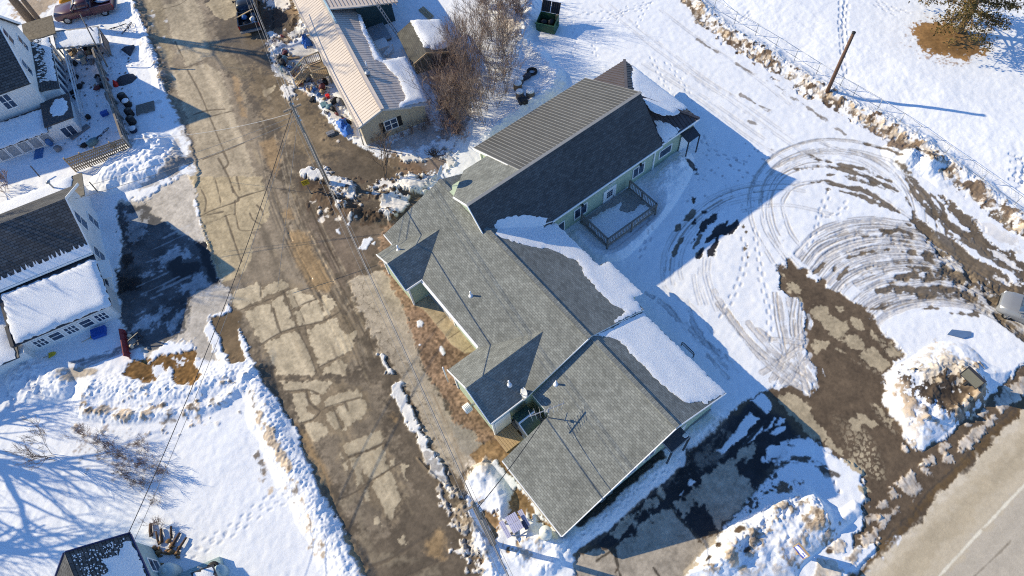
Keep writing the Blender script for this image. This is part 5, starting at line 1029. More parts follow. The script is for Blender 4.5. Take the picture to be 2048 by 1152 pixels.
fr_ = MB(); fr_.box(cx - .62 - OA, cx - .5 - OA, 22.12 - OB, 22.2 - OB, dz - .1, dz + dh + .1); fr_.box(cx + .5 - OA, cx + .62 - OA, 22.12 - OB, 22.2 - OB, dz - .1, dz + dh + .1); fr_.box(cx - .5 - OA, cx + .5 - OA, 22.12 - OB, 22.2 - OB, dz + dh, dz + dh + .1); fr_.build('frame', TRIM, dO)
# antler-like decoration above the door
an = MB(); c_ = wallpt(*K(690, 285))
for s_ in ((-.5, .05), (.5, .25), (-.3, -.18), (.35, .0), (.1, .3)): an.path([shift((c_[0], 22.12, c_[2])), shift((c_[0] + s_[0] * .5, 22.08, c_[2] + s_[1])), shift((c_[0] + s_[0], 22.05, c_[2] + s_[1] + .08))], .025, 5)
an.build('wall_ornament', TRIM, root)
for px_, py_ in (K(437, 462), K(935, 115)):
    c_ = wallpt(px_, py_); l_ = MB(); l_.lathe(shift((c_[0], 22.05, c_[2])), [(.09, -.1), (.11, 0), (.07, .12), (.03, .16)], 8); l_.build('wall_lamp', BLACK, root)
# open white storm door and awning at the east end
ew = MB(OFF); ew.prism([(30.05, 22.12, .1), (31.0, 22.12, .1), (31.0, 22.12, 2.15), (30.05, 22.12, 2.15)], (0, -.05, 0)); ew.build('door', WHITEP, root)
aw = [L_(P(x, y, z)) for x, y, z in ((1361, 267, 2.6), (1387, 252, 2.6), (1400, 269, 2.3), (1377.5, 285, 2.3))]
am = MB(OFF); am.prism(aw, (0, 0, -.08)); am.beam(aw[3] - (0, 0, .04), aw[3] - (0, 0, 2.2), .08, .08); am.beam(aw[2] - (0, 0, .04), aw[2] - (0, 0, 2.2), .08, .08); am.build('awning', METD, root)
st = MB(OFF); st.box(29.9, 31.4, 21.1, 22.12, Z0, .25); st.box(29.9, 31.4, 20.75, 21.1, Z0, .1); st.build('step', FOUND, root)
# front gable: windows, entrance canopy
for i, (x0, x1) in enumerate(((6.9, 7.9), (8.3, 9.3), (9.7, 10.55))): window(root, shift(((x0 + x1) / 2, 5.95, .95 + .18 * i)), UA, NB, x1 - x0 - .15, 1.0 + .05 * i, 0, 0, .08)
window(root, shift((11.5, 5.95, 1.6)), UA, NB, .8, 1.1, 1, 0, .08)
cn = [L_(P(1160 + x / 5.908, 820 + y / 5.908, z)) for x, y, z in ((965, 375, 2.5), (1185, 195, 2.5), (1297, 320, 2.3), (1083, 505, 2.3))]
cm_ = MB(OFF); cm_.prism(cn, (0, 0, -.12)); cm_.beam(cn[3] - (0, 0, .08), cn[3] - (0, 0, 3.0), .1, .1); cm_.beam(cn[2] - (0, 0, .08), cn[2] - (0, 0, 3.0), .1, .1); cO = cm_.build('canopy', METD, root)
tw = MB(OFF); tw.beam(cn[0] + (0, 0, -.06), cn[3] + (0, 0, -.06), .05, .16); tw.beam(cn[3] + (0, 0, -.06), cn[2] + (0, 0, -.06), .05, .16); tw.build('trim', STEEL, cO)
ds_ = MB(OFF); ds_.box(13.5, 14.5, 5.88, 5.95, Z0, 1.6); ds_.build('door', WHITEP, root)
sl0 = [L_(P(1160 + x / 5.908, 820 + y / 5.908, 2.36)) for x, y in ((1175, 250), (1225, 250), (1280, 310), (1245, 332))]; snow_slab([p - np.array(OFF) for p in sl0], (0, 0, 1), .12, 3, res=.2, edge=.2, amp=.01).build('snow_cover', SNOW, cO)
# dormer gable details
window(root, shift((6.5, 25.55, 2.75)), (0, 1, 0), (-1, 0, 0), .45, .5, 1, 0, .07); window(root, shift((6.5, 24.65, 2.05)), (0, 1, 0), (-1, 0, 0), .35, .5, 0, 0, .06)
dd = MB(OFF); dd.box(5.5, 6.5, 13.13, 13.2, -.2, 1.9); dO2 = dd.build('door', WHITEP, root); dd = MB(OFF); dd.box(5.4, 5.5, 13.12, 13.2, -.2, 2.0); dd.box(6.5, 6.6, 13.12, 13.2, -.2, 2.0); dd.box(5.5, 6.5, 13.12, 13.2, 1.9, 2.0); dd.build('frame', TRIM, dO2)
gv = MB(OFF); gv.path([(5.0, 17.9, 2.7), (5.0, 17.9, .3)], .05, 6); gv.beam((7.45, 17.5, 2.86), (7.45, 23.85, 2.86), .1, .1); gv.build('gutter', TRIM, root)

# --- snow lying on the roofs
nE = plane3((12.7, 12.86, 4.9), (17.42, 12.86, 2.79), (12.7, 28, 4.9)); nF = plane3((12.9, 5.66, 4.68), (17.27, 5.66, 2.68), (12.9, 12, 4.68))
q4 = [(980 + x / 4.8, 440 + y / 4.8) for x, y in ((45, 135), (110, 170), (250, 215), (380, 250), (480, 272), (560, 272), (630, 300), (700, 330), (760, 368), (830, 382), (852, 420), (888, 455), (895, 500), (908, 540), (960, 575), (970, 600), (1010, 625), (1015, 660), (1070, 705), (1090, 730), (1130, 760), (1150, 790), (1190, 820), (1270, 850), (1305, 885), (1240, 925), (1192, 962), (1196, 985), (1300, 935), (1470, 858), (1372, 748), (1465, 705), (1145, 402), (1045, 437), (625, 28), (560, 50), (520, 75), (545, 25), (570, 5), (400, -15), (250, -10), (100, 60))]
mpl = [on_plane(x, y, (12.7, 15, 4.9), nE) - np.array(OFF) for x, y in q4]
snow_slab(mpl, nE, .055, 1, res=.2, edge=.3, amp=.025).build('snow_cover', SNOW, root)
q5 = [(1160 + x / 4.8, 600 + y / 4.8) for x, y in ((140, 345), (270, 290), (430, 200), (605, 122), (1395, 888), (1300, 945), (1195, 1000), (1170, 968), (1100, 975), (1030, 985), (985, 968), (950, 940), (900, 905), (840, 850), (790, 818), (750, 770), (700, 740), (660, 680), (630, 640), (560, 590), (530, 550), (470, 500), (450, 460), (420, 430), (370, 390), (330, 372), (270, 352))]
fpl = [on_plane(x, y, (12.9, 8, 4.68), nF) - np.array(OFF) for x, y in q5]
snow_slab(fpl, nF, .06, 2, res=.2, edge=.3, amp=.025).build('snow_cover', SNOW, root)
nW = plane3((12.35, 24.6, 6.4), (12.35, 22.75, 6.4 - SS * 1.85), (20, 24.6, 6.4))
q6 = [(1060 + x / 4.267, 300 + y / 4.267) for x, y in ((-330, 720), (-280, 600), (-140, 560), (20, 562), (150, 580), (130, 640), (-40, 700))]
snow_slab([on_plane(x, y, (20, 24.6, 6.4), nW) - np.array(OFF) for x, y in q6], nW, .1, 3).build('snow_cover', SNOW, root)
nH = plane3(hc[0], hc[1], AP); nS = plane3(hc[3], hc[0], AP)
q7 = [(1080 + x / 4.518, 100 + y / 4.518) for x, y in ((832, 138), (1330, 520), (1290, 555), (1220, 590), (1100, 590), (1000, 545), (900, 400), (845, 360), (838, 300), (825, 240), (835, 190))]
snow_slab([on_plane(x, y, hc[0], nH) - np.array(OFF) for x, y in q7], nH, .09, 4, amp=.03).build('snow_cover', SNOW, root)
q8 = [(1080 + x / 4.518, 100 + y / 4.518) for x, y in ((1030, 640), (1140, 655), (1200, 690), (1285, 712), (1250, 735), (1190, 790), (1140, 840), (1105, 830), (1060, 730))]
snow_slab([on_plane(x, y, hc[0], nS) - np.array(OFF) for x, y in q8], nS, .09, 5, amp=.03).build('snow_cover', SNOW, root)
# --- vents and pipes
nWm = plane3((7.55, 12.86, 3.0), (12.7, 12.86, 4.9), (7.55, 20, 3.0)); nWf = plane3((4.5, 5.66, 1.33), (12.9, 5.66, 4.68), (4.5, 10, 1.33)); nD1 = plane3((6.25, 27.65, 3.02), (6.25, 25.8, 4.1), (8, 25.8, 4.1)); nD2 = plane3((5.12, 12.98, 2.95), (5.12, 15.2, 4.28), (8, 15.2, 4.28))
for px_, py_, p0, n_2, hh in ((942, 591, (7.55, 15, 3.0), nWm, .5), (797, 499.5, (6.25, 25.8, 4.1), nD1, .5), (1112, 768, (12.9, 8, 4.68), nWf, .42), (1018.5, 769, (5.12, 15.2, 4.28), nD2, .55)):
    c_ = on_plane(px_, py_, p0, n_2); v_ = MB(OFF); v_.path([c_ - (0, 0, .1), c_ + (0, 0, hh)], .06, 8); v_.lathe(c_ - (0, 0, .04), [(.2, -.06), (.14, .08), (.07, .14)], 10); v_.build('vent_pipe', PVC, root)
SITE = {}
# ------------------------------------------------------------------ deck beside the wing
dk = thing('deck', 'snow covered wooden deck with dark railings beside the wing door', 'deck', ab(22.3, 20.5, 0), HEAD)
def D(a, b, z): return (a - 22.3, b - 20.5, z)
m = MB(); fz = .5
for i in range(22):
    b_ = 19.02 + i * .137; m.box(-2.4, 2.45, b_ - 20.5, b_ - 20.5 + .125, fz - .05, fz)
m.build('floor', WOODG, dk)
for a_, b_ in ((19.95, 19.05), (22.3, 19.05), (24.7, 19.05), (19.95, 21.9), (24.7, 21.9), (24.7, 20.5)): m = MB(); m.box(a_ - 22.3 - .05, a_ - 22.3 + .05, b_ - 20.55, b_ - 20.45, -.6, fz + .95); m.build('post', WOODD, dk)
m = MB()
for (a0, b0, a1, b1) in ((19.95, 19.05, 24.7, 19.05), (19.95, 19.05, 19.95, 21.9), (24.7, 19.05, 24.7, 21.9)):
    m.beam(D(a0, b0, fz + .95), D(a1, b1, fz + .95), .14, .05); m.beam(D(a0, b0, fz + .12), D(a1, b1, fz + .12), .05, .08)
    L = math.hypot(a1 - a0, b1 - b0); n = int(L / .15)
    for i in range(1, n): t = i / n; m.beam(D(a0 + (a1 - a0) * t, b0 + (b1 - b0) * t, fz + .12), D(a0 + (a1 - a0) * t, b0 + (b1 - b0) * t, fz + .93), .035, .035)
m.build('railing', WOODD, dk)
snow_slab([D(a_, b_, fz) for a_, b_ in ((20.05, 19.15), (22.0, 19.12), (24.5, 19.15), (24.6, 20.0), (24.3, 20.3), (23.6, 20.1), (23.0, 20.4), (22.8, 20.9), (23.4, 21.3), (22.4, 21.5), (21.5, 21.6), (20.5, 21.7), (20.1, 21.3))], (0, 0, 1), .12, 7, res=.2, edge=.25, amp=.03).build('snow_cover', SNOW, dk)
# ------------------------------------------------------------------ small shed, landing, tank, table and other things round the building
sh = thing('storage_shed', 'small storage shed with a ribbed green roof tucked in the corner of the building', 'shed', ab(7.2, 12.1, 0), HEAD)
m = MB(); m.prism([(-.5, -.62, -.8), (-.5, -.62, 1.62), (-.5, .06, 2.02), (-.5, .72, 1.62), (-.5, .72, -.8)], (.95, 0, 0)); m.build('wall', WOODG, sh)
SHG = mat('green_metal_roof', (.05, .10, .085), .45, .15, 3, 0, spec=.5)
m = MB(); m.prism([(-.62, .06, 2.09), (.52, .06, 2.09), (.52, -.78, 1.62), (-.62, -.78, 1.62)], (0, 0, -.05)); m.prism([(-.62, .06, 2.09), (.52, .06, 2.09), (.52, .86, 1.62), (-.62, .86, 1.62)], (0, 0, -.05))
for i in range(9): x = -.6 + i * .138; m.beam((x, .06, 2.1), (x, -.79, 1.635), .03, .035); m.beam((x, .06, 2.1), (x, .87, 1.635), .03, .035)
rO = m.build('roof', SHG, sh); m = MB(); m.beam((-.64, .06, 2.12), (.54, .06, 2.12), .1, .05); m.beam((-.64, .06, 2.09), (-.64, -.8, 1.62), .06, .08); m.build('ridge_cap', TRIM, rO)
m = MB(); m.box(-.56, -.5, -.35, .4, 0, 1.6); m.build('door', WOODG, sh)
ld = thing('wooden_landing', 'low plank landing before the white door next to the small shed', 'landing', ab(5.9, 12.55, 0), HEAD)
m = MB()
for i in range(8): m.box(-.75 + i * .17, -.75 + i * .17 + .155, -.75, .55, .05, .12)
m.build('planks', WOODL, ld); m = MB(); m.box(-.74, .6, -.72, .53, -.8, .045); m.build('frame', WOODD, ld)
o = MB(); q = G(1022, 866); q = ab(6.75, 12.75, 0); o.box(-.22, .22, -.3, .3, .12, .42); pb = o.build('planter_box', WOODD); pb.location = (q[0], q[1], .0); pb.rotation_euler = (0, 0, HEAD); tag(pb, 'wooden planter box on the plank landing by the shed', 'planter')

def place(o, px, py, rz=0.0, dz=0.0):
    p = G(px, py); o.location = (p[0], p[1], p[2] + dz); o.rotation_euler = (0, 0, rz); return o
pt = thing('picnic_table', 'small pale lavender picnic table with two benches in the snow', 'picnic table', G(1030, 1050), rad(-67))
LAV = courses('lavender_paint', (.46, .46, .62), (.44, .44, .60), (.24, .24, .34), 6, .115, .012, blotch=.08, offset=0)
m = MB()
for i in range(6): m.box(-.52, .52, -.35 + i * .118, -.35 + i * .118 + .108, .68, .72)
m.build('tabletop', LAV, pt)
for s in (-1, 1):
    m = MB(); m.box(-.52, .52, s * .64 - .14, s * .64 + .14, .39, .43); m.build('bench', LAV, pt)
for s in (-1, 1):
    m = MB(); m.beam((s * .38, -.55, -.1), (s * .38, -.2, .68), .05, .09, up=(1, 0, 0)); m.beam((s * .38, .55, -.1), (s * .38, .2, .68), .05, .09, up=(1, 0, 0)); m.beam((s * .34, -.7, .36), (s * .34, .7, .36), .05, .08); m.build('leg', WOODD, pt)
o = MB(); o.box(-.28, .28, -.12, .12, 0, .05); o = o.build('folded_tarp', mat('navy_cloth', (.07, .08, .14), .8, .2, 8, .2)); tag(o, 'folded navy cloth lying on the bench of the picnic table', 'cloth')
p = G(1047, 1047); o.location = (p[0], p[1], p[2] + .5); q = P(1050, 1050, pt.location[2] + .43); o.location = (q[0], q[1], pt.location[2] + .432); o.rotation_euler = (0, 0, rad(-67))
p = G(1092, 1070)
tk = thing('gas_tank', 'upright white gas tank with a domed top at the corner of the green building', 'gas tank', (p[0], p[1], p[2] - .1))
TANK = mat('cream_paint', (.66, .66, .58), .5, .07, 3, .05)
m = MB(); m.lathe((0, 0, 0), [(.36, 0), (.38, .05), (.38, 1.0), (.36, 1.12), (.29, 1.22), (.17, 1.29), (.05, 1.31)], 24); tO = m.build('tank_body', TANK, tk)
m = MB(); m.lathe((0, 0, 1.29), [(.1, 0), (.11, .1), (.07, .14)], 12); m.build('cap', TANK, tk); m = MB()
for i, x in enumerate((-.1, -.03, .04, .11)): m.box(x - .015, x + .02, -.386, -.378, .5, .58 + .02 * (i % 2))
m.build('lettering', BLACK, tk)
mt = MB(); mt.box(-.12, .12, -.1, .1, .5, .95); mt.lathe((0, -.12, .75), [(.09, -.02), (.1, 0), (.08, .06)], 10); mt.path([(0, 0, .5), (0, 0, -.4)], .03, 6); mO = mt.build('gas_meter', STEEL); tag(mO, 'grey gas meter on the green corner wall next to the white tank', 'gas meter'); q = ab(4.75, 5.78, -.6); mO.location = tuple(q); mO.rotation_euler = (0, 0, HEAD)
# ribbed drum on a bracket
dr = thing('wall_drum', 'ribbed white drum held on a bracket off the green gable wall', 'drum', ab(4.75, 15.1, 1.7), HEAD)
m = MB()
for i in range(5): m.path([(-.22 + i * .09, 0, 0), (-.15 + i * .09, 0, 0)], [.30, .30], 20)
m.path([(-.24, 0, 0), (.24, 0, 0)], .26, 20); m.build('drum_body', WHITEP, dr)
m = MB(); m.beam((.2, 0, -.05), (.58, 0, -.05), .12, .12); m.build('bracket', STEEL, dr)
def dish(name, label, loc, az, r, mast, el=.5, group=None):
    t = thing(name, label, 'satellite dish', loc, az, group)
    m = MB(); m.path([(0, 0, -.1), (0, 0, mast)], .035, 8); m.build('mast', STEEL, t)
    m = MB(); c = np.array([.12, 0, mast + .1]); n_ = np.array([math.cos(el), 0, math.sin(el)]); u_ = np.array([0, 1, 0]); v_ = np.cross(n_, u_); V = []; fs = []; K_ = 20
    for i in range(5):
        rr = r * i / 4 if i else .01
        for k in range(K_): a_ = 2 * math.pi * k / K_; V.append(c + (u_ * math.cos(a_) + v_ * math.sin(a_)) * rr + n_ * (rr * rr / r * .35))
    b0 = len(V); V += [p_ - n_ * .02 for p_ in V]
    for s in (0, b0):
        for i in range(4):
            for k in range(K_): f = [s + i * K_ + k, s + i * K_ + (k + 1) % K_, s + (i + 1) * K_ + (k + 1) % K_, s + (i + 1) * K_ + k]; fs.append(f if s == 0 else f[::-1])
    fs += [[4 * K_ + k, 4 * K_ + (k + 1) % K_, b0 + 4 * K_ + (k + 1) % K_, b0 + 4 * K_ + k] for k in range(K_)]
    m.add(V, fs, 0, True); m.build('reflector', mat('dish_paint', (.55, .56, .57), .5, .06, 4, .02), t)
    m = MB(); m.path([c - v_ * r * .9, c + n_ * r * 1.0], .018, 6); m.lathe(c + n_ * r * 1.0 - (0, 0, .05), [(.05, 0), (.06, .06), (.04, .12)], 8); m.build('feed_arm', STEEL, t)
    return t
q = on_plane(891.5, 368, (12.7, 20, 4.9), nE); dish('satellite_dish', 'satellite dish on a tall mast at the roof peak by the metal roofed wing', ab(*q), rad(158), .48, 1.1, .25)
dish('satellite_dish', 'pale satellite dish at the eave above the small green roofed shed', ab(7.95, 13.0, 3.0), rad(200), .34, .35, .5)
an = thing('tv_antenna', 'thin television antenna on a mast at the notch of the front roof', 'antenna', ab(8.05, 11.15, 2.7), HEAD)
m = MB(); m.path([(0, 0, -.2), (0, 0, 1.5)], .03, 8); m.build('mast', STEEL, an)
m = MB(); m.beam((-1.1, .35, 1.42), (1.0, -.3, 1.42), .05, .05); m.build('boom', STEEL, an)
m = MB()
for i in range(8): t = -1 + i * .27; m.path([(t - .1 - .03 * i, .33 * -t - .35 + .02 * i, 1.44), (t + .1 + .03 * i, .33 * -t + .35 - .02 * i, 1.44)], .012, 5)
m.path([(-.15, .1, .9), (.4, .2, .95)], .02, 5); m.lathe((0, 0, 1.1), [(.09, 0), (.1, .1), (.05, .14)], 8); m.build('antenna_rods', STEEL, an)
br = thing('bike_rack', 'bent metal hoop rail standing in shaded snow along the east wall', 'rail', G(1374, 703), HEAD + rad(90))
m = MB(); m.path([(-.55, 0, -.1), (-.55, 0, .5), (-.45, 0, .6), (.45, 0, .6), (.55, 0, .5), (.55, 0, -.1)], .035, 8); m.build('hoop', METD, br); m = MB(); m.beam((-.55, 0, .35), (.55, 0, .35), .04, .04); m.build('crossbar', METD, br)
# ------------------------------------------------------------------ signs
def sign_board(name, label, px, py, rz, w_, h_, z0, face, frame_m, t_=.1, post=.09):
    p = G(px, py); t = thing(name, label, 'sign', (p[0], p[1], p[2]), rz)
    m = MB(); m.box(-w_ / 2, w_ / 2, -t_ / 2, t_ / 2, z0, z0 + h_); m.build('board', face, t)
    m = MB()
    for x0, x1, a0, a1 in ((-w_ / 2 - .05, w_ / 2 + .05, z0 - .05, z0), (-w_ / 2 - .05, w_ / 2 + .05, z0 + h_, z0 + h_ + .05), (-w_ / 2 - .05, -w_ / 2, z0, z0 + h_), (w_ / 2, w_ / 2 + .05, z0, z0 + h_)): m.box(x0, x1, -t_ / 2 - .02, t_ / 2 + .02, a0, a1)
    m.build('frame', frame_m, t); m = MB(); m.beam((0, 0, -.6), (0, 0, z0), post * 1.6, post * 1.6); m.build('post', frame_m, t); return t
sign_board('roadside_sign', 'blank grey sign board in a dark frame standing on the dirty snow heap', 1929, 768, rad(-65), 1.15, .95, .55, mat('grey_sign_face', (.15, .15, .13), .6, .05, 3, 0), METD, .14)
s2 = sign_board('roadside_sign', 'blue and white sign in a tan frame on the heap near the highway', 1594, 1107, rad(-64), .74, .95, .35, mat('white_sign_face', (.66, .68, .74), .5, .04, 3, 0), WOODL, .08)
BLU = mat('blue_sign_paint', (.03, .06, .42), .5, .1, 3, 0)
m = MB()
for q in (((-.37, 1.3), (.30, 1.3), (.30, 1.22), (.1, 1.18), (-.22, 1.1), (-.37, .98)), ((.37, .35), (-.37, .35), (-.37, .5), (-.1, .55), (.1, .48), (.37, .62)), ((.12, .80), (.20, .80), (.20, .97), (.12, .97)), ((.25, .72), (.31, .72), (.31, .97), (.25, .97))): m.prism([(x, -.041, z) for x, z in q], (0, -.006, 0))
m.build('lettering', BLU, s2)
yg = thing('street_sign', 'yellow square warning sign on a post by the dirty snow', 'sign', G(622, 387), rad(15))
YEL = mat('yellow_sign', (.55, .36, .02), .5, .08, 4, 0)
m = MB(); m.beam((0, 0, -.4), (0, 0, 1.55), .07, .05); m.build('post', WOODD, yg); m = MB(); m.box(-.27, .27, -.04, -.02, 1.1, 1.62); fO = m.build('sign_plate', YEL, yg)
m = MB()
for x0, x1, z0_ in ((-.2, .18, 1.46), (-.18, .2, 1.34), (-.15, .12, 1.22)):
    x = x0
    while x < x1: m.box(x, x + .05, -.046, -.041, z0_, z0_ + .07); x += .075
m.build('lettering', BLACK, fO)
o = MB(); o.prism([(-.75, -.2, 0), (-.45, .22, 0), (.1, .25, 0), (.75, .3, 0), (.7, -.05, 0), (.2, -.3, 0)], (0, 0, .06)); o = o.build('blue_patch_slab', mat('slate_blue_slab', (.10, .17, .30), .6, .1, 4, .1)); place(o, 1918, 668, rad(-20), .02); tag(o, 'flat slate blue slab added for a blue patch on clean snow above the heap with the grey sign', 'sheet')  # added slab standing in for a dark blue patch on the snow

# ------------------------------------------------------------------ poles and wires
P1 = G(1655, 182); q = thing('wooden_pole', 'bare dark red brown pole without wires at the fence', 'pole', (P1[0], P1[1], P1[2]))
m = MB(); m.path([(0, 0, -.6), (.0, .0, 3), (.02, -.02, 5.75)], [.16, .14, .12], 12); m.build('shaft', POLED, q); m = MB(); m.lathe((.02, -.02, 5.7), [(.14, 0), (.15, .1), (.05, .16)], 12); m.build('cap', BLACK, q)
P2 = G(656, 367); P3 = G(986.5, 1087); H2_, H3_ = 8.6, 10.4
def pole(p, h, label, arm=None):
    q = thing('utility_pole', label, 'utility pole', (p[0], p[1], p[2]))
    m = MB(); m.path([(0, 0, -.8), (0, 0, h * .5), (0, 0, h)], [.17, .145, .11], 12); m.build('shaft', POLE, q)
    if arm: m = MB(); m.beam((-arm[0], -arm[1], h - .5), (arm[0], arm[1], h - .5), .1, .12); m.build('crossarm', POLE, q)
    m = MB()
    for z_ in (h - .15, h - 1.3, h - 1.7): m.lathe((.17, 0, z_), [(.03, -.06), (.06, -.02), (.06, .03), (.03, .08)], 8)
    m.build('insulator', mat('porcelain', (.6, .6, .58), .3, .05, 3, 0), q); return q
pole(P2, H2_, 'utility pole beside the yellow sign, many wires at its top', (.6, .25)); pole(P3, H3_, 'utility pole behind the picnic table throwing a long shadow', (.5, .2))
wn = [0]
def wire(p, q, sag, r, label, group=None, m_=None, n=24):
    p = np.array(p, float); q = np.array(q, float); b = MB()
    b.path([p + (q - p) * t - np.array([0, 0, sag * 4 * t * (1 - t)]) for t in np.linspace(0, 1, n)], r, 5)
    o = b.build('power_line', m_ or WIRE); tag(o, label, 'wire', group); return o
T2t = P2 + (0, 0, H2_ - .15); T3t = P3 + (0, 0, H3_ - .2); NP = P(462, -95, 8.8)
LW = 'wires strung along the west road'
for dx, dz, r in ((0, 0, .014), (.25, -.3, .010), (-.3, -.3, .010), (.05, -2.6, .035)):
    wire(T2t + (dx, 0, dz), NP + (dx, 0, dz), .5, r, 'wire running from the pole by the yellow sign over the black pickup', LW)
    wire(T2t + (dx, 0, dz), T3t + (dx, 0, dz), .45, r, 'wire running along the west road between the two utility poles', LW)
    wire(T3t + (dx, 0, dz), P(1140, 1420, 9.5) + (dx, 0, dz), .4, r, 'wire leaving the frame at the bottom from the pole by the picnic table', LW)
wire(P2 + (0, 0, H2_ - .9), P(268, 278, 4.5), .5, .014, 'pale twisted service wire crossing the road to the white house with the bay', None, mat('pale_wire', (.55, .53, .5), .6, .05, 3, 0))
wire(T2t - (0, 0, .4), P(257, 1066, 5.0), .8, .024, 'dark service wire dropping to the roof of the teal house', None, WIRED, 40)
wire(T2t - (0, 0, .7), P(270, 1078, 4.3), .9, .016, 'thin wire beside the dark service wire to the teal house', None, WIRE, 40)
wire(P2 + (0, 0, H2_ - 1.6), P(150, 398, 5.5), .4, .016, 'thin wire from the pole to the gable of the white house by the icy driveway')
wire(P2 + (0, 0, H2_ - 1.2), P(158, 376, 5.8), .3, .013, 'thinnest wire above the icy driveway reaching the white gable')
wire(T3t - (0, 0, 1.2), ab(8.05, 11.15, 3.6), .5, .022, 'service wire from the pole to the antenna mast on the front roof', None, WIRED)
wire(P2 + (0, 0, 7.0), P2 + np.array([-3.4, -9.0, .1]), .0, .015, 'guy wire slanting to the road edge from the pole by the yellow sign')
# ------------------------------------------------------------------ chain link fence along the snow field
FP = [(1384, -20), (1428, 18), (1470, 42), (1512, 66), (1552, 92), (1590, 116), (1634, 144), (1680, 172), (1708, 188), (1756, 216), (1800, 244), (1832, 268), (1890, 308), (1964, 360), (2030, 408), (2100, 460)]
fe = thing('chain_link_fence', 'low grey chain link fence along the edge of the snow field', 'fence', (0, 0, 0))
W_ = [G0(x, y, .35) for x, y in FP]; rail = MB(); mesh_ = MB()
for i, p in enumerate(W_):
    m = MB(); m.path([(p[0], p[1], p[2] - .6), (p[0], p[1], p[2] + .95)], .028, 6); m.build('post', STEEL, fe)
    if i:
        a, b = W_[i - 1], p
        for z_ in (.92, .1): rail.path([a + (0, 0, z_), b + (0, 0, z_)], .014, 6)
        L = np.linalg.norm(b - a); n = int(L / .5)
        for k in range(n):
            t0 = k / n; t1 = min(1, (k + 3) / n)
            for s in (0, 1):
                u0, u1 = (t0, t1) if s else (t1, t0)
                mesh_.add([a + (b - a) * u0 + (0, 0, .1), a + (b - a) * (u0 + .005) + (0, 0, .1), a + (b - a) * (u1 + .005) + (0, 0, .92), a + (b - a) * u1 + (0, 0, .92)], [[0, 1, 2, 3]])
rail.build('rail', STEEL, fe); mesh_.build('wire_mesh', STEEL, fe)
# ------------------------------------------------------------------ dumpster
p = G(1091, 66); du = thing('dumpster', 'dark green steel dumpster with its black lids thrown open', 'dumpster', (p[0], p[1], p[2] - .05), rad(-28))
DG = mat('green_steel', (.03, .085, .045), .55, .3, 3, .08)
m = MB(); t = .05
m.prism([(-.85, 0, .1), (-.85, -.12, 1.0), (-.85, 1.2, 1.25), (-.85, 1.2, .1)], (.05, 0, 0)); m.prism([(.8, 0, .1), (.8, -.12, 1.0), (.8, 1.2, 1.25), (.8, 1.2, .1)], (.05, 0, 0))
m.prism([(-.8, 0, .1), (.8, 0, .1), (.8, -.12, 1.0), (-.8, -.12, 1.0)], (0, .05, 0)); m.box(-.8, .8, 1.15, 1.2, .1, 1.25); m.box(-.8, .8, 0, 1.2, .1, .16)
m.beam((-.9, -.12, 1.0), (.9, -.12, 1.0), .09, .09); m.beam((-.9, .55, .7), (-.9, .9, .7), .1, .16); m.beam((.9, .55, .7), (.9, .9, .7), .1, .16); m.build('bin_body', DG, du)
for s in (-1, 1):
    m = MB(); x0, x1 = (-.84, -.03) if s < 0 else (.03, .84)
    m.prism([(x0, 1.22, 1.26), (x1, 1.22, 1.26), (x1, 1.75, 2.0), (x0, 1.75, 2.0)], (0, .05, .0))
    for k in range(4): x = x0 + .1 + k * .2; m.beam((x, 1.2, 1.28), (x, 1.73, 2.0), .05, .05)
    m.build('lid', BLACK, du)
for i in range(5): pass
m = MB(); m.blob((-.3, .5, .75), (.35, .3, .25), 0, 1); m.blob((.35, .6, .8), (.3, .35, .3), 0, 2); o = m.build('rubbish', BLACK, du)
m = MB(); m.prism([(.55, .9, .5), (.75, .95, .5), (.80, 1.05, 1.35), (.62, 1.0, 1.35)], (0, .06, 0)); m.build('cardboard', mat('cardboard', (.42, .27, .14), .9, .1, 4, 0), du)
# ------------------------------------------------------------------ barrels in the snow by the thicket
BR = mat('barrel', (.14, .12, .11), .7, .3, 5, .1)
def barrel(px, py, r, h, label, snow=True, mm=BR, group=None, tilt=0):
    p = G(px, py); t = thing('barrel', label, 'barrel', (p[0], p[1], p[2] - .1), rnd.uniform(0, 3), group); t.rotation_euler[0] = tilt
    m = MB(); m.lathe((0, 0, 0), [(r, 0), (r * 1.03, h * .33), (r, h * .36), (r * 1.03, h * .66), (r, h * .7), (r, h)], 16); m.build('barrel_body', mm, t)
    if snow: m = MB(); m.lathe((0, 0, h), [(r * .99, 0), (r * .96, .06), (r * .7, .12), (r * .2, .14)], 16); m.build('snow_cover', SNOW, t)
GB = 'barrels standing in the snow by the thicket'
barrel(1040, 195, .33, .75, 'barrel with a white snow cap, left of the nearest pair', True, BR, GB); barrel(1061, 193, .35, .7, 'barrel with a white snow cap, right of the nearest pair', True, BR, GB)
barrel(1036, 177, .36, .7, 'brown barrel with a half bare top behind the snow capped pair', True, mat('brown_barrel', (.26, .17, .10), .8, .2, 5, .1), GB); barrel(1041, 165, .27, .55, 'smallest snow filled tub of the barrel group', True, BR, GB)
m = MB(); m.blob((0, 0, .15), (.5, .32, .22), 0, 4); o = m.build('tarp_bundle', mat('charcoal_tarp', (.05, .05, .06), .7, .3, 6, .3)); place(o, 1053, 156, .5); tag(o, 'charcoal tarp bundle lying in snow behind the barrels', 'tarp')
m = MB(); m.path([(.35 * math.cos(t), .35 * math.sin(t), .12) for t in np.linspace(0, 6.28, 20)], .12, 8); o = m.build('old_tyre', RUBBER); place(o, 1064, 145, 0); tag(o, 'old tyre lying farthest back behind the barrels', 'tyre')
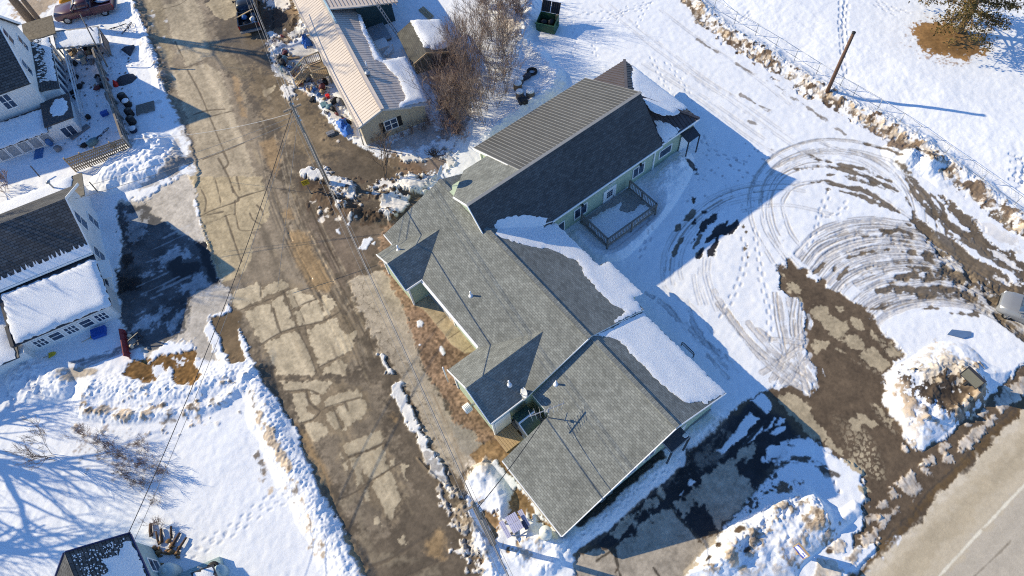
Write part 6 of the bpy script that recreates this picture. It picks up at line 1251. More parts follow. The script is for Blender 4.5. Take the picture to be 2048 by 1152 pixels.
m = MB(); m.box(-.33, .33, -.28, .28, 0, .45); m.box(-.25, .25, -.3, -.28, .08, .38); o = m.build('crate', BLACK); place(o, 1046, 206, .3); tag(o, 'black open crate in front of the snow capped barrels', 'crate')
# ------------------------------------------------------------------ mobile home (x runs up the street, y to the street side)
mh = thing('mobile_home', 'long beige mobile home with a ribbed tan metal roof and snow on its far edge', 'mobile home', (-10.16, 38.89, 0), rad(109.4))
ROOFB = mat('tan_metal_roof', (.56, .475, .40), .5, .05, 1.2, 0, spec=.4); SEAM_SHADE = mat('roof_seam_shade', (.30, .23, .185), .6, .1, 3, 0)  # seams darker than the roof: the ribs' thin shadows put into their colour
mz = .2
m = MB(); m.prism([(.08, -.12, mz), (.08, -.12, 3.2), (.08, -2.15, 3.98), (.08, -4.15, 3.15), (.08, -4.15, mz)], (26, 0, 0)); m.prism([(.12, -4.152, mz), (.12, -4.152, 3.12), (.12, -5.5, 2.62), (.12, -5.5, mz)], (6.0, 0, 0)); m.build('wall', SIDEB, mh)
m = MB(); m.prism([(-.12, 0.05, 3.26), (26, 0.05, 3.26), (26, -2.15, 4.13), (-.12, -2.15, 4.13)], (0, 0, -.08)); m.prism([(-.12, -2.15, 4.13), (26, -2.15, 4.13), (26, -4.4, 3.26), (-.12, -4.4, 3.26)], (0, 0, -.08)); m.prism([(-.1, -4.4, 3.26), (6.2, -4.4, 3.26), (6.2, -5.75, 2.72), (-.1, -5.75, 2.72)], (0, 0, -.08))
m.beam((-.14, -2.15, 4.16), (26, -2.15, 4.16), .34, .06); m.beam((-.13, 0.04, 3.26), (26, .04, 3.26), .1, .09); rO = m.build('roof', ROOFB, mh)
m = MB(); x = .12
while x < 20: m.beam((x, 0.0, 3.27), (x, -2.0, 4.075), .035, .02); m.beam((x, -2.3, 4.07), (x, -4.4, 3.26), .035, .02); x += .305
m.build('seam', SEAM_SHADE, rO); m = MB(); m.beam((-.15, .05, 3.2), (-.15, -2.15, 4.08), .06, .16); m.beam((-.15, -2.15, 4.08), (-.15, -4.4, 3.2), .06, .16); m.build('trim', mat('grey_trim', (.42, .42, .42), .6, .05, 3, 0), rO)
m = MB(); m.path([(0.02, .05, 3.2), (0.02, .12, 1.2)], .05, 6); m.beam((0, .09, 3.22), (26, .09, 3.22), .1, .1); m.build('gutter', mat('cream_metal', (.60, .53, .42), .6, .05, 3, 0), mh)
wo = window(mh, (.08, -2.5, 2.15), (0, 1, 0), (-1, 0, 0), 1.0, .95, 1, 1, .05)
m = MB(); m.box(0.03, .08, -3.42, -3.1, 1.65, 2.65); m.box(.03, .08, -1.9, -1.58, 1.65, 2.65); m.build('shutter', BLACK, wo)
def mroof(px, py): 
    pw = hit_plane(px, py, MHP0, MHN); d = pw - np.array([-10.16, 38.89, 0]); a = rad(109.4); return np.array([d[0] * math.cos(a) + d[1] * math.sin(a), -d[0] * math.sin(a) + d[1] * math.cos(a), pw[2]])
_a = rad(109.4); _n = np.array([0, -.36, 1.0]); MHN = np.array([-_n[1] * math.sin(_a), _n[1] * math.cos(_a), 1.0]); MHP0 = np.array([-10.16 + 2.15 * math.sin(_a), 38.89 - 2.15 * math.cos(_a), 4.13])
q9 = T2((945, 85), (975, 190), (1008, 255), (1030, 310), (1048, 360), (1090, 375), (1112, 388), (1140, 425), (1190, 470), (1212, 525), (1238, 595), (1195, 628), (1198, 650), (1290, 622), (1362, 610), (1330, 530), (1300, 460), (1232, 338), (1105, 366), (1075, 335), (1010, 215), (968, 95))
nM = np.array([0, -.387, 1.0]); nM /= np.linalg.norm(nM)
def onM(px, py):
    pw = P(px, py, 3.3); 
    for _ in range(12):
        d = pw - np.array([-10.16, 38.89, 0]); v = -d[0] * math.sin(_a) + d[1] * math.cos(_a); pw = P(px, py, 4.13 + .387 * (v + 2.15))
    d = pw - np.array([-10.16, 38.89, 0]); return np.array([d[0] * math.cos(_a) + d[1] * math.sin(_a), -d[0] * math.sin(_a) + d[1] * math.cos(_a), pw[2] + .02])
snow_slab([onM(x, y) for x, y in q9], nM, .16, 6, res=.22, edge=.25).build('snow_cover', SNOW, mh)
m = MB(); m.path([(5.1, -2.75, 3.8), (5.1, -2.75, 4.5)], .05, 8); m.build('vent_pipe', PVC, mh); m = MB(); m.lathe((4.1, -2.5, 3.95), [(.17, -.1), (.17, .25), (.24, .28), (.24, .36), (.1, .42)], 12); m.build('roof_vent', STEEL, mh)
m = MB(); m.prism([(13.0, -2.2, 4.42), (26, -2.2, 4.42), (26, -7.9, 4.0), (11.35, -7.9, 4.0), (12.2, -4.6, 4.24)], (0, 0, -.12)); xr = MB(); rO = m.build('roof', ROOFB, mh)
for k in range(18): y = -2.35 - k * .31; xr.beam((13.0 - (0 if y > -4.6 else (-4.6 - y) * .26) - (-2.2 - y) * .33 * (1 if y > -4.6 else .9) + .3, y, 4.44 + (y + 2.2) * .074), (26, y, 4.44 + (y + 2.2) * .074), .03, .04)
xr.build('seam', SEAM_SHADE, rO); m = MB(); m.beam((11.2, -2.22, 4.32), (26, -2.22, 4.42), .14, .22); m.build('flashing', mat('pale_blue_flashing', (.36, .50, .56), .5, .1, 3, 0), rO)
m = MB(); m.box(12.9, 26, -7.6, -4.4, mz, 3.98); m.build('wall', mat('teal_board', (.035, .07, .075), .7, .2, 3, .05), mh)
pd = thing('side_deck', 'snow dusted deck behind the mobile home under the ladder', 'deck', (-10.16, 38.89, 0), rad(109.4))
m = MB()
for k in range(17): m.box(10.6 + k * .137, 10.6 + k * .137 + .125, -6.4, -4.45, 1.35, 1.4)
m.build('floor', mat('blue_grey_boards', (.30, .34, .38), .8, .2, 5, .1), pd); m = MB(); m.box(10.7, 12.85, -6.35, -4.5, .3, 1.34); m.build('frame', WOODD, pd)
la = thing('ladder', 'aluminium ladder leaning against the tan roof edge', 'ladder', (-10.16, 38.89, 0), rad(109.4))
m = MB(); A_, B_ = np.array([11.3, -5.95, 4.5]), np.array([10.55, -7.0, 1.0]); sd_ = np.array([.32, -.2, 0])
m.beam(A_, B_, .05, .07); m.beam(A_ + sd_, B_ + sd_, .05, .07); m.build('rail', STEEL, la); m = MB()
for k in range(1, 12): t = k / 12; m.beam(A_ + (B_ - A_) * t, A_ + (B_ - A_) * t + sd_, .04, .04)
m.build('rung', STEEL, la)
# porch with stairs
po = thing('wooden_porch', 'wooden porch with stairs and picket railings on the street side of the mobile home', 'porch', (-10.16, 38.89, 0), rad(109.4))
m = MB(); 
for k in range(13): m.box(8.2 + k * .16, 8.2 + k * .16 + .145, .12, 1.45, 1.92, 1.98)
m.build('floor', WOODL, po); m = MB()
for x_, y_ in ((8.22, 1.4), (10.25, 1.4), (8.22, .15), (10.25, .15), (9.2, 1.4)): m = MB(); m.box(x_ - .05, x_ + .05, y_ - .05, y_ + .05, .3, 2.95); m.build('post', WOODL, po)
m = MB()
def prail(p, q):
    p = np.array(p, float); q = np.array(q, float); m.beam(p + (0, 0, .92), q + (0, 0, .92), .12, .05); m.beam(p + (0, 0, .1), q + (0, 0, .1), .05, .08); n = max(2, int(np.linalg.norm(q - p) / .14))
    for i in range(1, n): e = p + (q - p) * i / n; m.beam(e + (0, 0, .1), e + (0, 0, .92), .04, .04)
prail((8.22, .15, 1.98), (8.22, 1.4, 1.98)); prail((8.22, 1.4, 1.98), (9.2, 1.4, 1.98)); prail((10.25, .15, 1.98), (10.25, 1.4, 1.98)); prail((9.25, 1.45, 1.98), (9.25, 3.0, 1.05)); prail((10.25, 1.45, 1.98), (10.25, 3.0, 1.05)); m.build('railing', WOODL, po)
m = MB()
for k in range(6): m.box(9.3, 10.2, 1.46 + k * .27, 1.75 + k * .27, 1.80 - k * .155, 1.85 - k * .155)
m.build('step', WOODL, po); m = MB(); m.beam((9.25, 3.05, 1.0), (9.25, 3.05, 2.1), .08, .08); m.beam((10.25, 3.05, 1.0), (10.25, 3.05, 2.1), .08, .08); m.beam((9.6, 3.1, .6), (9.6, 3.1, 1.5), .06, .06); m.build('newel', WHITEP, po)
# ------------------------------------------------------------------ little shed behind the mobile home
p = G0(827, 127); gs = thing('garden_shed', 'small grey garden shed with one roof half under thick snow', 'shed', (-5.7, 46.02, 0), rad(105.1))
m = MB(); m.prism([(.2, -.1, .2), (.2, -.1, 2.35), (.2, -1.3, 3.0), (.2, -3.6, 2.3), (.2, -3.6, .2)], (4.0, 0, 0)); m.build('wall', mat('olive_boards', (.20, .18, .13), .9, .2, 4, .1), gs)
m = MB(); m.prism([(0, .15, 2.35), (4.4, .15, 2.35), (4.4, -1.3, 3.12), (0, -1.3, 3.12)], (0, 0, -.08)); m.prism([(0, -1.3, 3.12), (4.4, -1.3, 3.12), (4.4, -3.85, 2.3), (0, -3.85, 2.3)], (0, 0, -.08)); m.build('roof', courses('olive_shingles', (.10, .098, .085), (.075, .073, .065), (.05, .05, .05), .33, .16, .012), gs)
m = MB(); m.beam((-.03, .15, 2.3), (-.03, -1.3, 3.07), .05, .16); m.beam((-.03, -1.3, 3.07), (-.03, -3.85, 2.25), .05, .16); m.build('trim', WOODL, gs)
nG = plane3((0, -1.3, 3.12), (4.4, -1.3, 3.12), (0, -3.85, 2.3)); snow_slab([(1.1, -.9, 3.03) if 0 else np.array([x, y, 3.12 + (y + 1.3) * .3216]) for x, y in ((.7, -1.3), (4.4, -1.25), (4.4, -3.9), (1.2, -3.9), (.5, -3.2), (.25, -2.2))], nG, .3, 8, res=.25, edge=.4).build('snow_cover', SNOW, gs)
# ------------------------------------------------------------------ white house with the bay, upper left (x east, y up the street)
h1 = thing('white_house', 'white sided house with a speckled snowy bay roof at the upper left corner', 'house', (-34.73, 45.02, 0), rad(19.4))
m = MB(); m.prism([(-1.35, 2.3, .2), (-1.35, 2.3, 5.4), (-1.35, 6.15, 8.95), (-1.35, 10.0, 5.4), (-1.35, 10.0, .2)], (-11, 0, 0)); m.box(-1.345, -.05, 3.2, 10.2, .2, 3.3); m.box(-1.34, .35, -.5, 2.295, .2, 2.9); m.box(-6.6, -1.345, -.5, 2.296, .2, 2.5); m.build('wall', SIDEW, h1)
m = MB(); m.prism([(-1.1, 2.0, 5.25), (-1.1, 6.15, 9.1), (-12.6, 6.15, 9.1), (-12.6, 2.0, 5.25)], (0, 0, -.12)); m.prism([(-1.1, 6.15, 9.1), (-1.1, 10.3, 5.25), (-12.6, 10.3, 5.25), (-12.6, 6.15, 9.1)], (0, 0, -.12)); rO = m.build('roof', SHD, h1); m = MB(); m.beam((-1.07, 2.0, 5.2), (-1.07, 6.15, 9.05), .05, .22); m.beam((-1.07, 6.15, 9.05), (-1.07, 10.3, 5.2), .05, .22); m.build('trim', TRIM, rO)
m = MB(); m.prism([(-1.34, 3.05, 3.62), (.12, 3.05, 3.28), (.12, 10.35, 3.28), (-1.34, 10.35, 3.62)], (0, 0, -.1)); rO = m.build('bay_roof', SHD, h1)
nB = plane3((-1.3, 3.1, 3.62), (.12, 3.1, 3.28), (-1.3, 10, 3.62)); zB = lambda x: 3.62 - (x + 1.34) * .233
snow_slab([np.array([x, y, zB(x)]) for x, y in ((.05, 3.9), (.08, 10.3), (-.5, 10.3), (-.62, 9.2), (-.4, 8.3), (-.66, 7.2), (-.45, 6.3), (-.6, 5.2), (-.75, 4.6), (-.4, 4.2))], nB, .07, 3, res=.2, edge=.2).build('snow_cover', SNOW, rO)
sp = MB(); r_ = random.Random(4)
for k in range(90):
    x = r_.uniform(-1.2, -.45); y = r_.uniform(3.8, 10.2); s = r_.uniform(.06, .2); sp.prism([(x - s, y, zB(x - s) + .006), (x, y - s * .6, zB(x) + .006), (x + s, y, zB(x + s) + .006), (x, y + s * .7, zB(x) + .006)], (0, 0, .03))
sp = sp.build('snow_flecks', SNOW, rO); sp['kind'] = 'stuff'
m = MB(); m.box(-1.72, .62, -.75, 2.4, 2.9, 3.02); rO = m.build('low_roof', METD, h1); snow_slab([(x, y, 3.02) for x, y in ((-.9, .1), (-.2, -.15), (.35, .3), (.4, 1.2), (.1, 2.0), (-.5, 2.1), (-.9, 1.5), (-1.05, .8))], (0, 0, 1), .12, 5, res=.2, edge=.2, amp=.02).build('snow_cover', SNOW, rO)
m = MB(); m.prism([(-6.8, -.7, 2.5), (-1.74, -.7, 2.5), (-1.74, 1.9, 2.95), (-6.8, 1.9, 2.95)], (0, 0, -.1)); rO = m.build('porch_roof', METD, h1); nP = plane3((-6.8, -.7, 2.5), (-1.74, -.7, 2.5), (-6.8, 1.9, 2.95)); snow_slab([np.array([x, y, 2.5 + (y + .7) * .173]) for x, y in ((-6.8, -.72), (-1.76, -.72), (-1.76, 1.7), (-4, 1.75), (-6.8, 1.8))], nP, .14, 6, res=.25, edge=.25).build('snow_cover', SNOW, rO)
m = MB(); m.prism([(-1.9, 10.4, 3.5), (.75, 10.4, 3.4), (.75, 13.2, 3.4), (-1.9, 13.2, 3.5)], (0, 0, -.1)); m.build('porch_roof', mat('leafy_roof', (.17, .14, .10), .95, .4, 5, .3), h1)
for y0, z0_ in ((4.6, 4.9), (8.0, 4.9), (6.2, 6.9)): window(h1, (-1.35, y0, z0_), (0, 1, 0), (1, 0, 0), .8, 1.3, 0, 1, .07)
window(h1, (-3.6, 2.3, 4.2), (1, 0, 0), (0, -1, 0), .8, 1.3, 1, 1, .08); window(h1, (-.5, -.5, 1.7), (1, 0, 0), (0, -1, 0), .95, 1.0, 1, 0, .06)
for y0 in (4.2, 5.4, 6.6, 7.8, 9.0): window(h1, (-.05, y0, 2.1), (0, 1, 0), (1, 0, 0), .8, 1.5, 0, 0, .08)
for x0 in (-5.9, -5.0, -4.1, -3.2, -2.3): window(h1, (x0, -.5, 1.75), (1, 0, 0), (0, -1, 0), .7, 1.0, 0, 0, .05, glass=mat('plastic_sheeting', (.30, .32, .34), .4, .2, 3, .05))
# ramp rails by the bay
rr = thing('ramp_railing', 'white slanted ramp railing beside the bay wall', 'railing', (-34.73, 45.02, 0), rad(19.4)); m = MB()
for z_ in (.9, 1.4, 1.9): m.beam((.75, 9.5, z_ + .6), (.75, 1.0, z_), .08, .14)
m.build('rail', WHITEP, rr)
for k in range(6): m = MB(); m.beam((.75, 1.2 + k * 1.6, .3), (.75, 1.2 + k * 1.6, 2.1 + k * .1), .09, .09); m.build('post', WHITEP, rr)
# lean-to over the junk
lt = thing('lean_to', 'flat white snowy lean-to roof on posts over a heap of junk', 'lean-to', (-34.73, 45.02, 0), rad(19.4))
m = MB(); m.prism([(.25, 9.2, 2.75), (4.0, 7.9, 2.65), (4.25, 10.2, 2.85), (.3, 11.6, 2.95)], (0, 0, -.12)); m.build('roof', WOODG, lt)
snow_slab([(.3, 9.25, 2.76), (3.9, 7.98, 2.67), (4.1, 10.1, 2.85), (2.2, 10.7, 2.9), (.4, 11.3, 2.95)], plane3((.25, 9.2, 2.75), (4.0, 7.9, 2.65), (4.25, 10.2, 2.85)), .1, 2, res=.25, edge=.15, amp=.02).build('snow_cover', SNOW, lt)
m = MB()
for x_, y_ in ((.4, 9.3), (3.9, 8.05), (4.15, 10.1), (.45, 11.4), (2.1, 8.65)): m = MB(); m.beam((x_, y_, .3), (x_, y_, 2.6), .1, .1); m.build('post', WOODD, lt)
m = MB(); m.box(4.05, 4.15, 8.1, 10.0, .4, 2.3); m.build('side_panel', mat('brown_panel', (.20, .15, .12), .9, .2, 3, .1), lt)
# fences
def local(px, py, o=(-34.73, 45.02), a=rad(19.4)):
    p = G(px, py); d = p[:2] - np.array(o); return np.array([d[0] * math.cos(a) + d[1] * math.sin(a), -d[0] * math.sin(a) + d[1] * math.cos(a), p[2]])
fa, fb_ = G(192, 95), G(260, 296); fdir = fb_ - fa; FL = np.linalg.norm(fdir[:2])
ft = thing('board_fence', 'grey plank fence with a lamp topped post between the yard and the road bank', 'fence', (fa[0], fa[1], 0), math.atan2(fdir[1], fdir[0]))
zf = lambda t: fa[2] + (fb_[2] - fa[2]) * t
m = MB(); n = int(FL / .16)
for k in range(n): t = k / n; z_ = zf(t); m.box(k * .16, k * .16 + .15, -.015, .015, z_ - .4, z_ + 1.15 + .04 * ((k * 7) % 5) / 5)
m.build('boards', WOODG, ft); m = MB()
for z_ in (.35, .95): m.beam((0, .05, fa[2] + z_), (FL, .05, fb_[2] + z_), .05, .1)
m.beam((0, 0, fa[2] + 1.22), (FL, 0, fb_[2] + 1.22), .16, .05); m.build('rail', WOODD, ft)
for k in range(8): m = MB(); x_ = FL * k / 7; m.box(x_ - .06, x_ + .06, .06, .18, zf(k / 7) - .4, zf(k / 7) + 1.35); m.build('post', WOODG, ft)
fa2, fb2 = G(153, 345), G(262, 293); fd2 = fb2 - fa2; FL2 = np.linalg.norm(fd2[:2]); f2 = thing('lattice_fence', 'brown lattice fence with gaps at the foot of the big snow bank', 'fence', (fa2[0], fa2[1], (fa2[2] + fb2[2]) / 2), math.atan2(fd2[1], fd2[0])); zl = G(200, 330)[2] - (fa2[2] + fb2[2]) / 2
m = MB(); k = 0
while k * .17 < FL2: m.box(k * .17, k * .17 + .10, -.02, 0, -.2, 1.25); k += 1
for z_ in (.1, .4, .7, 1.0, 1.2): m.box(0, FL2, 0.002, .03, z_, z_ + .11)
m.build('lattice', mat('lattice_wood', (.22, .175, .125), .9, .25, 5, .1), f2); m = MB()
for k in range(5): m = MB(); x_ = FL2 * k / 4; m.box(x_ - .05, x_ + .05, .032, .13, -.4, 1.4); m.build('post', WOODL, f2)
# flag pole
fl = thing('flag_pole', 'leaning wooden pole with a drooping striped flag over the lean-to', 'flag', G(215, 135), 0)
tp = P(160, 28, 5.6) - np.array(fl.location); m = MB(); m.path([(0, 0, -.3), tp * .5, tp], [.07, .06, .05], 8); m.build('pole_shaft', POLE, fl)
FLG = courses('flag_stripes', (.42, .03, .035), (.42, .03, .035), (.65, .65, .66), 9, .09, .035, blotch=.02, offset=0, bump=0)
c_ = tp * .82; m = MB(); V = []
for i in range(7):
    for j in range(6): V.append(c_ + np.array([.05 + i * .06 + .02 * j, -.02 - .05 * i + .05 * math.sin(i * 1.3 + j * .5), -.12 * j - .03 * i]))
for i in range(7):
    for j in range(6): V.append(V[i * 6 + j] + np.array([.01, .012, 0]))
fs = []
for i in range(6):
    for j in range(5): a = i * 6 + j; fs += [[a, a + 1, a + 7, a + 6], [42 + a, 42 + a + 6, 42 + a + 7, 42 + a + 1]]
m.add(V, fs, 0, True); fO = m.build('flag_cloth', FLG, fl)
m = MB(); m.prism([V[0] + (0, -.02, .01), V[12] + (0, -.02, .01), V[14] + (0, -.02, 0), V[2] + (0, -.02, 0)], (0, -.015, 0)); m.build('canton', mat('flag_blue', (.03, .04, .16), .8, .1, 4, 0), fO)
# ------------------------------------------------------------------ white house by the icy driveway
h2 = thing('white_house', 'white house with a dark gable roof and snowy five window extension by the icy driveway', 'house', (-27.85, 25.98, 0), rad(20.0))
ZB = .1
m = MB(); m.prism([(0, 3.9, ZB), (0, 3.9, 4.15), (0, 7.1, 6.12), (0, 10.3, 4.15), (0, 10.3, ZB)], (-12, 0, 0)); m.prism([(0.0, 0, ZB), (0.0, 0, 2.75), (0.0, 3.896, 3.7), (0.0, 3.896, ZB)], (-6.0, 0, 0)); m.box(-12, -.2, 10.304, 13.0, ZB, 2.6); m.box(-12, -6.004, -.6, 3.89, ZB, 2.2); m.build('wall', SIDEW, h2)
m = MB(); m.prism([(.4, 3.6, 4.1), (.4, 7.1, 6.3), (-12.3, 7.1, 6.3), (-12.3, 3.6, 4.1)], (0, 0, -.12)); m.prism([(.4, 7.1, 6.3), (.4, 10.6, 4.1), (-12.3, 10.6, 4.1), (-12.3, 7.1, 6.3)], (0, 0, -.12)); rO = m.build('roof', SHD, h2)
m = MB(); m.beam((.43, 3.6, 4.06), (.43, 7.1, 6.26), .05, .2); m.beam((.43, 7.1, 6.26), (.43, 10.6, 4.06), .05, .2); m.beam((.4, 3.57, 4.03), (-12.3, 3.57, 4.03), .05, .16); m.build('trim', TRIM, rO)
m = MB(); m.prism([(.4, 3.6, 4.12), (-12.3, 3.6, 4.12), (-12.3, 4.1, 4.434), (.4, 4.1, 4.434)], (0, 0, .03)); r_ = random.Random(3); x = .3
while x > -12: L = r_.uniform(.08, .4); m.prism([(x, 4.1, 4.434), (x - .18, 4.1, 4.434), (x - .1, 4.1 + L, 4.434 + L * .628)], (0, 0, .028)); x -= r_.uniform(.15, .5)
m.build('snow_cover', SNOW, rO)
m = MB(); m.prism([(.35, -.3, 2.8), (.35, 3.75, 3.85), (-6.3, 3.75, 3.85), (-6.3, -.3, 2.8)], (0, 0, -.1)); rO = m.build('extension_roof', METD, h2); nX = plane3((.35, -.3, 2.8), (-6.3, -.3, 2.8), (.35, 3.75, 3.85))
snow_slab([np.array([x, y, 2.8 + (y + .3) * .259]) for x, y in ((.36, -.32), (.36, 3.2), (0, 3.4), (-1.5, 3.3), (-3, 3.35), (-6.0, 3.5), (-6.15, 1), (-6.05, -.2))], nX, .24, 9, res=.3, edge=.25, amp=.03).build('snow_cover', SNOW, rO)
m = MB(); m.prism([(.2, 10.62, 2.9), (-12, 10.62, 2.9), (-12, 13.4, 2.6), (.2, 13.4, 2.6)], (0, 0, -.1)); rO = m.build('garage_roof', mat('brown_roof', (.16, .145, .12), .9, .2, 4, .1), h2)
nR = plane3((.2, 10.62, 2.9), (-12, 10.62, 2.9), (.2, 13.4, 2.6)); snow_slab([np.array([x, y, 2.9 - (y - 10.62) * .108]) for x, y in ((-.7, 11.6), (-.5, 13.4), (-12, 13.4), (-12, 11.0), (-6, 11.1), (-2.0, 11.3))], nR, .22, 10, res=.35, edge=.4).build('snow_cover', SNOW, rO)
m = MB(); m.path([(-1.9, 12.6, 2.7), (-1.9, 12.6, 3.5)], .07, 8); m.lathe((-1.9, 12.6, 3.5), [(.16, 0), (.18, .06), (.05, .16)], 10); m.build('chimney', STEEL, rO)
m = MB(); m.prism([(-6.3, -.9, 2.3), (-6.3, 3.9, 2.9), (-12.3, 3.9, 2.9), (-12.3, -.9, 2.3)], (0, 0, -.1)); rO = m.build('side_roof', METD, h2); nQ = plane3((-6.3, -.9, 2.3), (-12.3, -.9, 2.3), (-6.3, 3.9, 2.9)); snow_slab([np.array([x, y, 2.3 + (y + .9) * .125]) for x, y in ((-6.5, -.9), (-6.5, 3.6), (-12, 3.6), (-12, -.9))], nQ, .18, 11, res=.4).build('snow_cover', SNOW, rO)
for k in range(5): window(h2, (-5.1 + k * 1.05, 0, 1.75), (1, 0, 0), (0, -1, 0), .72, .75, 0 if k % 2 else 2, 1, .08)
for y0, z_, w_, h_ in ((7.1, 3.9, .9, 1.5), (8.6, 2.0, .8, 1.3), (5.0, 2.2, .9, 1.4), (2.3, 2.3, .8, 1.0)): window(h2, (0, y0, z_), (0, 1, 0), (1, 0, 0), w_, h_, 0, 1, .09)
m = MB(); m.box(0, .06, 2.7, 3.6, ZB + .3, 2.5); m.build('door', WHITEP, h2); m = MB(); m.prism([(0, 2.3, 2.75), (.7, 2.3, 2.5), (.7, 4.0, 2.5), (0, 4.0, 2.75)], (0, 0, -.08)); m.build('door_hood', TRIM, h2); m = MB(); m.box(0, .07, .3, 2.1, ZB, 2.3); m.build('garage_door', mat('grey_door', (.52, .52, .51), .7, .06, 3, .05), h2)
m = MB(); m.beam((-6.28, -.3, 2.75), (-6.28, 1.2, 3.15), .22, .3); m.build('rake_board', METD, h2)
# ------------------------------------------------------------------ teal house, bottom left
h3 = thing('teal_house', 'pale teal house with a frosted dark gable roof cut by the bottom edge', 'house', ab(-17, 14, 0), HEAD)
def T_(a, b, z): return (a + 17, b - 14, z)
m = MB(); m.prism([T_(-14.95, 20.5, -1), T_(-14.95, 20.5, 3.0), T_(-17, 20.5, 5.2), T_(-19.1, 20.5, 3.0), T_(-19.1, 20.5, -1)], (0, -12, 0)); m.build('wall', SIDET, h3)
m = MB(); m.prism([T_(-14.75, 20.72, 3.1), T_(-17, 20.72, 5.5), T_(-17, 8, 5.5), T_(-14.75, 8, 3.1)], (0, 0, -.12)); m.prism([T_(-17, 20.72, 5.5), T_(-19.3, 20.72, 3.1), T_(-19.3, 8, 3.1), T_(-17, 8, 5.5)], (0, 0, -.12)); rO = m.build('roof', SHD, h3)
nT = plane3(T_(-14.75, 20.7, 3.1), T_(-17, 20.7, 5.5), T_(-17, 8, 5.5)); zT = lambda a: 3.1 + (-14.75 - a) * (2.4 / 2.25)
snow_slab([np.array(T_(a, b, zT(a) + .01)) for a, b in ((-14.8, 20.2), (-14.78, 8.2), (-16.3, 8.2), (-16.2, 17.5), (-16.35, 18.6), (-15.9, 19.0), (-16.0, 19.7), (-15.4, 19.6), (-15.1, 20.3))], nT, .06, 5, res=.2, edge=.15, amp=.05).build('snow_cover', SNOW, rO)
sp = MB(); r_ = random.Random(8)
for k in range(420): a = r_.uniform(-16.8, -14.9); b = r_.uniform(17, 20.5); s = r_.uniform(.025, .075); sp.prism([T_(a - s * .5, b, zT(a - s * .5) + .008), T_(a, b - s, zT(a) + .008), T_(a + s * .5, b, zT(a + s * .5) + .008), T_(a, b + s, zT(a) + .008)], np.array(nT) * .02)
sp = sp.build('snow_flecks', SNOW, rO); sp['kind'] = 'stuff'
m = MB(); m.beam(T_(-14.72, 20.75, 3.05), T_(-17, 20.75, 5.46), .05, .2); m.beam(T_(-17, 20.75, 5.46), T_(-19.3, 20.75, 3.05), .05, .2); m.beam(T_(-14.72, 20.7, 3.04), T_(-14.72, 8, 3.04), .06, .16); m.build('trim', mat('navy_trim', (.03, .04, .12), .5, .1, 3, 0), rO)
window(h3, T_(-14.95, 19.0, 1.3), (0, 1, 0), (1, 0, 0), .8, 1.1, 0, 1, .07)
m = MB(); m.prism([T_(-14.9, 18.2, .6), T_(-11.9, 17.4, .55), T_(-12.4, 15, .6), T_(-14.9, 15, .9)], (0, 0, -1.5)); m.build('lean_to_wall', SIDET, h3)
m = MB(); m.prism([T_(-13.2, 17.05, 1.95), T_(-12.05, 16.75, 1.75), T_(-12.3, 13.5, 1.75), T_(-13.5, 13.5, 1.95)], (0, 0, -.1)); rO = m.build('low_roof', METD, h3); snow_slab([T_(-13.1, 16.9, 1.93), T_(-12.15, 16.65, 1.77), T_(-12.4, 13.6, 1.77), T_(-13.4, 13.6, 1.95)], (.17, 0, 1), .06, 2, res=.25, edge=.1, amp=.01).build('snow_cover', SNOW, rO)
m = MB(); m.box(3.7, 4.8, -.4, 2.6, -1, 1.7); m.build('porch_wall', SIDET, h3); m = MB(); m.path([T_(-12.6, 16.9, 1.9), T_(-12.6, 16.9, 2.3)], .05, 6); m.build('vent_pipe', STEEL, h3)
def gtank(px, py, r, h, label, mm):
    p = G0(px, py); t = thing('storage_tank', label, 'tank', (p[0], p[1], p[2] - .2)); m = MB(); m.lathe((0, 0, 0), [(r, 0), (r, h * .8), (r * .92, h * .9), (r * .5, h), (r * .2, h * 1.01)], 20); m.build('tank_body', mm, t); m = MB(); m.lathe((0, 0, h), [(r * .3, 0), (r * .32, .07), (r * .1, .1)], 12); m.build('lid', mm, t)
TK2 = mat('teal_tank', (.42, .52, .53), .5, .06, 3, 0)
gtank(351, 1148, .5, 1.5, 'pale teal upright tank against the wall of the teal house', TK2); gtank(447, 1146, .4, 1.0, 'smaller pale tank at the bottom edge beside a black drum', TK2)
t = thing('black_drum', 'black drum next to the smaller pale tank at the bottom edge', 'drum', G0(434, 1138)); m = MB(); m.lathe((0, 0, 0), [(.36, -.2), (.38, .5), (.34, .62), (.2, .58)], 16); m.build('drum_body', BLACK, t); m = MB(); m.lathe((0, 0, .58), [(.2, 0), (.18, .1), (.05, .12)], 12); m.build('lid', RUBBER, t)
# ------------------------------------------------------------------ vehicles (x forward)
def loft(m, st, mi=0, n=4):
    V = []; K_ = 12
    for x, wb, wt, z0, z1 in st:
        V += [(x, -wb * .92, z0), (x, -wb, z0 + (z1 - z0) * .25), (x, -wb * .99, z0 + (z1 - z0) * .6), (x, -wt, z1 - .07), (x, -wt * .86, z1), (x, -wt * .3, z1 + .015),
              (x, wt * .3, z1 + .015), (x, wt * .86, z1), (x, wt, z1 - .07), (x, wb * .99, z0 + (z1 - z0) * .6), (x, wb, z0 + (z1 - z0) * .25), (x, wb * .92, z0)]
    fs = [[i * K_ + k, i * K_ + (k + 1) % K_, (i + 1) * K_ + (k + 1) % K_, (i + 1) * K_ + k] for i in range(len(st) - 1) for k in range(K_)]
    fs += [list(range(K_ - 1, -1, -1)), [(len(st) - 1) * K_ + k for k in range(K_)]]
    m.add(V, fs, mi, True)
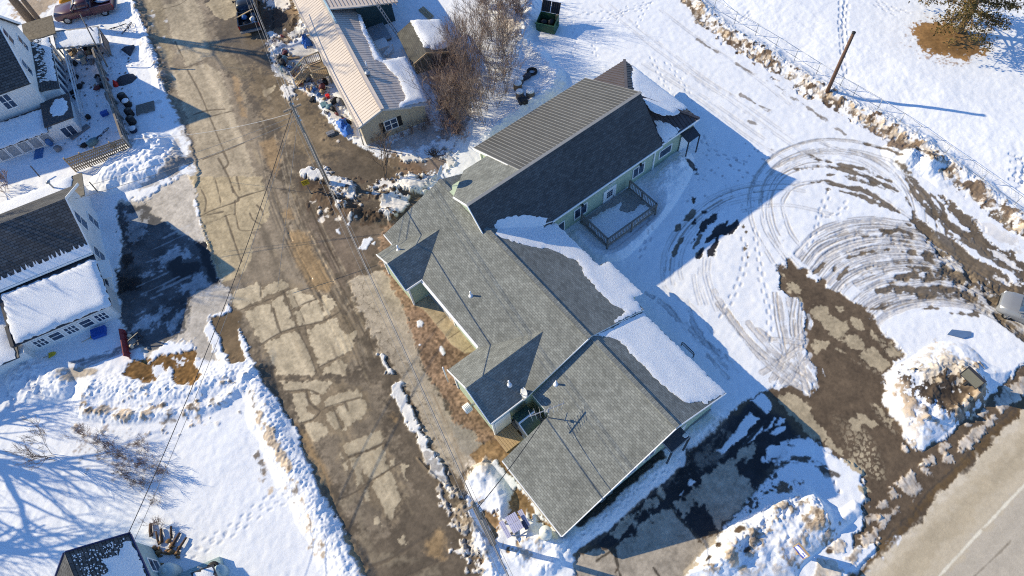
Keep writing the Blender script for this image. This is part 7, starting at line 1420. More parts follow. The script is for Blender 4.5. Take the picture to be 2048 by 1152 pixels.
def wheels(t, xs_, w_, r):
    for x in xs_:
        for s in (-1, 1):
            m = MB(); m.path([(x, s * (w_ - .2), r), (x, s * w_, r)], [r, r], 22, smooth=False); o = m.build('wheel', RUBBER, t)
            m = MB(); m.path([(x, s * (w_ - .02), r), (x, s * (w_ + .012), r)], [r * .66, r * .6], 16, smooth=False); m.build('rim', STEEL, o); m = MB()
            for k in range(5): a = 2 * math.pi * k / 5 + .3; m.beam((x + math.cos(a) * r * .12, s * (w_ + .018), r + math.sin(a) * r * .12), (x + math.cos(a) * r * .58, s * (w_ + .018), r + math.sin(a) * r * .58), .02, .07, up=(0, 1, 0))
            m.build('spoke', mat('bright_alloy', (.5, .5, .5), .35, .05, 3, 0, metal=.7), o)
def pickup(name, label, cat, loc, rz, col, bedfill=True):
    t = thing(name, label, cat, loc, rz); pm = mat(col[0], col[1], .3, .08, 2, 0, spec=.6)
    m = MB(); loft(m, [(2.75, .78, .70, .5, .95), (2.6, .93, .86, .42, 1.08), (1.2, .96, .92, .38, 1.16), (.2, .97, .93, .38, 1.18), (-.75, .97, .93, .38, 1.16)], 0)
    m.prism([(-.752, -.97, .42), (-2.75, -.97, .5), (-2.75, -.97, 1.16), (-.752, -.97, 1.16)], (0, .1, 0)); m.prism([(-.752, .97, .42), (-2.75, .97, .5), (-2.75, .97, 1.16), (-.752, .97, 1.16)], (0, -.1, 0)); m.box(-2.65, -.752, -.868, .868, .5, .62); m.build('body', pm, t)
    m = MB(); loft(m, [(1.05, .80, .74, 1.14, 1.2), (.35, .86, .70, 1.14, 1.72), (-.1, .87, .72, 1.14, 1.78), (-.62, .87, .71, 1.14, 1.76), (-.745, .86, .70, 1.14, 1.68)]); cO = m.build('cab', pm, t)
    m = MB(); m.prism([(.99, -.7, 1.235), (.99, .7, 1.235), (.40, .62, 1.715), (.40, -.62, 1.715)], (.03, 0, .035)); m.build('windshield', GLASS, cO); m = MB(); m.prism([(-.75, -.66, 1.25), (-.75, .66, 1.25), (-.75, .62, 1.64), (-.75, -.62, 1.64)], (-.02, 0, 0)); m.build('rear_window', GLASS, cO)
    for s in (-1, 1): m = MB(); m.prism([(.7, s * .855, 1.24), (-.6, s * .87, 1.24), (-.55, s * .77, 1.64), (.35, s * .76, 1.64)], (0, s * .025, .01)); m.build('side_window', GLASS, cO); m = MB(); m.beam((.75, s * .92, 1.22), (.75, s * 1.12, 1.26), .1, .05); m.box(.68, .78, s * 1.14 - .06, s * 1.14 + .06, 1.16, 1.36); m.build('mirror', BLACK, t); m = MB(); m.box(2.66, 2.74, s * .66 - .16, s * .66 + .16, .75, .92); m.build('headlight', PVC, t); m = MB(); m.box(-2.77, -2.70, s * .88 - .07, s * .88 + .07, .75, 1.1); m.build('tail_light', RED, t)
    m = MB(); m.box(-2.78, -2.68, -.85, .85, .55, 1.14); m.build('tailgate', pm, t); m = MB(); m.box(-2.95, -2.79, -.95, .95, .42, .6); m.build('bumper', STEEL, t); wheels(t, (1.75, -1.75), .95, .38); return t
p = G(503, 38); bt = pickup('pickup_truck', 'black pickup with junk in its open bed at the top of the road', 'pickup', (p[0], p[1], p[2]), rad(98.5), ('black_car_paint', (.018, .020, .024)))
bt.location = tuple(np.array(bt.location) + np.array([math.cos(rad(98.5)), math.sin(rad(98.5)), 0]) * .5)
JC = [('blue_bag', (.06, .16, .36)), ('white_bag', (.55, .55, .55)), ('black_bag', (.02, .02, .022)), ('grey_bag', (.2, .2, .21)), ('brown_box', (.34, .23, .13)), ('tan_cloth', (.45, .37, .27)), ('maroon_cloth', (.18, .05, .05)), ('teal_cloth', (.12, .22, .25))]
def junk(name, px, py, dz, r, ci, label, cat, group=None, seed=0, boxy=False, world=None):
    m = MB()
    if boxy: m.prism([(-r[0], -r[1], 0), (r[0], -r[1], 0), (r[0], r[1], 0), (-r[0], r[1], 0)], (0, 0, r[2])); m.box(-r[0] * 1.02, r[0] * 1.02, -r[1] * .08, r[1] * .08, r[2] + .003, r[2] + .012)
    else: m.blob((0, 0, r[2] * .8), r, 0, seed, .3, 12, 8); m.lathe((0, 0, r[2] * 1.5), [(r[0] * .25, 0), (r[0] * .12, r[2] * .15), (r[0] * .2, r[2] * .3)], 7)
    o = m.build(name, mat(JC[ci][0], JC[ci][1], .6, .2, 6, .2)); tag(o, label, cat, group); o.rotation_euler = (0, 0, seed * 1.7)
    p = G(px, py) if world is None else world; o.location = (p[0], p[1], p[2] + dz); return o
for i, (x, y, r, ci, bx) in enumerate(((-1.2, .4, (.3, .25, .22), 0, 0), (-1.7, -.35, (.3, .3, .2), 1, 0), (-2.2, .35, (.25, .3, .2), 2, 0), (-1.15, -.4, (.25, .2, .25), 3, 1), (-2.3, -.4, (.3, .2, .15), 0, 0))):
    c_, s_ = math.cos(rad(98.5)), math.sin(rad(98.5)); w_ = np.array([bt.location[0] + x * c_ - y * s_, bt.location[1] + x * s_ + y * c_, bt.location[2] + .64])
    junk('bag' if not bx else 'box', 0, 0, 0, r, ci, ['blue bag nearest the cab in the black pickup bed', 'white bundle on the left side of the black pickup bed', 'black bag by the tailgate of the black pickup', 'grey box behind the cab in the black pickup bed', 'small blue bundle at the rear corner of the black pickup bed'][i], 'bundle', 'junk in the pickup bed', i, bx, w_)
m = MB(); m.beam((0, -.9, 0), (0, .9, .3), .12, .04); o = m.build('plank', WOODL); tag(o, 'long pale plank lying across the black pickup bed', 'plank'); o.location = (bt.location[0] - .05, bt.location[1] - 1.5, bt.location[2] + 1.2); o.rotation_euler = (0, 0, rad(-70))
p = G(178, 28); mp_ = pickup('pickup_truck', 'maroon pickup with snow along its roof in the upper left yard', 'pickup', (p[0], p[1], p[2]), rad(-172), ('maroon_car_paint', (.085, .025, .030)))
m = MB(); m.blob((-.3, -.45, 1.78), (.6, .14, .05), 0, 2, .2); m.blob((-1.8, -.5, .75), (.8, .35, .12), 0, 3, .2); o = m.build('snow_cover', SNOW, mp_)
sv = thing('hatchback_car', 'silver hatchback entering at the right edge of the frame', 'car', (33.97, 17.36, zs(33.4, 17.4)), rad(142))
SIL = mat('silver_car_paint', (.27, .275, .28), .3, .04, 2, 0, metal=.25, spec=.6)
m = MB(); loft(m, [(2.1, .62, .5, .35, .72), (1.98, .80, .72, .28, .86), (1.5, .88, .80, .24, .98), (.8, .90, .84, .22, 1.04), (-.5, .90, .85, .22, 1.06), (-1.6, .88, .82, .24, 1.05), (-2.0, .80, .7, .32, .95), (-2.08, .7, .55, .4, .8)]); m.build('body', SIL, sv)
m = MB(); loft(m, [(1.0, .76, .68, .98, 1.05), (.2, .78, .62, .98, 1.45), (-.5, .79, .63, .98, 1.53), (-1.3, .78, .60, .98, 1.48), (-1.95, .72, .55, .98, 1.05)]); gO = m.build('greenhouse', GLASS, sv)
m = MB(); m.prism([(.1, -.52, 1.47), (-.5, -.54, 1.555), (-1.3, -.52, 1.51), (-1.3, .52, 1.51), (-.5, .54, 1.555), (.1, .52, 1.47)], (0, 0, .02)); m.build('roof', SIL, gO)
for s in (-1, 1):
    m = MB(); m.beam((.95, s * .72, 1.06), (.15, s * .60, 1.46), .07, .06); m.beam((-.45, s * .8, 1.03), (-.5, s * .62, 1.5), .08, .04); m.beam((-1.9, s * .7, 1.08), (-1.3, s * .58, 1.5), .09, .06); m.build('pillar', SIL, gO)
    m = MB(); m.blob((1.92, s * .6, .78), (.13, .17, .07), 0, 1, .05); m.build('headlight', PVC, sv); m = MB(); m.box(.72, .86, s * .98 - .1, s * .98 + .1, 1.0, 1.13); m.build('mirror', SIL, sv); m = MB(); m.blob((-1.98, s * .62, .9), (.08, .14, .1), 0, 1, .05); m.build('tail_light', RED, sv)
m = MB(); m.box(2.06, 2.115, -.45, .45, .4, .62); m.build('grille', BLACK, sv); wheels(sv, (1.32, -1.3), .86, .33)
# snow plough
p = G(258, 690); sp_ = thing('snow_plough', 'dark red snow plough blade with a black lift frame parked on the icy driveway', 'snow plough', (p[0], p[1], p[2]), rad(108))
PR = mat('dark_red_steel', (.20, .03, .035), .5, .25, 4, .05); m = MB()
m.prism([(-1.15, .05, 0), (-1.15, -.02, .2), (-1.15, .02, .45), (-1.15, .16, .65), (-1.15, .22, .65), (-1.15, .1, .42), (-1.15, .06, .2), (-1.15, .12, 0)], (2.3, 0, 0)); m.build('blade', PR, sp_)
m = MB()
for x in (-.8, -.3, .3, .8): m.prism([(x - .02, -.02, .1), (x - .02, -.1, .1), (x - .02, -.06, .5), (x - .02, .1, .6)], (.04, 0, 0))
m.build('blade_rib', PR, sp_); m = MB(); m.beam((-.5, -.1, .2), (0, -1.1, .3), .1, .1); m.beam((.5, -.1, .2), (0, -1.1, .3), .1, .1); m.beam((-.55, -.75, .3), (.55, -.75, .3), .1, .1); m.beam((0, -1.1, .2), (0, -1.1, .95), .08, .08); m.beam((0, -1.05, .9), (0, -.15, .45), .06, .06); m.build('lift_frame', METD, sp_); m = MB(); m.lathe((.45, -.3, .2), [(.11, 0), (.13, .1), (.11, .28), (.05, .32)], 10); m.lathe((-.45, -.3, .2), [(.11, 0), (.13, .1), (.11, .28), (.05, .32)], 10); m.build('spring', mat('worn_cream', (.5, .42, .32), .6, .2, 4, 0), sp_)
# ------------------------------------------------------------------ yard junk
m = MB(); m.prism([(-.45, -.35, 0), (.45, -.35, 0), (.5, .35, 0), (-.5, .35, 0)], (0, 0, .32)); m.box(-.47, .47, -.37, -.355, .26, .32); o = m.build('recycling_bin', mat('blue_bin', (.015, .08, .36), .5, .15, 4, 0)); place(o, 200, 667, rad(15)); tag(o, 'upturned blue bin in the snow under the five windows', 'bin')
def shovel(px, py, rz, label, s=1.0):
    t = thing('snow_shovel', label, 'shovel', G(px, py), rz); m = MB(); m.prism([(-.0, -.2 * s, .02), (.4 * s, -.14 * s, .06), (.55 * s, 0, .08), (.4 * s, .16 * s, .06), (0, .22 * s, .02)], (0, 0, .04)); m.build('blade', mat('yellow_plastic', (.60, .44, .03), .5, .1, 3, 0), t); m = MB(); m.path([(.0, 0, .06), (-.9 * s, -.05, .1)], .02, 6); m.build('shaft', WOODL, t)
shovel(182, 676, rad(25), 'small yellow shovel blade beside the upturned blue bin', .7); shovel(98, 712, rad(15), 'large yellow shovel blade at the corner of the white house')
m = MB(); m.path([(.5 * math.cos(t), .35 * math.sin(t), .1) for t in np.linspace(0, 4.2, 16)], .07, 8); o = m.build('hose', RUBBER); place(o, 14, 703, 0); tag(o, 'black hose curled in the snow at the left edge', 'hose')
for px, py, rz, lb in ((236, 52, .3, 'bicycle lying in the snow near the maroon pickup'), (250, 58, 1.2, 'second bicycle tangled nearer the road bank'), (200, 268, .9, 'bicycle lying in the yard below the upright board')):
    t = thing('bicycle', lb, 'bicycle', G(px, py), rz); t.rotation_euler = (rad(62), 0, rz)
    for x in (-.5, .5): m = MB(); m.path([(x + .32 * math.cos(a), 0, .33 + .32 * math.sin(a)) for a in np.linspace(0, 2 * math.pi, 20)], .022, 5); o = m.build('wheel', RUBBER, t); m = MB(); [m.beam((x, 0, .33), (x + .3 * math.cos(a), 0, .33 + .3 * math.sin(a)), .006, .006, up=(0, 1, 0)) for a in np.linspace(0, 6.28, 9)[:-1]]; m.build('spokes', STEEL, o)
    m = MB(); [m.path([a, b], .02, 6) for a, b in (((-.5, 0, .33), (-.05, 0, .3)), ((-.05, 0, .3), (.38, 0, .75)), ((-.2, 0, .8), (.38, 0, .75)), ((-.2, 0, .8), (-.05, 0, .3)), ((-.5, 0, .33), (-.2, 0, .75)), ((.5, 0, .33), (.36, 0, .85)))]; m.build('frame', mat('navy_frame', (.05, .06, .12), .4, .1, 3, 0), t); m = MB(); m.path([(.32, -.28, .95), (.36, 0, .88), (.32, .28, .95)], .018, 6); m.build('handlebar', STEEL, t); m = MB(); m.blob((-.22, 0, .86), (.13, .06, .04), 0, 1, .05); m.build('saddle', BLACK, t)
pl = thing('wooden_pallet', 'weathered pallet of slats lying on the snow beside the fence', 'pallet', G(292, 217), rad(12)); m = MB()
for k in range(9): m.box(-.8, .75, -.6 + k * .135, -.6 + k * .135 + .1, .1, .13)
m.build('slat', WOODD, pl); m = MB(); [m.box(x, x + .08, -.6, .6, 0, .098) for x in (-.8, 0, .66)]; m.build('runner', WOODD, pl)
for i, (px, py, r, lb) in enumerate(((249, 200, .36, 'black barrel farthest up the fence, lying open'), (258, 212, .3, 'black barrel with a snowy top in the middle of the row by the fence'), (262, 230, .32, 'black barrel nearest the pallet'), (266, 246, .34, 'black barrel at the lower end of the row by the fence'))):
    barrel(px, py, r, .7, lb, i == 1, BLACK, 'black barrels by the fence')
barrel(268, 262, .3, .4, 'snow filled round tub below the black barrels', True, mat('navy_tub', (.03, .04, .07), .6, .1, 3, 0))
m = MB(); m.lathe((0, 0, 0), [(.30, 0), (.30, .03), (.05, .55)], 12); o = m.build('traffic_cone', RED); place(o, 233, 170, 0); tag(o, 'bright red cone standing at the fence post', 'cone')
m = MB(); V = [(-1, -.3, 0), (-.6, .5, .1), (0, .7, 0), (.8, .5, .15), (1.1, 0, 0), (.6, -.5, 0), (-.2, -.6, .05), (-.1, 0, .6), (.4, .2, .5)]; m.add(V, [[0, 7, 1], [1, 7, 2], [2, 7, 8], [2, 8, 3], [3, 8, 4], [4, 8, 5], [5, 8, 7], [5, 7, 6], [6, 7, 0], [0, 1, 2, 3, 4, 5, 6]]); mm_ = MATS.get('charcoal_tarp'); o = m.build('tarp', mm_); place(o, 250, 162, .2); tag(o, 'crumpled charcoal tarp beside the red cone', 'tarp')
m = MB(); m.add([(-.7, .2, .1), (-.1, .1, .45), (.5, .6, .15), (.7, .1, .2), (.3, -.8, .02), (0, -.3, .3)], [[0, 1, 5], [1, 2, 3], [1, 3, 5], [3, 4, 5], [0, 5, 4], [0, 4, 3, 2, 1]]); o = m.build('tent_scrap', mm_); place(o, 257, 102, 0); tag(o, 'torn dark sheet poking out of the snow by the road bank', 'sheet')
m = MB(); m.prism([(-.4, 0, 0), (.4, 0, 0), (.4, 0, .7), (.15, 0, .95), (-.15, 0, .95), (-.4, 0, .7)], (0, .05, 0)); o = m.build('board', WHITEP); place(o, 221, 203, rad(100)); tag(o, 'rounded white board leaning inside the plank fence', 'board')
m = MB(); m.box(-.28, .28, -.2, .2, 0, .25); m.box(-.3, .3, -.22, .22, .25, .29); o = m.build('tote', mat('blue_bin', (.015, .08, .36))); place(o, 211, 229, .4); tag(o, 'small dark blue tote alone on the yard snow', 'tote')
for px, py, r, ci, bx, lb in ((78, 308, (.55, .35, .06), 0, 1, 'flat blue panel on the snow under the porch windows'), (103, 290, (.25, .22, .4), 0, 0, 'blue bag standing by the porch wall'), (188, 288, (.55, .3, .3), 7, 0, 'teal wheelbarrow load by the plank fence corner'), (118, 300, (.3, .3, .25), 3, 0, 'grey heap left of the yard path'), (170, 293, (.3, .2, .2), 2, 0, 'black bag between the grey boards and the bicycle'), (178, 236, (.24, .24, .2), 2, 0, 'black round tub alone in the middle of the yard'), (228, 293, (.2, .2, .15), 2, 0, 'dark pot at the fence corner'), (160, 265, (.9, .25, .15), 3, 1, 'grey boards stacked by the porch end')):
    junk('bundle' if not bx else 'panel', px, py, 0, r, ci, lb, 'bundle' if not bx else 'panel', None, px % 7, bx)
r_ = random.Random(9)
LJ = ['white box in the junk under the lean-to', 'blue bag heaped under the lean-to', 'black sack under the lean-to', 'tan cloth on the junk under the lean-to', 'grey bundle under the lean-to', 'brown carton in front of the lean-to', 'maroon cloth under the lean-to', 'teal bundle under the lean-to']
for k in range(26):
    ci = [1, 0, 2, 5, 3, 4, 6, 7][k % 8]; px = r_.uniform(133, 208); py = r_.uniform(100, 134) - (px - 133) * .12
    junk('bundle', px, py, r_.uniform(0, .35), (r_.uniform(.18, .4), r_.uniform(.15, .3), r_.uniform(.12, .28)), ci, LJ[k % 8], 'junk', LJ[k % 8], k, k % 3 == 0)
for k in range(9): junk('bundle', r_.uniform(195, 225), r_.uniform(150, 178), 0, (r_.uniform(.15, .35), r_.uniform(.15, .3), r_.uniform(.1, .25)), [2, 3, 6][k % 3], ['black lump of yard junk left of the red cone', 'grey lump of yard junk left of the red cone', 'maroon lump of yard junk left of the red cone'][k % 3], 'junk', ['black lumps by the cone', 'grey lumps by the cone', 'maroon lumps by the cone'][k % 3], k)
for k in range(8): junk('bundle', r_.uniform(143, 160), r_.uniform(140, 200), 0, (r_.uniform(.15, .35), r_.uniform(.15, .3), r_.uniform(.1, .2)), 2, 'black lump of clutter along the bay wall', 'junk', 'black clutter along the bay wall', k)
# around the porch of the mobile home
for k in range(11): junk('trash_bag', *[(572 + r_.uniform(-10, 14)), 140 + r_.uniform(-16, 18)], r_.uniform(0, .35), (r_.uniform(.28, .42), r_.uniform(.25, .35), r_.uniform(.22, .3)), [2, 2, 3, 7, 0][k % 5], ['black rubbish bag heaped beside the porch stairs', 'black rubbish bag heaped beside the porch stairs', 'grey rubbish bag heaped beside the porch stairs', 'dull teal rubbish bag heaped beside the porch stairs', 'blue rubbish bag heaped beside the porch stairs'][k % 5], 'rubbish bag', ['black rubbish bags by the porch', 'black rubbish bags by the porch', 'grey rubbish bags by the porch', 'teal rubbish bags by the porch', 'blue rubbish bags by the porch'][k % 5], k)
for i, (px, py, r, ci, bx, lb) in enumerate(((588, 117, (.5, .12, .1), 4, 1, 'brown plank on top of the rubbish heap'), (572, 121, (.35, .15, .1), 5, 1, 'tan board on the rubbish heap'), (646, 178, (.3, .25, .3), 6, 0, 'maroon bundle below the porch'), (652, 168, (.25, .25, .3), 2, 0, 'black bag in the shade under the porch'), (618, 160, (.3, .25, .25), 3, 0, 'grey bag under the porch stairs'), (645, 186, (.28, .2, .18), 4, 0, 'orange brown carton on the snow below the porch'), (670, 205, (.45, .22, .25), 2, 0, 'black heap by the wall next to the red bucket'), (682, 208, (.3, .3, .35), 3, 0, 'grey heap against the mobile home wall'), (666, 217, (.25, .2, .12), 3, 0, 'small grey pan on the snow by the wall'), (674, 230, (.16, .12, .14), 6, 0, 'dark red can by the wall'))):
    junk('bundle' if not bx else 'board', px, py, .02, r, ci, lb, 'junk', None, i, bx)
r_ = random.Random(21)
for k in range(34):
    t = r_.random(); x = 555 + 135 * t + r_.gauss(0, 9); y = 95 + 165 * t + r_.gauss(0, 9); ci = [2, 3, 4, 6, 0, 5, 7][k % 7]
    if 598 < x < 655 and 100 < y < 165: continue
    nm_ = ['black', 'grey', 'brown', 'maroon', 'blue', 'tan', 'teal'][k % 7]
    junk('junk_piece', x, y, 0, (r_.uniform(.12, .34), r_.uniform(.1, .26), r_.uniform(.08, .22)), ci, nm_ + ' piece of junk strewn on the snow along the street side of the mobile home', 'junk', nm_ + ' junk along the mobile home', k, k % 3 == 0)
m = MB(); m.lathe((0, 0, 0), [(.14, 0), (.19, .32), (.2, .33), (.12, .3)], 14); o = m.build('bucket', RED); place(o, 657, 196, 0); tag(o, 'bright red bucket on the snow beside the mobile home', 'bucket')
def crumple(name, px, py, R_, h, mm, label, cat, seed, n=16):
    m = MB(); rr = random.Random(seed); V = []
    for i in range(n):
        for j in range(n):
            x, y = (i / (n - 1) * 2 - 1), (j / (n - 1) * 2 - 1); d = max(0, 1 - (x * x + y * y) * .8)
            V.append((x * R_[0] + rr.uniform(-.06, .06), y * R_[1] + rr.uniform(-.06, .06), h * d * (1 + .35 * math.sin(7 * x + 3 * y) + rr.uniform(-.25, .25))))
    m.add(V, [[i * n + j, (i + 1) * n + j, (i + 1) * n + j + 1, i * n + j + 1] for i in range(n - 1) for j in range(n - 1)], 0, True)
    m.add([(x, y, z - .015) for x, y, z in V], [[i * n + j, i * n + j + 1, (i + 1) * n + j + 1, (i + 1) * n + j] for i in range(n - 1) for j in range(n - 1)], 0, True)
    o = m.build(name, mm); place(o, px, py, rad(109 + seed), .03); tag(o, label, cat)
crumple('tarp', 690, 255, (1.0, .45), .5, BLUE, 'long crumpled blue tarp at the corner of the mobile home', 'tarp', 3)
crumple('tarp', 615, 88, (.5, .42), .8, BLUE, 'blue tarp over a drum above the porch', 'tarp', 5)
m = MB(); m.prism([(-.6, -.5, 0), (.7, -.5, 0), (.7, .5, 0), (-.6, .5, 0)], (0, 0, .5)); m.prism([(-.62, -.52, .5), (.4, -.52, .5), (.4, .52, .5), (-.62, .52, .5)], (0, 0, .1)); o = m.build('chest_freezer', WHITEP); place(o, 766, 97, rad(109)); tag(o, 'white chest half under snow behind the mobile home', 'chest')
m = MB(); m.beam((-.5, -.4, 0), (-.5, -.4, .8), .05, .05); m.beam((.5, -.4, 0), (.5, -.4, .8), .05, .05); m.beam((-.5, -.4, .8), (.5, -.4, .8), .05, .05); m.box(-.5, .5, -.4, .1, .3, .36); o = m.build('chair_frame', WHITEP); place(o, 775, 108, rad(60)); tag(o, 'white metal frame beside the white chest', 'frame')
m = MB(); [m.box(-.9, .9, -.3 + k * .2, -.3 + k * .2 + .17, .04 * k, .04 * k + .05) for k in range(3)]; o = m.build('board_stack', WOODL); place(o, 853, 28, rad(-60), .05); tag(o, 'pale boards stacked on the snow above the garden shed', 'boards')
m = MB(); m.beam((-.7, -.2, .05), (.7, -.2, .9), .05, .1); m.beam((-.7, .2, .05), (.7, .2, .9), .05, .1); [m.beam((-.7 + .28 * k, -.2, .05 + .17 * k), (-.7 + .28 * k, .2, .05 + .17 * k), .04, .08) for k in range(6)]; o = m.build('step_ladder', WOODL); place(o, 588, 12, rad(100)); tag(o, 'short wooden ladder by the wall above the black pickup', 'ladder')
m = MB(); m.blob((0, 0, .4), (.7, .45, .4), 0, 3, .15); m.beam((.5, 0, .5), (1.0, .1, .9), .07, .07); o = m.build('garden_tractor', mat('orange_paint', (.55, .25, .02), .5, .15, 3, .05)); place(o, 138, 6, .4); tag(o, 'yellow orange garden machine behind the maroon pickup', 'machine')
LG = mat('log_bark', (.10, .062, .042), .95, .35, 8, .3, stretch=(3, 3, .7))
for i, (a, b, r, lb) in enumerate((((303, 1048), (304, 1074), .17, 'short thick log farthest left by the teal house'), ((314, 1064), (320, 1090), .11, 'thin log touching the brown stump pile'), ((324, 1058), (326, 1086), .14, 'straight log in the middle of the row by the teal house'), ((344, 1053), (345, 1078), .12, 'separate upright log right of the stump pile'), ((362, 1066), (342, 1100), .15, 'longest slanted log beside the stump pile'), ((375, 1075), (352, 1112), .12, 'dark rail lying farthest right by the teal house'))):
    pa, pb_ = G(*a), G(*b); m = MB(); m.path([pa + (0, 0, .12), (pa + pb_) / 2 + (0, 0, .16), pb_ + (0, 0, .1)], [r * .5, r * .62, r * .6], 9); o = m.build('log', LG); tag(o, lb, 'log', 'logs in the snow by the teal house')
m = MB(); r_ = random.Random(5)
for k in range(26): m.blob((r_.gauss(0, .45), r_.gauss(0, .3), r_.uniform(0, .2)), (r_.uniform(.08, .2), r_.uniform(.06, .15), r_.uniform(.06, .16)), 0, k, .4, 7, 5)
o = m.build('stump_pile', mat('rotten_wood', (.24, .145, .07), .95, .4, 7, .3)); place(o, 326, 1108, 0, 0); tag(o, 'low heap of rotten brown wood against the teal house', 'wood heap')
# loose post in the corner yards
for px, py, L, rz, lb in ((80, 352, .9, 2.2, 'short post leaning out of the snowy low roof yard'), (196, 383, .7, 2.2, 'short stake by the corner of the icy driveway')):
    m = MB(); m.beam((-L / 2, 0, .1), (L / 2, 0, .7), .09, .09); o = m.build('stake', WOODD); place(o, px, py, rz, .2); tag(o, lb, 'stake')
# ------------------------------------------------------------------ bare trees, shrubs, cedar
def grow(m, p, d, L, r, depth, rr, n=5, spread=.75, up=.12, mi=0, rmin=.006):
    pts = [p]; rs = [r]; k = 4; d = np.array(d, float)
    for i in range(k):
        d = d + np.array([rr.gauss(0, .13), rr.gauss(0, .13), rr.gauss(0, .10) + up * .3]); d /= np.linalg.norm(d); pts.append(pts[-1] + d * L / k); rs.append(max(rmin, r * (1 - .45 * (i + 1) / k)))
    m.path(pts, rs, n if r > .05 else (4 if r > .02 else 3), mi, cap=False)
    if depth <= 0: return
    for c in range(rr.choice([2, 3, 3, 4]) if depth > 1 else rr.choice([2, 3])):
        t = rr.uniform(.35, 1.0); i = min(k - 1, int(t * k)); q = pts[i] + (pts[i + 1] - pts[i]) * (t * k - i)
        a = rr.uniform(0, 6.28); s = spread * rr.uniform(.5, 1.2); o = np.array([math.cos(a), math.sin(a), rr.uniform(-.2, .5)]); e = d + o * s; e /= np.linalg.norm(e)
        grow(m, q, e, L * rr.uniform(.55, .8), max(rmin, r * rr.uniform(.42, .62)), depth - 1, rr, n, spread, up, mi, rmin)
def bare_tree(label, base, h, r, seed, lean=(0, 0), depth=5, group=None, tf=.5, nl=9, ls=1.0):
    t = thing('bare_tree', label, 'tree', tuple(base), 0, group); rr = random.Random(seed); m = MB(); pts = [np.array([lean[0] * z, lean[1] * z, z]) + np.array([rr.gauss(0, .05), rr.gauss(0, .05), 0]) * z * .15 for z in np.linspace(-.4, h * tf, 7)]; rs = list(np.linspace(r, r * (.6 if tf < .6 else .22), 7)); m.path(pts, rs, 9); m.build('trunk', BARK, t)
    m = MB()
    for k in range(nl):
        i = rr.randint(2 if tf < .6 else 4, 6); a = k * 2.4 + rr.uniform(-.4, .4); e = np.array([math.cos(a) * .9, math.sin(a) * .9, rr.uniform(.45, 1.1)]); e /= np.linalg.norm(e); grow(m, pts[i], e, h * ls * rr.uniform(.2, .3), r * rr.uniform(.3, .55), depth - 1, rr, 6, .7, .15, 0, .010)
    m.build('limbs', BARK, t); return t
bare_tree('thick bare trunked tree behind the upper left house', G(62, 42), 21, .42, 3, (-.03, .01), 4, None, .75, 6, .7)
bare_tree('thinner bare tree right of the thick trunk behind the upper left house', G(79, 41), 19, .24, 5, (.0, .02), 4, None, .75, 5, .6)
GT = 'bare trees beyond the left edge that throw branch shadows'
for b, h, r, s in (((-44, 20, .2), 15, .42, 11), ((-46, 35, .6), 13, .34, 14), ((-43, 12, .0), 14, .40, 17)): bare_tree('bare tree just outside the left edge, known by the branch shadows it throws', b, h, r, s, group=GT)
def shrub_mesh(seed, stems, h, spread, r=.022, depth=3):
    rr = random.Random(seed); m = MB()
    for k in range(stems):
        a = rr.uniform(0, 6.28); s = rr.uniform(.05, spread); e = np.array([math.cos(a) * s, math.sin(a) * s, 1]); e /= np.linalg.norm(e); grow(m, np.array([rr.gauss(0, .12), rr.gauss(0, .12), -.1]), e, h * rr.uniform(.4, .65), r * rr.uniform(.6, 1.1), depth, rr, 5, .5, .25, 0, .007)
    return m
def shrub(name, label, px, py, proto, sc_=1.0, rz=0.0, group=None):
    o = proto.copy(); C.objects.link(o); o.name = name; p = G(px, py); o.location = (p[0], p[1], p[2] - .05); o.rotation_euler = (0, 0, rz); o.scale = (sc_, sc_, sc_ * rnd.uniform(.9, 1.15))
    for k_ in ('label', 'category', 'group'):
        if k_ in o: del o[k_]
    return tag(o, label, 'shrub', group)
TW2 = mat('reddish_twigs', (.25, .17, .14), .9, .25, 9, 0)
protoA = [shrub_mesh(s, 8, 3.7, .6, .018).build('sapling', TWIG) for s in (1, 2, 3)]; protoB = [shrub_mesh(s, 11, 1.5, 1.4, .011).build('low_bush', TW2) for s in (4, 5)]
GS, GBU = 'bare saplings in the thicket beside the mobile home', 'reddish low bushes under the thicket saplings'
sap = [T3((500, 560))[0], T3((440, 500))[0], T3((540, 430))[0], T3((590, 640))[0], T3((390, 640))[0], T3((470, 380))[0], T3((340, 330))[0], T3((400, 240))[0], T3((620, 340))[0], T3((550, 250))[0], T3((370, 780))[0], T3((460, 720))[0], T3((300, 560))[0], T3((430, 590))[0], T3((520, 660))[0], T3((240, 620))[0], T3((640, 200))[0], T3((700, 90))[0], T3((300, 420))[0], T3((480, 90))[0]] + [T3(q_)[0] for q_ in ((560, 540), (600, 470), (640, 560), (660, 420), (580, 330), (420, 690), (500, 740), (440, 440), (390, 520), (350, 690), (670, 300), (530, 180), (590, 120), (450, 300), (280, 690), (400, 360))]
for i, (x, y) in enumerate(sap): shrub('sapling', 'bare upright sapling in the thicket between the mobile home and the long building', x, y, protoA[i % 3], rnd.uniform(.8, 1.25), rnd.uniform(0, 6), GS)
low = [(270, 330), (300, 380), (350, 400), (240, 480), (290, 510), (340, 500), (260, 560), (320, 620), (380, 560), (300, 700), (340, 760), (270, 780), (310, 820), (230, 430), (360, 300), (250, 650), (380, 820), (220, 520), (400, 450), (330, 560)]
for i, (x, y) in enumerate(low): x, y = T3((x, y))[0]; shrub('low_bush', 'tangled reddish low bush under the saplings by the mobile home', x, y, protoB[i % 2], rnd.uniform(.7, 1.05), rnd.uniform(0, 6), GBU)
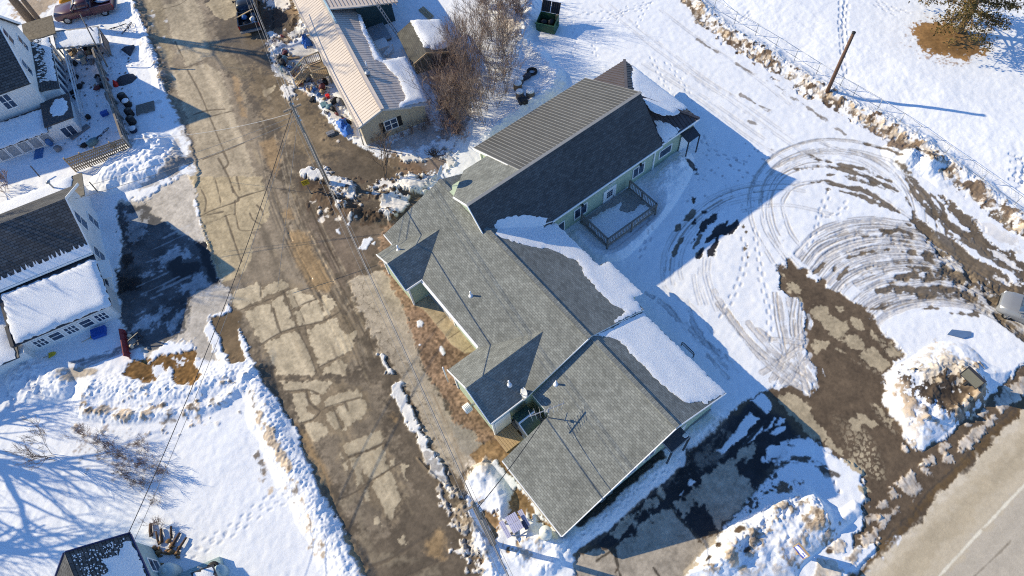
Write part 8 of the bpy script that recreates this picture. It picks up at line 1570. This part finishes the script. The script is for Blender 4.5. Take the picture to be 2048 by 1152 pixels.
for i, (x, y) in enumerate(((620, 40), (680, 20), (700, 70), (730, 110), (640, 100), (720, 30), (500, 20), (520, 50))): x, y = T3((x, y))[0]; shrub('low_bush', 'tan bush in the clump at the top edge left of the dumpster', x, y, protoB[i % 2], rnd.uniform(1.0, 1.5), rnd.uniform(0, 6), 'tan bushes left of the dumpster')
for i, (x, y) in enumerate(((1050, 860), (1120, 840), (1200, 830), (1270, 800), (1330, 780), (1380, 750))): x, y = T2((x, y))[0]; shrub('low_bush', 'dark weedy bush at the foot of the mobile home end wall', x, y, protoB[i % 2], rnd.uniform(.5, .8), rnd.uniform(0, 6), 'weedy bushes by the end wall')
shrub('apple_tree', 'small crooked bare tree on the dirt between the mobile home and the green building', *T2((1115, 1080))[0], shrub_mesh(21, 3, 4.4, .9, .07, 4).build('apple_tree', BARK), 1.0, 0)
ev = shrub_mesh(22, 26, 1.0, 1.6, .02, 2).build('dark_bush', mat('dark_bush', (.045, .035, .03), .9, .3, 8, 0)); shrub('dark_bush', 'dense dark bush on snow by the end of the wing', *T3((210, 930))[0], ev, 1.0, 0)
shrub('yard_sapling', 'lone bare sapling leaning over the lower left snow', 107, 912, shrub_mesh(31, 4, 4.2, .9, .035, 4).build('yard_sapling', TWIG), 1.0, 0)
GY = 'dark scrub half buried in the lower left snow'
for i, (x, y) in enumerate(((225, 905), (250, 915), (262, 945), (275, 965), (240, 940), (290, 970), (300, 925), (205, 885), (315, 1000), (170, 870), (290, 890), (330, 950))): shrub('low_scrub', 'low dark scrub poking out of the lower left snow', x, y, protoB[i % 2], rnd.uniform(.45, .85), rnd.uniform(0, 6), GY)
shrub('low_scrub', 'thorny bush at the left edge below the porch windows', 12, 385, protoB[0], 1.5, 1.0); shrub('low_scrub', 'spindly bush against the porch of the upper left house', 35, 295, protoB[1], 1.1, 2.0); shrub('low_scrub', 'wispy weeds round the stump pile by the teal house', 318, 1050, protoB[1], .7, .4); shrub('low_scrub', 'weeds in a tuft of snow beside the black pickup', 548, 92, protoB[0], .6, .4)
for o in protoA + protoB: bpy.data.objects.remove(o)
for nm_ in ('apple_tree', 'dark_bush', 'yard_sapling'):
    for o in [o for o in bpy.data.objects if o.name.startswith(nm_) and 'label' not in o]: bpy.data.objects.remove(o)
# cedar with a brown, drooping crown
cb = G(1917, 64); ce = thing('cedar_tree', 'brownish green cedar standing over a ring of fallen brown needles', 'tree', tuple(cb)); m = MB(); m.path([(0, 0, -.3), (.05, .05, 2), (0, 0, 5), (0, 0, 8.5)], [.3, .24, .16, .05], 10); rr = random.Random(2); tips = []
for k in range(95):
    z = rr.uniform(1.6, 8.4); a = rr.uniform(0, 6.28); L = (3.9 - .34 * max(0, z - 2.2)) * rr.uniform(.6, 1.05) * (1.0 + .22 * math.sin(3 * a + z)); pts = [np.array([0, 0, z])]
    for j in range(1, 6): t = j / 5; pts.append(np.array([math.cos(a + .12 * j) * L * t, math.sin(a + .12 * j) * L * t, z + .5 * t - 1.1 * t * t]))
    m.path(pts, [.07, .055, .04, .03, .02, .01], 4, cap=False); tips.append(pts)
m.build('trunk', BARK, ce)
fm = bpy.data.materials.new('cedar_foliage'); fm.use_nodes = True; n_ = fm.node_tree; b_ = n_.nodes['Principled BSDF']; b_.inputs['Roughness'].default_value = .85; b_.inputs['Specular IOR Level'].default_value = .15; oi = n_.nodes.new('ShaderNodeNewGeometry'); crm = n_.nodes.new('ShaderNodeValToRGB'); e_ = crm.color_ramp.elements; e_[0].color = (.055, .055, .018, 1); e_[1].color = (.21, .13, .045, 1); n_.links.new(oi.outputs['Random Per Island'], crm.inputs[0]); n_.links.new(crm.outputs[0], b_.inputs['Base Color'])
m = MB(); npr = np.random.RandomState(3)
for pts in tips:
    for j in range(2, 6):
        for c in range(5):
            q = pts[j] + npr.randn(3) * np.array([.22, .22, .12])
            for s in range(7):
                e = q + npr.randn(3) * np.array([.17, .17, .13]); u = npr.randn(3); u /= np.linalg.norm(u); v = np.cross(u, npr.randn(3)); v /= np.linalg.norm(v); w_ = npr.uniform(.05, .11); h_ = npr.uniform(.08, .2)
                m.add([e - u * w_, e + u * w_, e + u * w_ * .3 + v * h_ + (0, 0, -.05)], [[0, 1, 2]])
m.build('crown', fm, ce)
